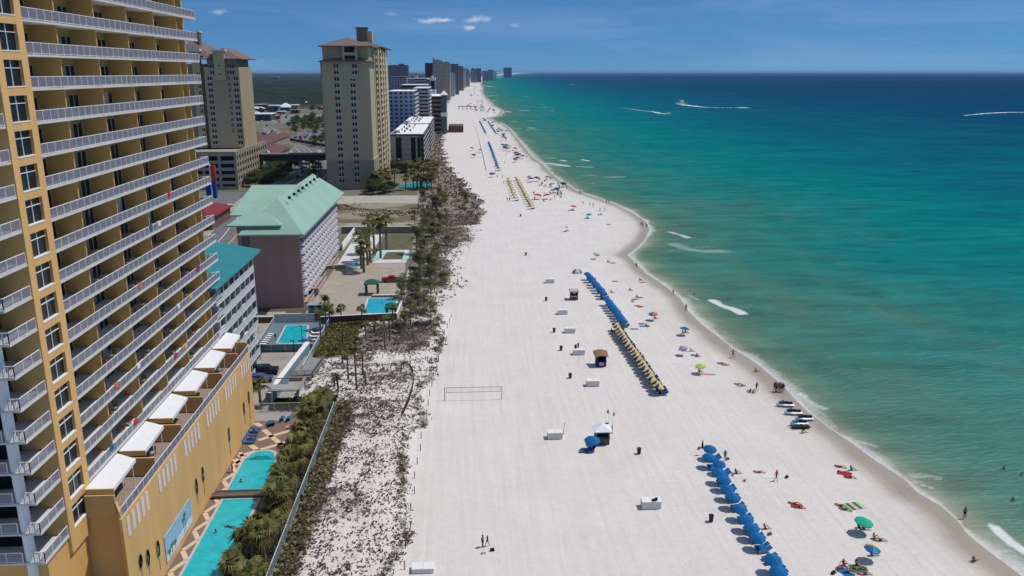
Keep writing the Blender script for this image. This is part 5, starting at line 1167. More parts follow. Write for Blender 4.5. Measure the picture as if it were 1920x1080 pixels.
mat_of_plants('garden_shrubs', 'dense green shrubs under the palms behind the pale fence', 5200, (-27.8, -22.9), (70, 130.5), lambda x, y: (vnoise(x, y, 3, 51) > .42) * .9, .75, cg, h_=.5, seed=9)
mat_of_plants('fence_scrub', 'olive brown scrub leaning against the dune side of the pale fence', 4200, (-22.4, -15), (68, 134), lambda x, y: sstep(-19.2, -21.0, x + 1.6 * (vnoise(x, y, 5, 52) - .5)), .62, lambda x, y, r_: np.array([.32, .29, .17]) * r_.uniform(.5, 1.4, (len(x), 1)), seed=10)
mat_of_plants('green_scrub', 'yellow green scrub below the brown wall of the hotel terrace', 6500, (-31, -13), (159, 181), lambda x, y: sstep(-22, -26, x + 4 * (vnoise(x, y, 5, 53) - .5)) * .9, .7, lambda x, y, r_: np.array([.25, .245, .10]) * r_.uniform(.5, 1.4, (len(x), 1)), seed=12)
mat_of_plants('garden_lawn', 'bright green planting between the pergola and the pale fence', 2600, (-33.8, -23), (131.6, 136.5), lambda x, y: x * 0 + .9, .45, lambda x, y, r_: np.array([.06, .10, .018]) * r_.uniform(.6, 1.3, (len(x), 1)), seed=13)
mat_of_plants('lot_weeds', 'dry weeds over the empty lot beyond the grey retaining wall', 5000, (-58, -16), (312, 360), lambda x, y: (vnoise(x * .3, y, 8, 54) > .5) * .6, .5, lambda x, y, r_: np.array([.13, .12, .06]) * r_.uniform(.5, 1.4, (len(x), 1)), seed=14)
pool('pool_water', [(-34, 412), (-27, 407), (-17, 408), (-15, 430), (-20, 440), (-26, 428), (-33, 420)], .12, POOL)

for i in range(60):
    x, y = random.choice([(random.uniform(-330, -230), random.uniform(900, 975)), (random.uniform(-300, -120), random.uniform(1160, 1330)), (random.uniform(-200, -130), random.uniform(870, 960)), (random.uniform(-175, -150), random.uniform(640, 760))])
    if abs(x - np.interp(y, [p[1] for p in road_pts], [p[0] for p in road_pts])) < 16: continue
    tree(4, x, y, 'rounded dark tree among the low village buildings far inland', 'trees among the far village', random.uniform(.9, 1.6))
# ---------------------------------------------------------------- beach furniture
BLU = mat('blue_canvas', (.0, .125, .35), rough=.8, var=.12, scale=1.5); BLUD = mat('navy_canvas', (.008, .03, .12), rough=.8); BLUT = mat('teal_blue_canvas', (.006, .10, .24), rough=.8)
YLW = mat('pale_yellow_canvas', (.62, .48, .16), rough=.8); ALP = mat('pole_metal', (.45, .45, .45), rough=.4, metal=.5); WOODP = mat('umbrella_wood', (.35, .24, .13))
def canopy(mb, r_, zt, drop, n=8, mats=(0,), seg=2, tilt=0.0, ta=0.0):
    rings = []
    M = Matrix.Rotation(tilt, 4, Vector((math.cos(ta), math.sin(ta), 0)))
    P = lambda x, y, z: tuple(M @ Vector((x, y, z - zt)) + Vector((0, 0, zt)))
    for s_ in range(1, seg + 2):
        f = s_ / (seg + 1); z = zt - drop * f ** 1.6; rings.append([P(r_ * f * math.cos(2 * math.pi * (j + .5) / n), r_ * f * math.sin(2 * math.pi * (j + .5) / n), z) for j in range(n)])
    top = P(0, 0, zt)
    for j in range(n):
        k = (j + 1) % n; mb.m = mats[j % len(mats)]
        mb.quad(top, rings[0][j], rings[0][k])
        for s_ in range(seg): mb.quad(rings[s_][j], rings[s_ + 1][j], rings[s_ + 1][k], rings[s_][k])
        a, b_ = rings[-1][j], rings[-1][k]; mb.quad(a, (a[0], a[1], a[2] - .16), (b_[0], b_[1], b_[2] - .16), b_)
    mb.m = 0
def umbrella(label, cmats, r_=1.0, h_=2.2, drop=.52, idx=(0,), tilt=.2, ta=0.0, loc=(0, 0, 0), group=None, pole=ALP):
    t_ = T('beach_umbrella', label, 'umbrella', loc, group=group)
    MB().tube([(0, 0, -.1), (0, 0, h_ + .06)], .03, 6).build('pole', pole, t_, world=False)
    q = MB(); canopy(q, r_, h_, drop, 8, idx, tilt=tilt, ta=ta); q.build('canopy', cmats, t_, world=False)
    q = MB()
    for j in range(8): a = 2 * math.pi * (j + .5) / 8; q.tube([(0, 0, h_ - drop - .05), (r_ * .6 * math.cos(a), r_ * .6 * math.sin(a), h_ - drop * .5)], .01, 3, cap=False)
    q.build('ribs', pole, t_, world=False)
    return remember(t_)
def lounger(label, m, loc=(0, 0, 0), group=None, back=.55, name='sun_lounger'):
    t_ = T(name, label, 'sun lounger', loc, group=group)
    q = MB(); q.box(-.31, .31, -.95, .35, .30, .37); q.build('seat', m, t_, world=False)
    q = MB(); q.obox((0, .35 + .32 * math.cos(back), .34 + .32 * math.sin(back)), .62, .68, .06, 0, back); q.build('backrest', m, t_, world=False)
    q = MB(); q.box(-.33, -.29, -.95, .35, .24, .30).box(.29, .33, -.95, .35, .24, .30); q.build('frame', WOODP, t_, world=False)
    for a in (-.3, .3):
        for b_ in (-.8, .25): MB().box(a - .025, a + .025, b_ - .025, b_ + .025, 0, .24).build('leg', WOODP, t_, world=False)
    return remember(t_)
ub = umbrella('x', [BLU], group='g'); lb = lounger('x', BLU)
uy = umbrella('x', [YLW, BLUD], idx=(0, 0, 1, 0, 1), r_=1.08, drop=.62, h_=2.1, pole=WOODP, tilt=.25, ta=R(90)); ld = lounger('x', BLUD); lt = lounger('x', BLUT)
first = {}
def put(proto, loc, rz, label, group, sc=None):
    if proto.name not in first: first[proto.name] = 1; proto.location = loc; proto.rotation_euler = (0, 0, rz); proto['label'] = label; proto['group'] = group; o = proto
    else: o = dup(proto, loc, rz, label, group)
    if sc: o.scale = (sc, sc, sc)
    return o
NR = [(1461, 1071), (1450, 1049), (1435, 1026, 1), (1421, 1006), (1410, 988), (1399.5, 972), (1388, 952), (1375, 931), (1365, 915), (1358, 898), (1348, 885), (1349, 868), (1330, 856), (1331.7, 841)]
k = 0
for q in NR:
    x, y = G(q[0], q[1], 1.85)
    if len(q) == 2:
        put(ub, (x, y, 0), random.uniform(-.2, .2), '%s open blue umbrella from the near end of the row nearest the camera' % ORD[k], 'blue umbrellas of the near row', random.uniform(.94, 1.06)); k += 1
    for s_ in (-1, 1):
        put(lb, (x + .75, y + s_ * .42 - .1, 0), R(-78), ('blue lounger in the uncovered pair of the near row' if len(q) == 3 else 'blue lounger under the blue umbrellas of the near row'), ('uncovered blue loungers' if len(q) == 3 else 'blue loungers under the near row'))
t_ = T('closed_umbrella', 'closed navy umbrella standing at the far end of the near blue row', 'umbrella', (*G(1316, 853), 0)); MB().tube([(0, 0, 0), (0, 0, 2.6)], .03, 6).build('pole', ALP, t_, world=False); MB().tube([(0, 0, 1.1), (0, 0, 1.5), (0, 0, 2.55)], [.16, .19, .03], 8).build('canopy', BLUD, t_, world=False)
def row(pa, pb, n, up, lp, tag_u, grp, r_lab, sc=1.0, za=1.85, lx=.75, lo=True):
    A = Vector(G(*pa, za)); B = Vector(G(*pb, za))
    for i in range(n):
        p = A.lerp(B, i / (n - 1)); x, y = p.x + random.uniform(-.15, .15), p.y + random.uniform(-.15, .15)
        lab = tag_u if n > 26 or sc < .99 else '%s %s' % (ORD[i], r_lab)
        put(up, (x, y, 0), random.uniform(-.3, .3), lab, grp, None)
        if lo:
            for s_ in (-1, 1): put(lp, (x + lx, y + s_ * .42, 0), R(-80 + random.uniform(-5, 5)), 'lounger in the pairs beneath the ' + grp, 'loungers beneath the ' + grp)
row((1131, 548), (1102, 513), 8, ub, lt, '', 'blue umbrellas of the middle row, farther half', 'blue umbrella from the near end, farther half of the middle blue row')
row((1167, 599), (1138, 560), 9, ub, lt, '', 'blue umbrellas of the middle row, nearer half', 'blue umbrella from the near end, nearer half of the middle blue row') 
row((1236, 722), (1155, 606), 21, uy, ld, '', 'yellow and navy umbrellas of the middle row', 'yellow and navy umbrella from the near end of the long middle row')
row((966, 369), (953, 334), 9, uy, ld, '', 'yellow umbrellas of the far left row', 'yellow umbrella from the near end, far left yellow row')
row((996, 384), (968, 332), 15, uy, ld, '', 'yellow umbrellas of the far right row', 'yellow umbrella from the near end, far right yellow row')
row((934, 314), (916, 266), 18, ub, lb, '', 'blue umbrellas of the third blue row', 'blue umbrella from the near end, third blue row up the beach')
row((910, 248), (899, 227), 14, ub, lb, '', 'blue umbrellas of the far left blue row', 'blue umbrella from the near end, far left blue row')
row((929, 248), (915, 227), 14, ub, lb, '', 'blue umbrellas of the far right blue row', 'blue umbrella from the near end, far right blue row')
# storage bins
BINW = mat('bin_white', (.66, .65, .63), rough=.7, var=.05); BINT = mat('bin_lid_white', (.76, .75, .73), rough=.7, var=.04)
def bin_(label, x, y, w_=2.3, d__=1.35, h_=1.05, rz=0):
    t_ = T('storage_bin', label, 'storage bin', (x, y, 0), rz, group='white storage bins on the sand'); MB().box(-w_ / 2, w_ / 2, -d__ / 2, d__ / 2, 0, h_).build('body', BINW, t_, world=False)
    MB().box(-w_ / 2 - .04, -.02, -d__ / 2 - .04, d__ / 2 + .02, h_ + .005, h_ + .09).build('lid', BINT, t_, world=False); MB().box(.02, w_ / 2 + .04, -d__ / 2 - .04, d__ / 2 + .02, h_ + .005, h_ + .09).build('lid', BINT, t_, world=False)
for u, v, lab in ((1031.5, 531, 'white storage bin left of the wooden kiosk, farthest of the line'), (1055, 590, 'white storage bin below the wooden kiosk'), (1069, 625, 'white storage bin just above the small flag'), (1086, 666, 'white storage bin crossed by the flagpole'), (1112, 725, 'white storage bin below the brown roofed kiosk'), (1041, 824, 'white storage bin with a pole, left of the white tented kiosk'), (1222, 955, 'white storage bin with dark gear on top, nearest the umbrella row'), (793, 1075, 'flat white bin at the bottom edge near the dunes')):
    x, y = G(u, v); bin_(lab, x, y + .6, w_=2.5 if v > 900 else 2.3, h_=.55 if v > 1060 else 1.05)
x, y = G(1231, 938, 1.2); t_ = T('gear_pile', 'dark gear lying on the lid of the near storage bin', 'gear', (x - .3, y, 1.15)); MB().obox((0, 0, .12), .5, .4, .22, .3).obox((.3, .1, .2), .15, .3, .4, 1.0).build('bag', BLK, t_, world=False)
t_ = T('pole', 'leaning grey pole behind the storage bin near the white tented kiosk', 'pole', (*G(1056, 815), 0)); MB().tube([(0, 0, 0), (.2, .2, 1.9)], .04, 6).build('shaft', POST, t_, world=False)
# bins for rubbish
def trash(label, x, y):
    t_ = T('trash_can', label, 'trash can', (x, y, 0), group='blue trash cans on the sand'); MB().tube([(0, 0, 0), (0, 0, .5), (0, 0, .92)], [.26, .30, .32], 12).build('barrel', mat('barrel_navy', (.012, .022, .07), rough=.5), t_, world=False); MB().tube([(0, 0, .9), (0, 0, .97)], [.345, .345], 12).build('rim', mat('barrel_rim', (.02, .02, .03)), t_, world=False)
for u, v, lab in ((986, 479, 'dark trash can alone on the sand, farthest up the beach'), (1024, 564, 'dark trash can left of the wooden kiosk'), (1039, 623, 'navy trash can left of the bin above the small flag'), (1052, 657, 'navy trash can left of the flagpole'), (1069, 709, 'navy trash can left of the brown roofed kiosk'), (1198, 851, 'blue trash can between the tented kiosk and the near umbrellas'), (1333, 978, 'blue trash can beside the near row of blue umbrellas'), (976, 406, 'dark trash can below the yellow umbrella rows')): trash(lab, *G(u, v))
# kiosks
DKW = mat('kiosk_wood', (.16, .10, .055), var=.2, scale=3)
def kiosk(label, x, y, bodym, roofm, w_, h_, style):
    t_ = T('beach_kiosk', label, 'kiosk', (x, y, 0))
    q = MB(); q.box(-w_ / 2, w_ / 2, -w_ / 2, w_ / 2, 0, h_ * .38); q.box(-w_ / 2, -w_ / 2 + .15, -w_ / 2, w_ / 2, h_ * .38, h_ * .78).box(w_ / 2 - .15, w_ / 2, -w_ / 2, w_ / 2, h_ * .38, h_ * .78).box(-w_ / 2, w_ / 2, w_ / 2 - .15, w_ / 2 - .003, h_ * .385, h_ * .78); q.build('body', bodym, t_, world=False)
    MB().box(-w_ / 2 - .08, w_ / 2 + .08, -w_ / 2 - .25, -w_ / 2 + .2, h_ * .38 + .004, h_ * .42).build('counter', BINT if style == 0 else bodym, t_, world=False)
    q = MB()
    if style == 0: q.box(-w_ / 2 - .3, w_ / 2 + .3, -w_ / 2 - .3, w_ / 2 + .3, h_ * .80, h_ * .86); q.obox((0, 0, h_ * .9), w_ + .3, w_ + .3, .1, 0, .1)
    elif style == 1:
        for j in range(5): a = (j - 2) / 2; q.obox((a * (w_ / 2 + .1), 0, h_ * .98 - .22 * a * a), w_ / 4 + .25, w_ + .9, .07, 0, .15, a * .38)
    else: q.hip(-w_ / 2 - .35, w_ / 2 + .35, -w_ / 2 - .35, w_ / 2 + .35, h_ * .80, h_ * 1.08, .12, inset=w_ / 2 + .3)
    q.build('roof', roofm, t_, world=False)
    if style == 1: MB().box(-.45, .45, -w_ / 2 - .03, -w_ / 2 - .005, .25, .95).build('sign', mat('kiosk_sign_lilac', (.55, .45, .62), var=.3, scale=8), t_, world=False)
    if style == 0: MB().box(-.35, .35, -w_ / 2 - .03, -w_ / 2 - .005, h_ * .62, h_ * .75).build('sign', mat('cream_sign', (.6, .45, .25)), t_, world=False)
    return t_
kiosk('brown wooden kiosk with a flat grey roof at the top of the bin line', *G(1076, 561), DKW, mat('grey_roof_board', (.42, .40, .38)), 1.9, 2.7, 0)
kiosk('navy kiosk with a curved brown roof and a lilac sign on its front', *G(1126, 685), mat('kiosk_navy', (.012, .04, .10)), mat('brown_tarp', (.26, .14, .075)), 1.9, 2.7, 1)
kiosk('grey kiosk under a white hipped canvas roof beside two black flags', *G(1128, 829), mat('kiosk_grey', (.10, .10, .10)), mat('white_canvas', (.74, .77, .80)), 2.1, 2.9, 2)
x, y = G(1111, 824, 1.85); umbrella('single open blue umbrella beside the white tented kiosk', [BLU], loc=(x, y, 0), r_=1.2)
for a in (-.5, .4): l_ = dup(lb, (x - .6 + a, y - .3, 0), R(-60 + 30 * a), 'blue lounger beside the white tented kiosk', 'blue loungers at the tented kiosk')
# flags
def flag(label, x, y, h_, az, sz=(.95, .7)):
    t_ = T('flag', label, 'flag', (x, y, 0)); MB().tube([(0, 0, 0), (0, 0, h_)], .025, 6).build('pole', ALP, t_, world=False)
    q = MB(); q.m = 0; n = 8
    for i in range(n):
        for j in range(5):
            f = lambda a, b_: (math.cos(az) * sz[0] * a / n, math.sin(az) * sz[0] * a / n + .09 * math.sin(a * 1.1), h_ - .05 - sz[1] * b_ / 5 - .35 * (a / n) ** 1.5)
            q.m = 1 if (i in (3, 4) and j in (1, 2, 3)) or (i + j) % 7 == 3 else 0
            q.quad(f(i, j), f(i + 1, j), f(i + 1, j + 1), f(i, j + 1))
    q.m = 0; q.build('cloth', [mat('flag_black', (.012, .012, .02)), mat('flag_white', (.6, .6, .62))], t_, world=False)
x, y = G(1085, 682); flag('black and white flag on a thin pole in front of a storage bin', x, y, 4.4, math.pi + .3, (1.0, .9))
x, y = G(1147, 813); flag('black and white flag leaning left beside the white tented kiosk', x - .5, y + .3, 3.9, R(100), (.9, .55)); flag('black and white flag nearest the black stand right of the tented kiosk', x + .1, y, 3.6, R(60), (1.0, .55))
t_ = T('flag_stand', 'black post stand right of the white tented kiosk', 'stand', (x, y, 0)); MB().tube([(0, 0, 0), (0, 0, 1.5)], .06, 6).obox((-.6, .3, .2), 1.4, .06, .06, -.4).obox((-.7, .8, 1.3), .5, .35, .35).build('post', BLK, t_, world=False)
# volleyball net
xa, ya = G(834, 751); xb, yb_ = G(941, 748); t_ = T('volleyball_net', 'volleyball net strung between two posts on the open white sand', 'volleyball net', ((xa + xb) / 2, ya, 0))
for x_ in (xa, xb): MB().tube([(x_, ya, 0), (x_, ya, 2.45)], .06, 8).build('post', POST, t_)
NET = mat('net_cord', (.16, .12, .11)); q = MB(); q.obox(((xa + xb) / 2, ya, 2.38), xb - xa - .5, .04, .07).obox(((xa + xb) / 2, ya, 1.5), xb - xa - .5, .04, .06)
for x_ in np.arange(xa + .3, xb - .2, .28): q.box(x_ - .006, x_ + .006, ya - .006, ya + .006, 1.5, 2.38)
q.box(xa + .27, xa + .33, ya - .02, ya + .02, 1.5, 2.38).box(xb - .33, xb - .27, ya - .02, ya + .02, 1.5, 2.38)
q.build('net', NET, t_)
# stakes of a rope line up the beach
o0 = None
for i in range(34):
    f = i / 33; u = 885 + (911 - 885) * f ** .75; v = 227 + (320 - 227) * f; x, y = G(u, v)
    if o0 is None: o0 = MB().tube([(0, 0, 0), (0, 0, 1.2)], .16, 6).build('marker_post', BLK); o = o0
    else: o = o0.copy(); C.objects.link(o)
    o.location = (x, y, 0); tag(o, 'small dark marker post in the dotted line up the far beach', 'post', 'dotted line of marker posts up the far beach')
# beach tent
x, y = G(1082, 512); t_ = T('beach_tent', 'low grey and white dome tent at the head of the middle blue row', 'tent', (x, y, 0))
q = MB(); n = 12
for i in range(n):
    for j in range(4):
        f = lambda a, b_: (1.5 * math.cos(b_ / 4 * math.pi / 2) * math.cos(2 * math.pi * a / n), 1.2 * math.cos(b_ / 4 * math.pi / 2) * math.sin(2 * math.pi * a / n), 1.25 * math.sin(b_ / 4 * math.pi / 2))
        q.m = 1 if i in (8, 9, 3) else 0; q.quad(f(i, j), f(i + 1, j), f(i + 1, j + 1), f(i, j + 1))
q.m = 0; q.build('shell', [mat('tent_grey', (.20, .18, .18)), mat('tent_white', (.6, .6, .6))], t_, world=False)
# personal umbrellas (canopy centre px, colours)
ORG = mat('orange_canvas', (.60, .16, .07), rough=.8); AQU = mat('aqua_canvas', (.02, .35, .45), rough=.8); LIM = mat('lime_canvas', (.42, .60, .12), rough=.8); LAV = mat('lavender_canvas', (.35, .27, .55), rough=.8); GRE = mat('green_canvas', (.01, .38, .23), rough=.8); RED = mat('red_canvas', (.50, .01, .03), rough=.8); YLO = mat('bright_yellow_canvas', (.75, .45, .04), rough=.8); BLK2 = mat('dark_canvas', (.02, .02, .03)); WCV = mat('plain_white_canvas', (.7, .7, .7)); PUR = mat('purple_canvas', (.10, .05, .28))
PU = [(1621, 976, [GRE], (0,), 1.15, 'bright green umbrella near the water on the nearer beach'), (1637, 1026, [BLU, YLO, ORG, AQU], (1, 1, 2, 0, 0, 3, 0, 1), .95, 'blue and yellow segmented umbrella below the bright green one'), (1284, 614, [BLU, AQU], (0, 0, 0, 1), 1.05, 'blue umbrella standing alone near the water beyond the lavender one'), (1281, 651, [LAV], (0,), .95, 'lavender umbrella over a dark group near the water'), (1313.5, 684.5, [LIM], (0,), 1.05, 'lime green umbrella near the pink towel'), (1224.6, 587, [ORG, AQU, BLU], (0, 0, 1, 1, 2, 0), 1.1, 'orange and aqua umbrella right of the middle blue row'), (1075.6, 386, [RED], (0,), 1.5, 'bright red umbrella alone on the upper beach'), (1117.5, 475, [GRE, LIM], (0, 1), .9, 'small pale green umbrella on the upper beach'), (1037, 355, [AQU, BLU], (0, 1), 1.4, 'aqua blue umbrella among the crowd near the water line'), (1034, 344, [PUR, LAV], (0, 0, 1), 1.5, 'purple umbrella with lighter panels in the upper crowd'), (1025, 331, [BLK2], (0,), 1.3, 'dark umbrella at the top of the upper crowd near the water'), (991, 331, [PUR], (0,), 1.2, 'small purple umbrella right of the far yellow row'), (1104, 401, [AQU], (0,), 1.2, 'pale aqua umbrella right of the bright red one'), (1063, 425, [WCV, GRE], (0, 1), .9, 'small white and green umbrella below the bright red one'), (1050, 358, [WCV, BLU], (0, 1), 1.2, 'white and blue umbrella right of the aqua one'), (1022, 360, [WCV], (0,), 1.0, 'small white umbrella left of the aqua one')]
for u, v, ms_, ix, r_, lab in PU:
    x, y = G(u, v, 1.8); umbrella(lab, ms_, r_=r_, h_=2.0, drop=.38, idx=ix, tilt=.15, ta=random.uniform(0, 6), loc=(x, y, 0), group='single umbrellas brought by beachgoers')
TW = {}
def towel(label, x, y, rz, m, w_=.8, l_=1.8, name='beach_towel'):
    o = MB().obox((0, 0, .02), w_, l_, .03, 0).build(name, m); o.location = (x, y, 0); o.rotation_euler = (0, 0, rz); return tag(o, label, 'towel')
towel('long pink towel on the sand beside the lime umbrella shadow', *G(1328, 702), R(80), mat('pink_cloth', (.55, .14, .25)), .7, 2.6)
towel('dark striped towel spread alone right of the yellow umbrella row', *G(1189, 617), R(85), mat('striped_navy_cloth', (.10, .09, .20), var=.6, scale=6), .8, 1.8)
t_ = T('beach_mat', 'large lime, blue and yellow beach mat near the bright green umbrella', 'mat', (*G(1601, 949), 0), R(12)); q = MB()
for i in range(5): q.m = (0, 1, 2, 1, 0)[i]; q.box(-1.3 + .52 * i, -.78 + .52 * i, -.9, .9, .005, .03)
q.m = 0; q.build('cloth', [LIM, BLU, YLO], t_, world=False)
# jet skis on the sand
def jetski(label, x, y, rz, m):
    t_ = T('jet_ski', label, 'jet ski', (x, y, 0), rz, group='jet skis pulled up near the water')
    q = MB(); secs = [(-1.45, .42, .45), (-.8, .55, .5), (.2, .58, .55), (1.0, .42, .62), (1.5, .10, .75)]
    rg = []
    for sx, w_, zt in secs:
        n = len(q.v); q.v += [(sx, -w_, zt * .75), (sx, -w_ * .7, .15), (sx, 0, .05), (sx, w_ * .7, .15), (sx, w_, zt * .75), (sx, w_ * .55, zt), (sx, -w_ * .55, zt)]; rg.append(n)
    for i in range(4):
        for j in range(7): k_ = (j + 1) % 7; q.f.append((rg[i] + j, rg[i + 1] + j, rg[i + 1] + k_, rg[i] + k_)); q.mi.append(0)
    q.f.append(tuple(rg[0] + j for j in range(7))); q.mi.append(0); q.f.append(tuple(rg[4] + 6 - j for j in range(7))); q.mi.append(0)
    q.build('hull', mat('hull_white', (.55, .60, .66), rough=.3), t_, world=False)
    MB().obox((-.55, 0, .68), 1.3, .42, .3).obox((-.15, 0, .85), .5, .36, .15).build('seat', mat('seat_black', (.015, .015, .03)), t_, world=False)
    MB().obox((.65, 0, .78), .9, .6, .3, 0, 0, .25).build('hood', m, t_, world=False)
    MB().tube([(.35, -.42, 1.05), (.35, .42, 1.05)], .03, 5).box(.3, .4, -.05, .05, .8, 1.05).build('handlebar', BLK, t_, world=False)
for i, (u, v, m_, lab) in enumerate(((1472, 762, BLUT, 'jet ski farthest from the camera in the row at the water edge'), (1487, 777, BLUD, 'second farthest jet ski in the row at the water edge'), (1508, 788, BLUD, 'third jet ski in the row, closest to the wet sand'), (1498, 797, AQU, 'jet ski nearest the camera in the row at the water edge'))):
    x, y = G(u, v); jetski(lab, x, y, math.pi + R(random.uniform(-6, 6)), m_); 
x, y = G(1501, 803); t_ = T('beach_trolley', 'low dark two wheeled trolley below the jet skis', 'trolley', (x, y, 0)); MB().obox((0, 0, .3), 3.0, .9, .12).obox((-1.9, 0, .3), 1.1, .06, .06).build('frame', BLK, t_, world=False); 
for s_ in (-1, 1): MB().tube([(.3, s_ * .5, .25), (.3, s_ * .68, .25)], .25, 10).build('wheel', BLK, t_, world=False)
# boats out at sea, each with its wake
def boat(label, u, v, rz, L_=8):
    x, y = G(u, v); t_ = T('motor_boat', label, 'boat', (x, y, 0), rz); q = MB(); rg = []
    for sx, w_, zt in ((-.5, .16, .12), (-.1, .18, .13), (.25, .14, .15), (.5, .01, .18)):
        n = len(q.v); q.v += [(sx * L_, -w_ * L_, zt * L_), (sx * L_, -w_ * L_ * .6, 0), (sx * L_, w_ * L_ * .6, 0), (sx * L_, w_ * L_, zt * L_)]; rg.append(n)
    for i in range(3):
        for j in range(4): k_ = (j + 1) % 4; q.f.append((rg[i] + j, rg[i + 1] + j, rg[i + 1] + k_, rg[i] + k_)); q.mi.append(0)
    q.f.append(tuple(rg[0] + j for j in range(4))); q.mi.append(0)
    q.build('hull', WHT, t_, world=False); MB().obox((-.05 * L_, 0, .22 * L_), .25 * L_, .2 * L_, .16 * L_).box(-.2 * L_, .15 * L_, -.12 * L_, .12 * L_, .30 * L_, .32 * L_).build('cabin', WHT, t_, world=False)
boat('white motor boat at the head of the long straight wake far out', 1277, 196, math.pi, 22); boat('small boat at the right end of the short curved wake', 1253, 214, 0, 8)
FM = mat('wake_foam', (.72, .75, .76), var=.1)
def wake(pts, w0, w1):
    P = [G(u, v) for u, v in pts]; q = MB(); r_ = random.Random(3); prev = None
    N = 60
    for i in range(N + 1):
        f = i / N * (len(P) - 1); a = int(min(f, len(P) - 2)); g = f - a; p = Vector(P[a]).lerp(Vector(P[a + 1]), g); d = (Vector(P[a + 1]) - Vector(P[a])).normalized(); n_ = Vector((-d.y, d.x)); w_ = (w0 + (w1 - w0) * i / N) * r_.uniform(.35, 1.3) / 2
        c_ = (p + n_ * w_, p - n_ * w_)
        if prev and r_.random() < .93: q.quad((*prev[1], .35), (*c_[1], .35), (*c_[0], .35), (*prev[0], .35))
        prev = c_
    struct(q.build('wake', FM))
wake([(1274, 196), (1290, 198), (1320, 201.5), (1375, 202.5)], 16, 6); wake([(1384, 202.5), (1401, 202)], 22, 22); wake([(1253, 214.5), (1238, 213), (1222, 209.5), (1205, 208)], 9, 3); wake([(1205, 208), (1168, 203)], 3, 1.5)
wake([(1930, 211), (1890, 211), (1850, 213), (1808, 217)], 14, 5); wake([(1070, 158.5), (1076, 158.8)], 18, 18)
# pool side furniture
for i in range(9):
    x, y = G(*[(478, 806), (475, 812), (472, 819), (469, 826), (466, 832), (505, 798), (512, 796), (529, 788), (541, 788)][i]); dup(lb, (x, y, .04), R([80, 80, 80, 80, 80, 200, 200, 180, 180][i]), 'blue lounger on the brick deck at the far end of the turquoise pool', 'blue loungers on the tower pool deck')
for i in range(2): x, y = G(*[(478, 1030), (474, 1038)][i]); dup(lb, (x, y, .04), R(100), 'blue lounger half hidden among the garden palms', 'blue loungers among the palms')
lw = lounger('x', BINT)
for i in range(7): put(lw, (-42.4 + .02 * i, 164.6 + i * 1.35, .36), R(-100), 'white lounger in the slanted row on the raised blue deck', 'white loungers on the raised blue deck')
for i in range(3): put(lw, (-33.0, 168 + i * 2.4, .36), R(90), 'white lounger between the blue deck pool and its sea side fence', 'white loungers on the sea side of the blue deck')
for i in range(9): put(lw, (-23.6 + i * .8, 185.6, .11), R(0), 'white lounger in the near row beside the blue hotel pool', 'white loungers near row')
for i in range(9): put(lw, (-23.6 + i * .8, 204.2, .11), R(180), 'white lounger in the far row beside the blue hotel pool', 'white loungers far row')
for i, (x_, y_) in enumerate(((-45.4, 169), (-45.6, 171.5))): put(lw, (x_, y_, .06), R(70), 'white lounger on the concrete left of the raised blue deck', 'white loungers on the concrete')
def lamp(label, u, v, h_):
    x, y = G(u, v); t_ = T('lamp_post', label, 'lamp post', (x, y, 0)); MB().tube([(0, 0, 0), (0, 0, h_)], .07, 6).build('pole', BLK, t_, world=False); MB().obox((-.3, 0, h_), .7, .2, .12).build('lamp_head', BLK, t_, world=False)
lamp('dark lamp post on the concrete lot in front of the raised blue deck', 552, 669, 3.4); lamp('dark lamp post at the pool of the raised blue deck', 567, 641, 3.6)
# vehicles
def vehicle(name, label, cat, x, y, rz, bm, L_=4.7, W_=1.85, H_=1.5, pickup=False, van=False, group=None, z=.05):
    t_ = T(name, label, cat, (x, y, z), rz, group=group); q = MB()
    prof = [(-.5, .28), (-.5, .62), (-.46, .66), (-.22, .68), (-.12, .98), (.02, 1.0), (.36, .98) if not pickup else (.14, .98), (.47, .66) if not pickup else (.2, .64), (.5, .62), (.5, .28)]
    if van: prof[6] = (.46, .99); prof[7] = (.5, .7)
    P = [(a * L_, b_ * H_) for a, b_ in prof]; n = len(P)
    def ring(y_, ins):
        k = len(q.v)
        for (a, b_) in P: q.v.append((a, y_ * (1 - ins * max(0, (b_ / H_ - .64)) * 1.1), b_))
        return k
    r0 = ring(-W_ / 2, .5); r1 = ring(W_ / 2, .5)
    q.f.append(tuple(r0 + i for i in range(n))); q.f.append(tuple(r1 + n - 1 - i for i in range(n))); q.mi += [0, 0]
    for i in range(n): j = (i + 1) % n; q.f.append((r0 + j, r0 + i, r1 + i, r1 + j)); q.mi.append(0)
    q.build('body', bm, t_, world=False)
    q = MB(); xe = (.30 if not pickup else .10) if not van else .42
    for s_ in (-1, 1): q.obox(((-.10 + xe) / 2 * L_, s_ * W_ * .452, H_ * .80), (xe + .12) * L_, .06, H_ * .2, 0, -s_ * .35)
    q.obox((-.165 * L_, 0, H_ * .83), .05, W_ * .78, H_ * .33, 0, 0, .95)
    q.obox((((.405 if not pickup else .165) if not van else .475) * L_, 0, H_ * .83), .05, W_ * .78, H_ * .3, 0, 0, -.75)
    q.build('windows', GLD, t_, world=False)
    for a in (-.31, .31):
        for s_ in (-1, 1): MB().tube([(a * L_, s_ * W_ * .36, .33), (a * L_, s_ * W_ * .51, .33)], .33, 12).build('wheel', BLK, t_, world=False)
    for s_ in (-1, 1): MB().obox((-.5 * L_ - .01, s_ * W_ * .36, H_ * .5), .04, .3, .14).build('headlight', WHT, t_, world=False)
    if pickup: MB().box(.21 * L_, .48 * L_, -W_ * .42, W_ * .42, H_ * .645, H_ * .66).build('load_bed', BLK, t_, world=False)
    return remember(t_)
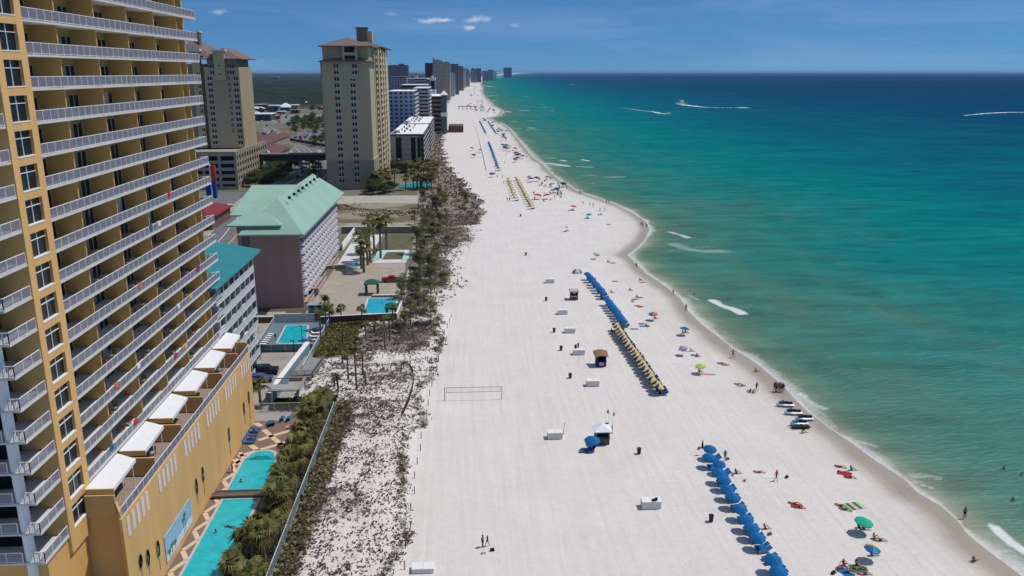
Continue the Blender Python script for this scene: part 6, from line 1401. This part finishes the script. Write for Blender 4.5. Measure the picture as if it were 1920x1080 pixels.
CP = {n_: mat('car_' + n_, c_, rough=.25, spec=.6, var=.03) for n_, c_ in {'black': (.012, .014, .022), 'white': (.7, .7, .7), 'silver': (.35, .36, .38), 'red': (.28, .01, .015), 'blue': (.03, .08, .25), 'grey': (.12, .125, .13)}.items()}
vehicle('parked_car', 'black off road car with roof rails parked in the lot behind the yellow wall', 'car', -38.4, 149.5, math.pi + .05, CP['black'], 4.9, 1.95, 1.85, van=True)
vehicle('parked_car', 'dark blue grey car parked just in front of the black one', 'car', -38.5, 145.6, math.pi + .03, CP['blue'], 4.7, 1.85, 1.5)
vehicle('pickup_truck', 'dark red pickup truck on the concrete terrace beyond the blue pool', 'pickup truck', -20.2, 219.5, 0.0, CP['red'], 5.4, 1.95, 1.8, pickup=True)
o = vehicle('parked_car', 'dark car under the terrace of the pink hotel', 'car', -39.4, 206, R(80), CP['black'])
kinds = {n_: vehicle('parked_car', '%s car parked in the far lot behind the curved fence' % n_, 'car', -140, 760 + 8 * i, 0, CP[n_], group='%s cars in the far parking lot' % n_) for i, n_ in enumerate(CP)}
for i in range(150):
    n_ = random.choice(list(CP)); r_ = random.random()
    if r_ < .5: j = i % 12; x, y = -100 - j * 4.2, 690 + (i % 7) * 22; lab, g_ = '%s car parked in the far lot behind the curved fence' % n_, '%s cars in the far parking lot' % n_; rz = R(90)
    elif r_ < .8: x, y = random.uniform(-280, -170), 985 + 12 * random.randrange(12); lab, g_ = '%s car parked in front of the far village' % n_, '%s cars before the village' % n_; rz = R(90)
    else: x, y = -100 - 5 * random.randrange(9), random.choice([290, 305, 335, 352]); lab, g_ = '%s car parked in the roadside lot left of the green roof' % n_, '%s cars in the roadside lot' % n_; rz = R(90)
    dup(kinds[n_], (x, y, .06), rz + R(random.uniform(-3, 3)), lab, g_)
for i, y in enumerate((455, 520, 575, 700, 760, 820, 905, 960)):
    x = float(np.interp(y, [p[1] for p in road_pts], [p[0] for p in road_pts])); n_ = random.choice(list(CP)); dup(kinds[n_], (x + random.choice([-3.5, 3.5]), y, .04), R(100), '%s car driving on the road, %s from the near end' % (n_, ORD[i]), 'cars on the road')

# towels drying over the balcony rails
TC = [BLU, RED, YLO, WCV, AQU, ORG]; TN = ['blue', 'red', 'yellow', 'white', 'aqua', 'orange']; seen = set()
for i in range(16):
    k_ = random.randrange(0, 9); y_ = random.uniform(84, 128); j = random.randrange(6)
    if (k_, j) in seen: continue
    seen.add((k_, j)); z_ = SZ(k_) + .2
    o = MB().obox((0, 0, .0), .16, .9, .04).obox((.08, 0, -.3), .03, .9, .6).obox((-.08, 0, -.25), .03, .9, .5).build('beach_towel', TC[j]); o.location = (-40.08, y_, z_ + 1.13); tag(o, '%s towel hung over the railing of the %s balcony row above the white awnings' % (TN[j], ORD[k_]), 'towel', 'towels on the tower railings')
# ---------------------------------------------------------------- people
SKINS = [mat('skin_%d' % i, c_, rough=.6, var=.05) for i, c_ in enumerate([(.42, .22, .14), (.30, .15, .09), (.20, .095, .055)])]
HAIRM = mat('dark_hair', (.02, .014, .01)); HAIRB = mat('fair_hair', (.28, .18, .08))
CL = {n_: mat('cloth_' + n_, c_, rough=.85) for n_, c_ in {'red': (.42, .02, .03), 'navy': (.015, .025, .09), 'black': (.012, .012, .014), 'white': (.65, .65, .65), 'green': (.05, .13, .07), 'grey': (.13, .13, .14), 'pink': (.5, .12, .2), 'teal': (.01, .16, .19), 'yellow': (.5, .42, .05), 'purple': (.12, .04, .2)}.items()}
def skeleton(pose):
    J = {}
    if pose in ('stand', 'walk', 'wade'):
        J = dict(pel=(0, 0, .95), wai=(0, 0, 1.12), che=(0, -.01, 1.32), nec=(0, 0, 1.50), hed=(0, -.01, 1.60), top=(0, 0, 1.72))
        sx, st = .19, (.0 if pose != 'walk' else .26)
        J.update(shl=(-sx, 0, 1.42), shr=(sx, 0, 1.42), ell=(-.25, .06 + st * .4, 1.16), elr=(.25, .06 - st * .4, 1.16), hal=(-.26, -.04 + st * .6, .92), har=(.26, -.04 - st * .9, .94))
        J.update(hil=(-.1, 0, .90), hir=(.1, 0, .90), knl=(-.11, -.03 - st * .6, .50), knr=(.11, -.03 + st * .5, .50), anl=(-.11, .03 - st, .09), anr=(.11, .03 + st * 1.3, .11 + st * .3), tol=(-.12, -.14 - st, .03), tor=(.12, -.13 + st * 1.2, .04))
    elif pose == 'sit':
        J = dict(pel=(0, 0, .14), wai=(0, .06, .28), che=(0, .12, .46), nec=(0, .12, .62), hed=(0, .10, .72), top=(0, .09, .84), shl=(-.19, .12, .55), shr=(.19, .12, .55), ell=(-.27, .30, .34), elr=(.24, -.05, .36), hal=(-.28, .40, .08), har=(.15, -.30, .40), hil=(-.1, -.02, .13), hir=(.1, -.02, .13), knl=(-.14, -.42, .16), knr=(.13, -.36, .45), anl=(-.16, -.84, .07), anr=(.13, -.66, .08), tol=(-.18, -.92, .18), tor=(.14, -.82, .04))
    else:
        J = dict(pel=(0, 0, .12), wai=(0, .17, .12), che=(0, .38, .13), nec=(0, .56, .12), hed=(0, .67, .13), top=(0, .79, .14), shl=(-.19, .48, .12), shr=(.19, .48, .12), ell=(-.33, .25, .08), elr=(.36, .60, .08), hal=(-.32, -.02, .06), har=(.14, .82, .08), hil=(-.1, -.05, .12), hir=(.1, -.05, .12), knl=(-.13, -.46, .13), knr=(.16, -.45, .26), anl=(-.14, -.88, .07), anr=(.13, -.80, .07), tol=(-.2, -.95, .14), tor=(.2, -.92, .06))
    E_ = [('pel', 'wai'), ('wai', 'che'), ('che', 'nec'), ('nec', 'hed'), ('hed', 'top'), ('che', 'shl'), ('che', 'shr'), ('shl', 'ell'), ('shr', 'elr'), ('ell', 'hal'), ('elr', 'har'), ('pel', 'hil'), ('pel', 'hir'), ('hil', 'knl'), ('hir', 'knr'), ('knl', 'anl'), ('knr', 'anr'), ('anl', 'tol'), ('anr', 'tor')]
    Rd = dict(pel=.135, wai=.115, che=.135, nec=.055, hed=.10, top=.07, shl=.062, shr=.062, ell=.042, elr=.042, hal=.032, har=.032, hil=.095, hir=.095, knl=.06, knr=.06, anl=.04, anr=.04, tol=.035, tor=.035)
    return J, E_, Rd
def body(pose):
    J, E_, Rd = skeleton(pose); names = list(J); me = bpy.data.meshes.new('person_skeleton'); me.from_pydata([J[n_] for n_ in names], [(names.index(a), names.index(b_)) for a, b_ in E_], [])
    o = bpy.data.objects.new('person_skeleton', me); C.objects.link(o); o.modifiers.new('s', 'SKIN'); sv = me.skin_vertices[0].data
    for i, n_ in enumerate(names): sv[i].radius = (Rd[n_], Rd[n_] * (.8 if n_ in ('wai', 'che', 'pel') else 1)); sv[i].use_root = (n_ == 'pel')
    m_ = o.modifiers.new('u', 'SUBSURF'); m_.levels = 1; m_.render_levels = 1
    bpy.context.view_layer.update(); dg = bpy.context.evaluated_depsgraph_get(); r_ = bpy.data.meshes.new_from_object(o.evaluated_get(dg)); bpy.data.objects.remove(o); bpy.data.meshes.remove(me)
    r_.name = 'person_body'; r_.polygons.foreach_set('use_smooth', [True] * len(r_.polygons))
    if pose == 'lie': minz = min(v.co.z for v in r_.vertices); 
    bones = [(a, b_, Vector(J[a]), Vector(J[b_])) for a, b_ in E_]
    def near(p):
        best = None
        for a, b_, A, B in bones:
            d = B - A; t_ = max(0, min(1, (p - A).dot(d) / d.length_squared)); q = (p - A - d * t_).length - (Rd[a] * (1 - t_) + Rd[b_] * t_) * .9
            if best is None or q < best[0]: best = (q, a, b_, t_)
        return best
    sel = {'bottoms': [], 'top': [], 'hair': []}
    for p in r_.polygons:
        _, a, b_, t_ = near(p.center)
        if (a, b_) in (('pel', 'hil'), ('pel', 'hir')) or (a == 'pel' and t_ < .5) or (a in ('hil', 'hir') and b_[:2] == 'kn' and t_ < .45): sel['bottoms'].append(p)
        if (a, b_) in (('wai', 'che'), ('che', 'shl'), ('che', 'shr')) or (a == 'che' and t_ < .7) or (a == 'pel' and b_ == 'wai' and t_ > .35) or (a in ('shl', 'shr') and t_ < .35): sel['top'].append(p)
        if (a == 'hed') or (a == 'nec' and t_ > .55):
            front = Vector((0, -1, 0)) if pose != 'lie' else Vector((0, 0, 1))
            c_ = p.center - Vector(J['hed'])
            if c_.dot(front) < .035 or (a == 'hed' and t_ > .45): sel['hair'].append(p)
    out = {'body': r_}
    for k_, ps in sel.items():
        vs = sorted({i for p in ps for i in p.vertices}); mp_ = {v: i for i, v in enumerate(vs)}
        m2 = bpy.data.meshes.new('person_' + k_); m2.from_pydata([tuple(r_.vertices[v].co + r_.vertices[v].normal * (.018 if k_ != 'hair' else .022)) for v in vs], [], [tuple(mp_[i] for i in p.vertices) for p in ps]); m2.update(); out[k_] = m2
    # nose
    return out
PM = {p_: body(p_) for p_ in ('stand', 'walk', 'sit', 'lie')}
NM = {'bottoms': 'shorts', 'top': 'shirt', 'hair': 'hair'}
def person(label, x, y, rz, pose, skin=0, bottoms='navy', top=None, hair=HAIRM, sc=1.0, z=0.0, group=None):
    t_ = T('person', label, 'person', (x, y, z), rz, group=group); t_.scale = (sc, sc, sc)
    for k_, me in PM[pose].items():
        if k_ == 'top' and top is None: continue
        o = bpy.data.objects.new('body' if k_ == 'body' else NM[k_], me); C.objects.link(o); o.parent = t_
        m_ = SKINS[skin] if k_ == 'body' else CL[bottoms] if k_ == 'bottoms' else CL[top] if k_ == 'top' else hair
        if not len(me.materials): me.materials.append(None)
        o.material_slots[0].link = 'OBJECT'; o.material_slots[0].material = m_
    return t_
PP = [ # u, v(foot), pose, facing deg, skin, bottoms, top, scale, label
 (905, 1026, 'stand', 60, 1, 'black', 'grey', 1.0, 'person in a grey shirt standing alone with a companion on the open lower sand'),
 (914, 1024, 'walk', -60, 1, 'navy', 'red', .86, 'shorter person in a red top beside the one in grey on the open sand'),
 (1359, 864, 'stand', 180, 1, 'green', 'grey', 1.02, 'person with a green bag standing right of the near umbrella row'),
 (1455, 902, 'walk', 40, 2, 'black', 'red', 1.02, 'person in a red top walking alone in the middle of the nearer beach'),
 (1380, 888, 'sit', 90, 1, 'black', 'green', 1.0, 'person in dark green sitting just right of the near umbrellas'),
 (1396, 903, 'sit', 200, 0, 'red', 'red', .6, 'small child in red sitting by the toys right of the near umbrellas'),
 (1373, 892, 'sit', 10, 0, 'red', 'pink', .6, 'small child in pink at the edge of the near umbrellas'),
 (1423, 886, 'lie', 75, 0, 'red', None, 1.0, 'sunbather with red shorts lying on the open sand above the walking person'),
 (1434, 992, 'sit', 100, 0, 'black', None, 1.0, 'bare backed person sitting right of the near blue umbrellas'),
 (1808, 972, 'stand', 0, 2, 'black', None, 1.0, 'dark figure standing ankle deep in the shallow water'),
 (1825, 1053, 'sit', 120, 1, 'navy', None, 1.0, 'person sitting alone on the wet sand near the bottom right corner'),
 (1596, 882, 'sit', 90, 1, 'teal', 'teal', 1.0, 'person in teal sitting beside the group on red towels'),
 (1575, 876, 'lie', 60, 1, 'red', 'red', 1.0, 'topmost sunbather of the group on red towels'), (1582, 886, 'lie', 65, 0, 'pink', None, 1.0, 'middle sunbather of the group on red towels'), (1593, 896, 'lie', 70, 1, 'black', 'red', 1.0, 'lowest sunbather of the group on red towels'),
 (1489, 945, 'lie', 70, 1, 'red', None, 1.0, 'upper one of two sunbathers lying side by side alone'), (1497, 952, 'lie', 70, 0, 'navy', 'red', 1.0, 'lower one of two sunbathers lying side by side alone'),
 (1576, 949, 'lie', 50, 1, 'black', None, 1.0, 'upper sunbather beside the striped mat'), (1584, 956, 'lie', 55, 2, 'green', None, 1.0, 'lower sunbather beside the striped mat'),
 (1610, 990, 'sit', 90, 1, 'black', 'navy', 1.0, 'left person seated in the shade of the bright green umbrella'), (1619, 993, 'sit', 80, 1, 'navy', 'black', 1.0, 'right person seated in the shade of the bright green umbrella'),
 (1639, 1010, 'sit', 90, 0, 'black', None, 1.0, 'left one of the couple above the blue and yellow umbrella'), (1649, 1014, 'lie', 80, 0, 'black', None, 1.0, 'right one of the couple above the blue and yellow umbrella'),
 (1634, 1042, 'sit', 90, 1, 'navy', 'navy', 1.0, 'person seated below the blue and yellow umbrella'),
 (1582, 1060, 'sit', 30, 1, 'red', 'red', 1.0, 'person in red at the top left of the bottom edge group'), (1572, 1068, 'lie', -50, 2, 'black', 'red', 1.0, 'dark sunbather at the left of the bottom edge group'), (1606, 1060, 'sit', 90, 1, 'black', 'grey', 1.0, 'person in grey at the top right of the bottom edge group'), (1612, 1067, 'lie', 80, 1, 'green', None, 1.0, 'sunbather on green cloth in the bottom edge group'), (1589, 1074, 'sit', 60, 1, 'navy', None, 1.0, 'bare backed person on a blue towel at the bottom edge'), (1620, 1077, 'lie', 85, 0, 'navy', None, 1.0, 'lowest right sunbather at the bottom edge'),
 (1193, 503, 'stand', 0, 1, 'black', None, 1.05, 'person standing in the thin wash where the beach bends'), (1286, 583, 'stand', 0, 1, 'black', 'grey', 1.05, 'person standing at the waterline right of the orange umbrella'), (1262, 552, 'stand', 40, 1, 'navy', None, .9, 'small figure in the wash above the orange umbrella'),
 (1374, 671, 'walk', 130, 1, 'red', None, 1.05, 'person walking at the water edge level with the lime umbrella'), (1417, 697, 'sit', 90, 0, 'red', None, 1.0, 'person sitting on wet sand beyond the standing group'),
 (1418, 734, 'walk', 30, 1, 'black', 'black', 1.05, 'tall dark figure with raised step left of the standing group'), (1406, 736, 'sit', 200, 1, 'navy', 'grey', 1.0, 'crouching person left of the tall dark figure'), (1413, 737, 'sit', 160, 1, 'green', 'white', 1.0, 'crouching person below the tall dark figure'), (1390, 724, 'lie', 80, 1, 'black', 'white', 1.0, 'sunbather lying left of the crouching pair'), (1384, 721, 'lie', 60, 0, 'navy', None, 1.0, 'second sunbather farther left of the crouching pair'),
 (1352, 682, 'lie', 75, 1, 'black', 'grey', 1.0, 'upper one of the couple lying right of the lime umbrella'), (1360, 685, 'lie', 80, 0, 'pink', None, 1.0, 'lower one of the couple lying right of the lime umbrella'), (1311, 698, 'sit', 90, 1, 'black', 'grey', 1.0, 'person seated in the shade of the lime umbrella'),
 (1280, 625, 'sit', 90, 1, 'black', 'green', 1.0, 'left dark person beneath the solitary blue umbrella'), (1285, 624, 'sit', 60, 1, 'green', 'black', 1.0, 'right dark person beneath the solitary blue umbrella'),
 (1276, 656, 'sit', 90, 1, 'black', 'navy', 1.0, 'left dark person under the lavender umbrella'), (1281, 658, 'sit', 70, 2, 'black', 'black', 1.0, 'right dark person under the lavender umbrella'), (1295, 659, 'sit', 90, 0, 'pink', 'white', 1.0, 'pale person sitting right of the lavender umbrella'), (1302, 667, 'lie', 60, 1, 'red', 'black', 1.0, 'left sunbather of the pair below the lavender umbrella'), (1307, 669, 'sit', 90, 1, 'purple', 'purple', 1.0, 'right person of the pair below the lavender umbrella'),
 (1203, 608, 'lie', 75, 2, 'teal', None, 1.0, 'left sunbather beneath the orange umbrella, on a blue towel'), (1212, 612, 'sit', 90, 1, 'navy', None, 1.0, 'right sunbather beneath the orange umbrella, on a blue towel'), (1228, 598, 'sit', 90, 1, 'black', 'purple', 1.0, 'person in the shade of the orange umbrella'),
 (1200, 526, 'sit', 90, 0, 'red', 'red', 1.0, 'red clothed person sitting near the bend of the waterline'), (1204, 530, 'lie', 80, 0, 'pink', None, 1.0, 'sunbather beside the red clothed person near the bend'), (1153, 528, 'lie', 80, 0, 'pink', 'pink', 1.0, 'sunbather on pink alone right of the far blue umbrellas'), (1181, 545, 'sit', 90, 2, 'black', 'black', 1.0, 'dark seated person left of the red group below the bend'), (1194, 558, 'sit', 60, 0, 'red', 'pink', 1.0, 'upper person of the red group below the bend'), (1200, 559, 'lie', 80, 1, 'red', 'red', 1.0, 'right person of the red group below the bend'), (1190, 562, 'lie', 80, 1, 'black', 'red', 1.0, 'left sunbather of the red group below the bend'), (1185, 566, 'sit', 40, 0, 'grey', 'white', 1.0, 'white clothed person just under the red group'), (1195, 574, 'lie', 75, 0, 'red', None, 1.0, 'left one of two sunbathers above the orange umbrella'), (1201, 576, 'lie', 85, 1, 'red', None, 1.0, 'right one of two sunbathers above the orange umbrella'),
 (1120, 480, 'lie', 80, 2, 'green', None, 1.0, 'dark sunbather beneath the small pale green umbrella'), (1140, 492, 'sit', 90, 2, 'black', 'black', 1.0, 'left dark person of the pair below the pale green umbrella'), (1149, 494, 'lie', 85, 1, 'navy', 'yellow', 1.0, 'right person of the pair below the pale green umbrella'), (1146, 549, 'sit', 90, 1, 'black', 'yellow', 1.0, 'person in yellow right of the far blue umbrellas'), (1127, 561, 'sit', 0, 1, 'black', 'black', 1.0, 'dark person seated at the gap in the middle blue row'), (1147, 622, 'sit', 70, 2, 'black', 'red', 1.0, 'person in red and black left of the yellow umbrellas'),
 (1086, 364, 'stand', 0, 1, 'black', 'black', 1.05, 'left one of a standing pair at the upper waterline'), (1089, 365, 'stand', 30, 1, 'navy', None, 1.05, 'right one of a standing pair at the upper waterline'), (1137, 381, 'stand', 0, 1, 'black', None, 1.05, 'left one of two figures in the shallows of the upper beach'), (1142, 382, 'stand', 0, 1, 'navy', None, 1.05, 'right one of two figures in the shallows of the upper beach'), (1112, 389, 'walk', 60, 1, 'black', 'red', 1.1, 'tall figure walking on the wet upper sand'), (1106, 387, 'stand', 0, 1, 'red', None, 1.0, 'smaller figure beside the tall one on the wet upper sand'), (1125, 397, 'walk', 100, 2, 'black', 'black', 1.05, 'dark figure right of the pale aqua umbrella'), (1133, 397, 'stand', 0, 0, 'white', 'white', 1.0, 'pale figure right of the pale aqua umbrella'), (1202, 424, 'stand', 0, 1, 'black', None, 1.05, 'left figure of the pair on the pointed sand bar'), (1205, 426, 'stand', 0, 1, 'navy', None, 1.05, 'right figure of the pair on the pointed sand bar'), (1212, 428, 'stand', 0, 1, 'black', None, 1.05, 'single figure at the tip of the pointed sand bar'), (1141, 421, 'lie', 80, 1, 'black', 'grey', 1.0, 'sunbather alone in the middle of the sand bar'), (1063, 433, 'lie', 80, 1, 'black', 'black', 1.0, 'sunbather under the small white and green umbrella'), (1073, 394, 'sit', 90, 1, 'black', 'black', 1.0, 'person in the shade of the bright red umbrella'), (1122, 404, 'sit', 90, 1, 'red', 'red', 1.0, 'person in red among the group right of the aqua umbrella'), (1126, 403, 'sit', 90, 1, 'black', 'red', 1.0, 'second person in red right of the aqua umbrella'), (1101, 409, 'sit', 60, 1, 'black', 'navy', 1.0, 'person seated under the pale aqua umbrella'), (1093, 381, 'sit', 90, 1, 'black', 'black', 1.0, 'dark seated person above the bright red umbrella'),
 (668, 681, 'stand', 0, 1, 'black', 'grey', 1.0, 'person standing among the slim palms on the sandy path'), (1505, 812, 'sit', 100, 1, 'yellow', 'yellow', 1.0, 'person in yellow beside the low trolley below the jet skis'),
 (436, 886, 'stand', 90, 1, 'black', None, 1.0, 'bather standing on the brick edge by the upper turquoise pool')]
PP += [(1452 + 3.2 * i, 734 + (i % 3), 'stand', 30 * i, 1 + i % 2, ['black', 'navy', 'grey'][i % 3], ['black', None, 'navy', 'grey', None, 'black'][i], 1.1, '%s from the left in the tight group standing at the waterline' % ORD[i]) for i in range(6)]
PP += [(951, 378, 'stand', 0, 1, 'black', 'grey', 1.1, 'left one of the pair standing left of the yellow rows'), (955.5, 378, 'stand', 0, 1, 'black', 'red', 1.1, 'right one of the pair standing left of the yellow rows'), (944, 345, 'walk', 80, 1, 'black', 'red', 1.1, 'single figure left of the top of the yellow rows')]
for u, v, ps, fa, sk, bo, to, sc_, lab in PP:
    x, y = G(u, v); person(lab, x, y, R(fa), ps, sk, bo, to, HAIRM if random.random() < .75 else HAIRB, sc_, z=-.08 if u > 1250 and v < 585 else 0)
for i, (u, v, lab) in enumerate(((1899, 938, 'swimmer in the sea at the right edge with only head and shoulders out'), (1915, 892, 'farther swimmer in foam at the right edge of the sea'), (1882, 880, 'swimmer left of the foam at the right edge'), (1302, 552, 'swimmer in the shallows beyond the orange umbrella'), (1233, 428, 'swimmer off the tip of the sand bar'), (1192, 378, 'left swimmer off the upper beach'), (1198, 379, 'right swimmer off the upper beach'))):
    x, y = G(u, v); person(lab, x, y, 1.0 * i, 'stand', 1, 'black', None, HAIRM, 1.0, z=-1.15)
x, y = G(432, 990); person('swimmer floating in the middle of the turquoise tower pool', x, y, 1.2, 'lie', 1, 'navy', 'navy', HAIRM, 1.1, z=-.03)
# crowd beyond: small figures and umbrellas on the far beach
n = 0; rr2 = random.Random(5)
protoP = remember(person('x', 0, 900, 0, 'stand', 1, 'black', 'black', group='distant beachgoers')); protoS = remember(person('x', 0, 900, 0, 'sit', 1, 'navy', 'red', group='distant beachgoers'))
FU = [umbrella('x', [m_], r_=1.5, h_=2.2) for m_ in (BLUD, BLU, PUR, RED, GRE)]
UL = ['navy', 'blue', 'purple', 'red', 'green']
fst = {}
def place(proto, x, y, lab, grp, sc=1.0):
    if proto.name in fst: o = dup(proto, (x, y, 0), rr2.uniform(0, 6), lab, grp)
    else: fst[proto.name] = 1; proto.location = (x, y, 0); o = proto; o['label'] = lab; o['group'] = grp
    o.scale = (sc, sc, sc)
cl = [(892, 209, 8), (901, 205, 9), (908, 202, 8), (897, 196, 10), (900, 190, 10), (885, 180, 10), (887, 175, 8), (893, 170, 10), (893, 164, 10), (880, 200, 6), (920, 206, 6), (925, 211, 5), (889, 152, 8), (892, 148, 8), (906, 228, 5), (935, 240, 10), (940, 250, 10), (932, 232, 8), (944, 262, 8), (957, 282, 8), (962, 290, 8), (968, 298, 8), (950, 276, 6), (1030, 338, 6), (1046, 352, 6), (1050, 363, 6), (1026, 347, 6), (1042, 366, 6), (1022, 374, 4), (890, 286, 4), (943, 315, 4), (1010, 372, 4), (1000, 340, 4), (935, 330, 4)]
for u, v, k_ in cl:
    for i in range(k_):
        uu, vv = u + rr2.gauss(0, 5 if v < 230 else 7), v + rr2.gauss(0, 2.2 if v < 230 else 4); x, y = G(uu, vv)
        if x > float(shore(y)) - 2 or x < float(dr(y)) + 2: continue
        sc_ = 1.15 if v > 230 else 1.3
        if rr2.random() < (.45 if v < 300 else .12): j = rr2.choice([0, 0, 1, 0, 2, 3, 4]); place(FU[j], x, y, 'small %s umbrella in the distant beach crowd' % UL[j], 'distant %s umbrellas' % UL[j], sc_)
        elif rr2.random() < .5: place(protoP, x, y, 'distant dark clothed person standing in the beach crowd', 'distant standing people', sc_)
        else: place(protoS, x, y, 'distant person in red sitting in the beach crowd', 'distant sitting people', sc_)
# towels under the nearer groups
towel('red towel under the group of three sunbathers', *G(1583, 888), R(60), CL['red'], 1.3, 2.0); towel('red towel under the two sunbathers lying side by side', *G(1494, 949), R(65), CL['red'], 1.2, 1.5)
towel('bright blue and green towel at the bottom edge group', *G(1584, 1073), R(20), BLU, 1.2, 1.9); towel('green towel at the bottom edge group', *G(1610, 1068), R(70), CL['green'], 1.6, 1.9); towel('blue towel beneath the orange umbrella', *G(1208, 612), R(80), BLU, 1.0, 2.2); towel('white towel beside the dark pair near the small umbrella', *G(1438, 893), R(80), CL['white'], 1.2, 1.8)
def bag(label, u, v, m): x, y = G(u, v); t_ = T('beach_bag', label, 'bag', (x, y, 0)); MB().obox((0, 0, .16), .5, .3, .3, random.random()).build('sack', m, t_, world=False); MB().tube([(-.15, 0, .3), (-.08, 0, .48), (.08, 0, .48), (.15, 0, .3)], .02, 4).build('handle', m, t_, world=False)
bag('blue grey bag on the sand right of the walking person', 1475, 896, CL['navy']); bag('dark bag on the sand right of the bare backed person', 1443, 1003, CL['grey']); bag('green bag beside the person right of the near umbrellas', 1364, 862, CL['green']); bag('small dark bag left of the bottom edge group', 1562, 1076, CL['black']); bag('red cooler like bag at the head of the near umbrella row', 1311, 842, CL['red']); bag('dark bag standing right of the two people on the open sand', 923, 1033, CL['black']); bag('small white bag near the pair on the open sand', 907, 1038, CL['white'])

for i, (u, v, ps, lab) in enumerate(((476, 812, 'lie', 'sunbather on the blue loungers by the yellow wall of the tower pool'), (470, 826, 'lie', 'second sunbather on the blue loungers by the yellow wall'), (508, 797, 'sit', 'person sitting at the far end of the tower pool deck'), (452, 905, 'stand', 'swimmer in the upper turquoise tower pool'), (405, 1000, 'stand', 'swimmer near the wall side of the lower tower pool'), (548, 622, 'stand', 'swimmer in the pool of the raised blue deck'), (517, 640, 'stand', 'person standing on the raised blue deck'), (700, 600, 'stand', 'person beside the blue hotel pool'), (716, 570, 'stand', 'swimmer in the blue hotel pool'))):
    x, y = G(u, v); z_ = -1.1 if 'swimmer' in lab else .35 if 'deck' in lab and 'blue' in lab else .4 if ps == 'lie' else .05
    person(lab, x, y, R(80) if ps == 'lie' else i, ps, i % 3, ['navy', 'red', 'black'][i % 3], [None, 'pink', None][i % 3], HAIRM, 1.0, z=z_)
# ---------------------------------------------------------------- sea air
hz = MB().box(-130000, 130000, -400, 130000, -1.6, 96).build('haze', bpy.data.materials.new('haze_air')); struct(hz, 'stuff'); tag(hz, 'thin blue sea haze softening the far coast', 'haze')
m = hz.data.materials[0]; m.use_nodes = True; t = m.node_tree; t.nodes.clear(); out = nd(t, 'ShaderNodeOutputMaterial'); pv = nd(t, 'ShaderNodeVolumePrincipled', Density=2.4e-5)
pv.inputs['Color'].default_value = (.40, .66, 1.0, 1); Lk(t, pv.outputs[0], out.inputs['Volume'])
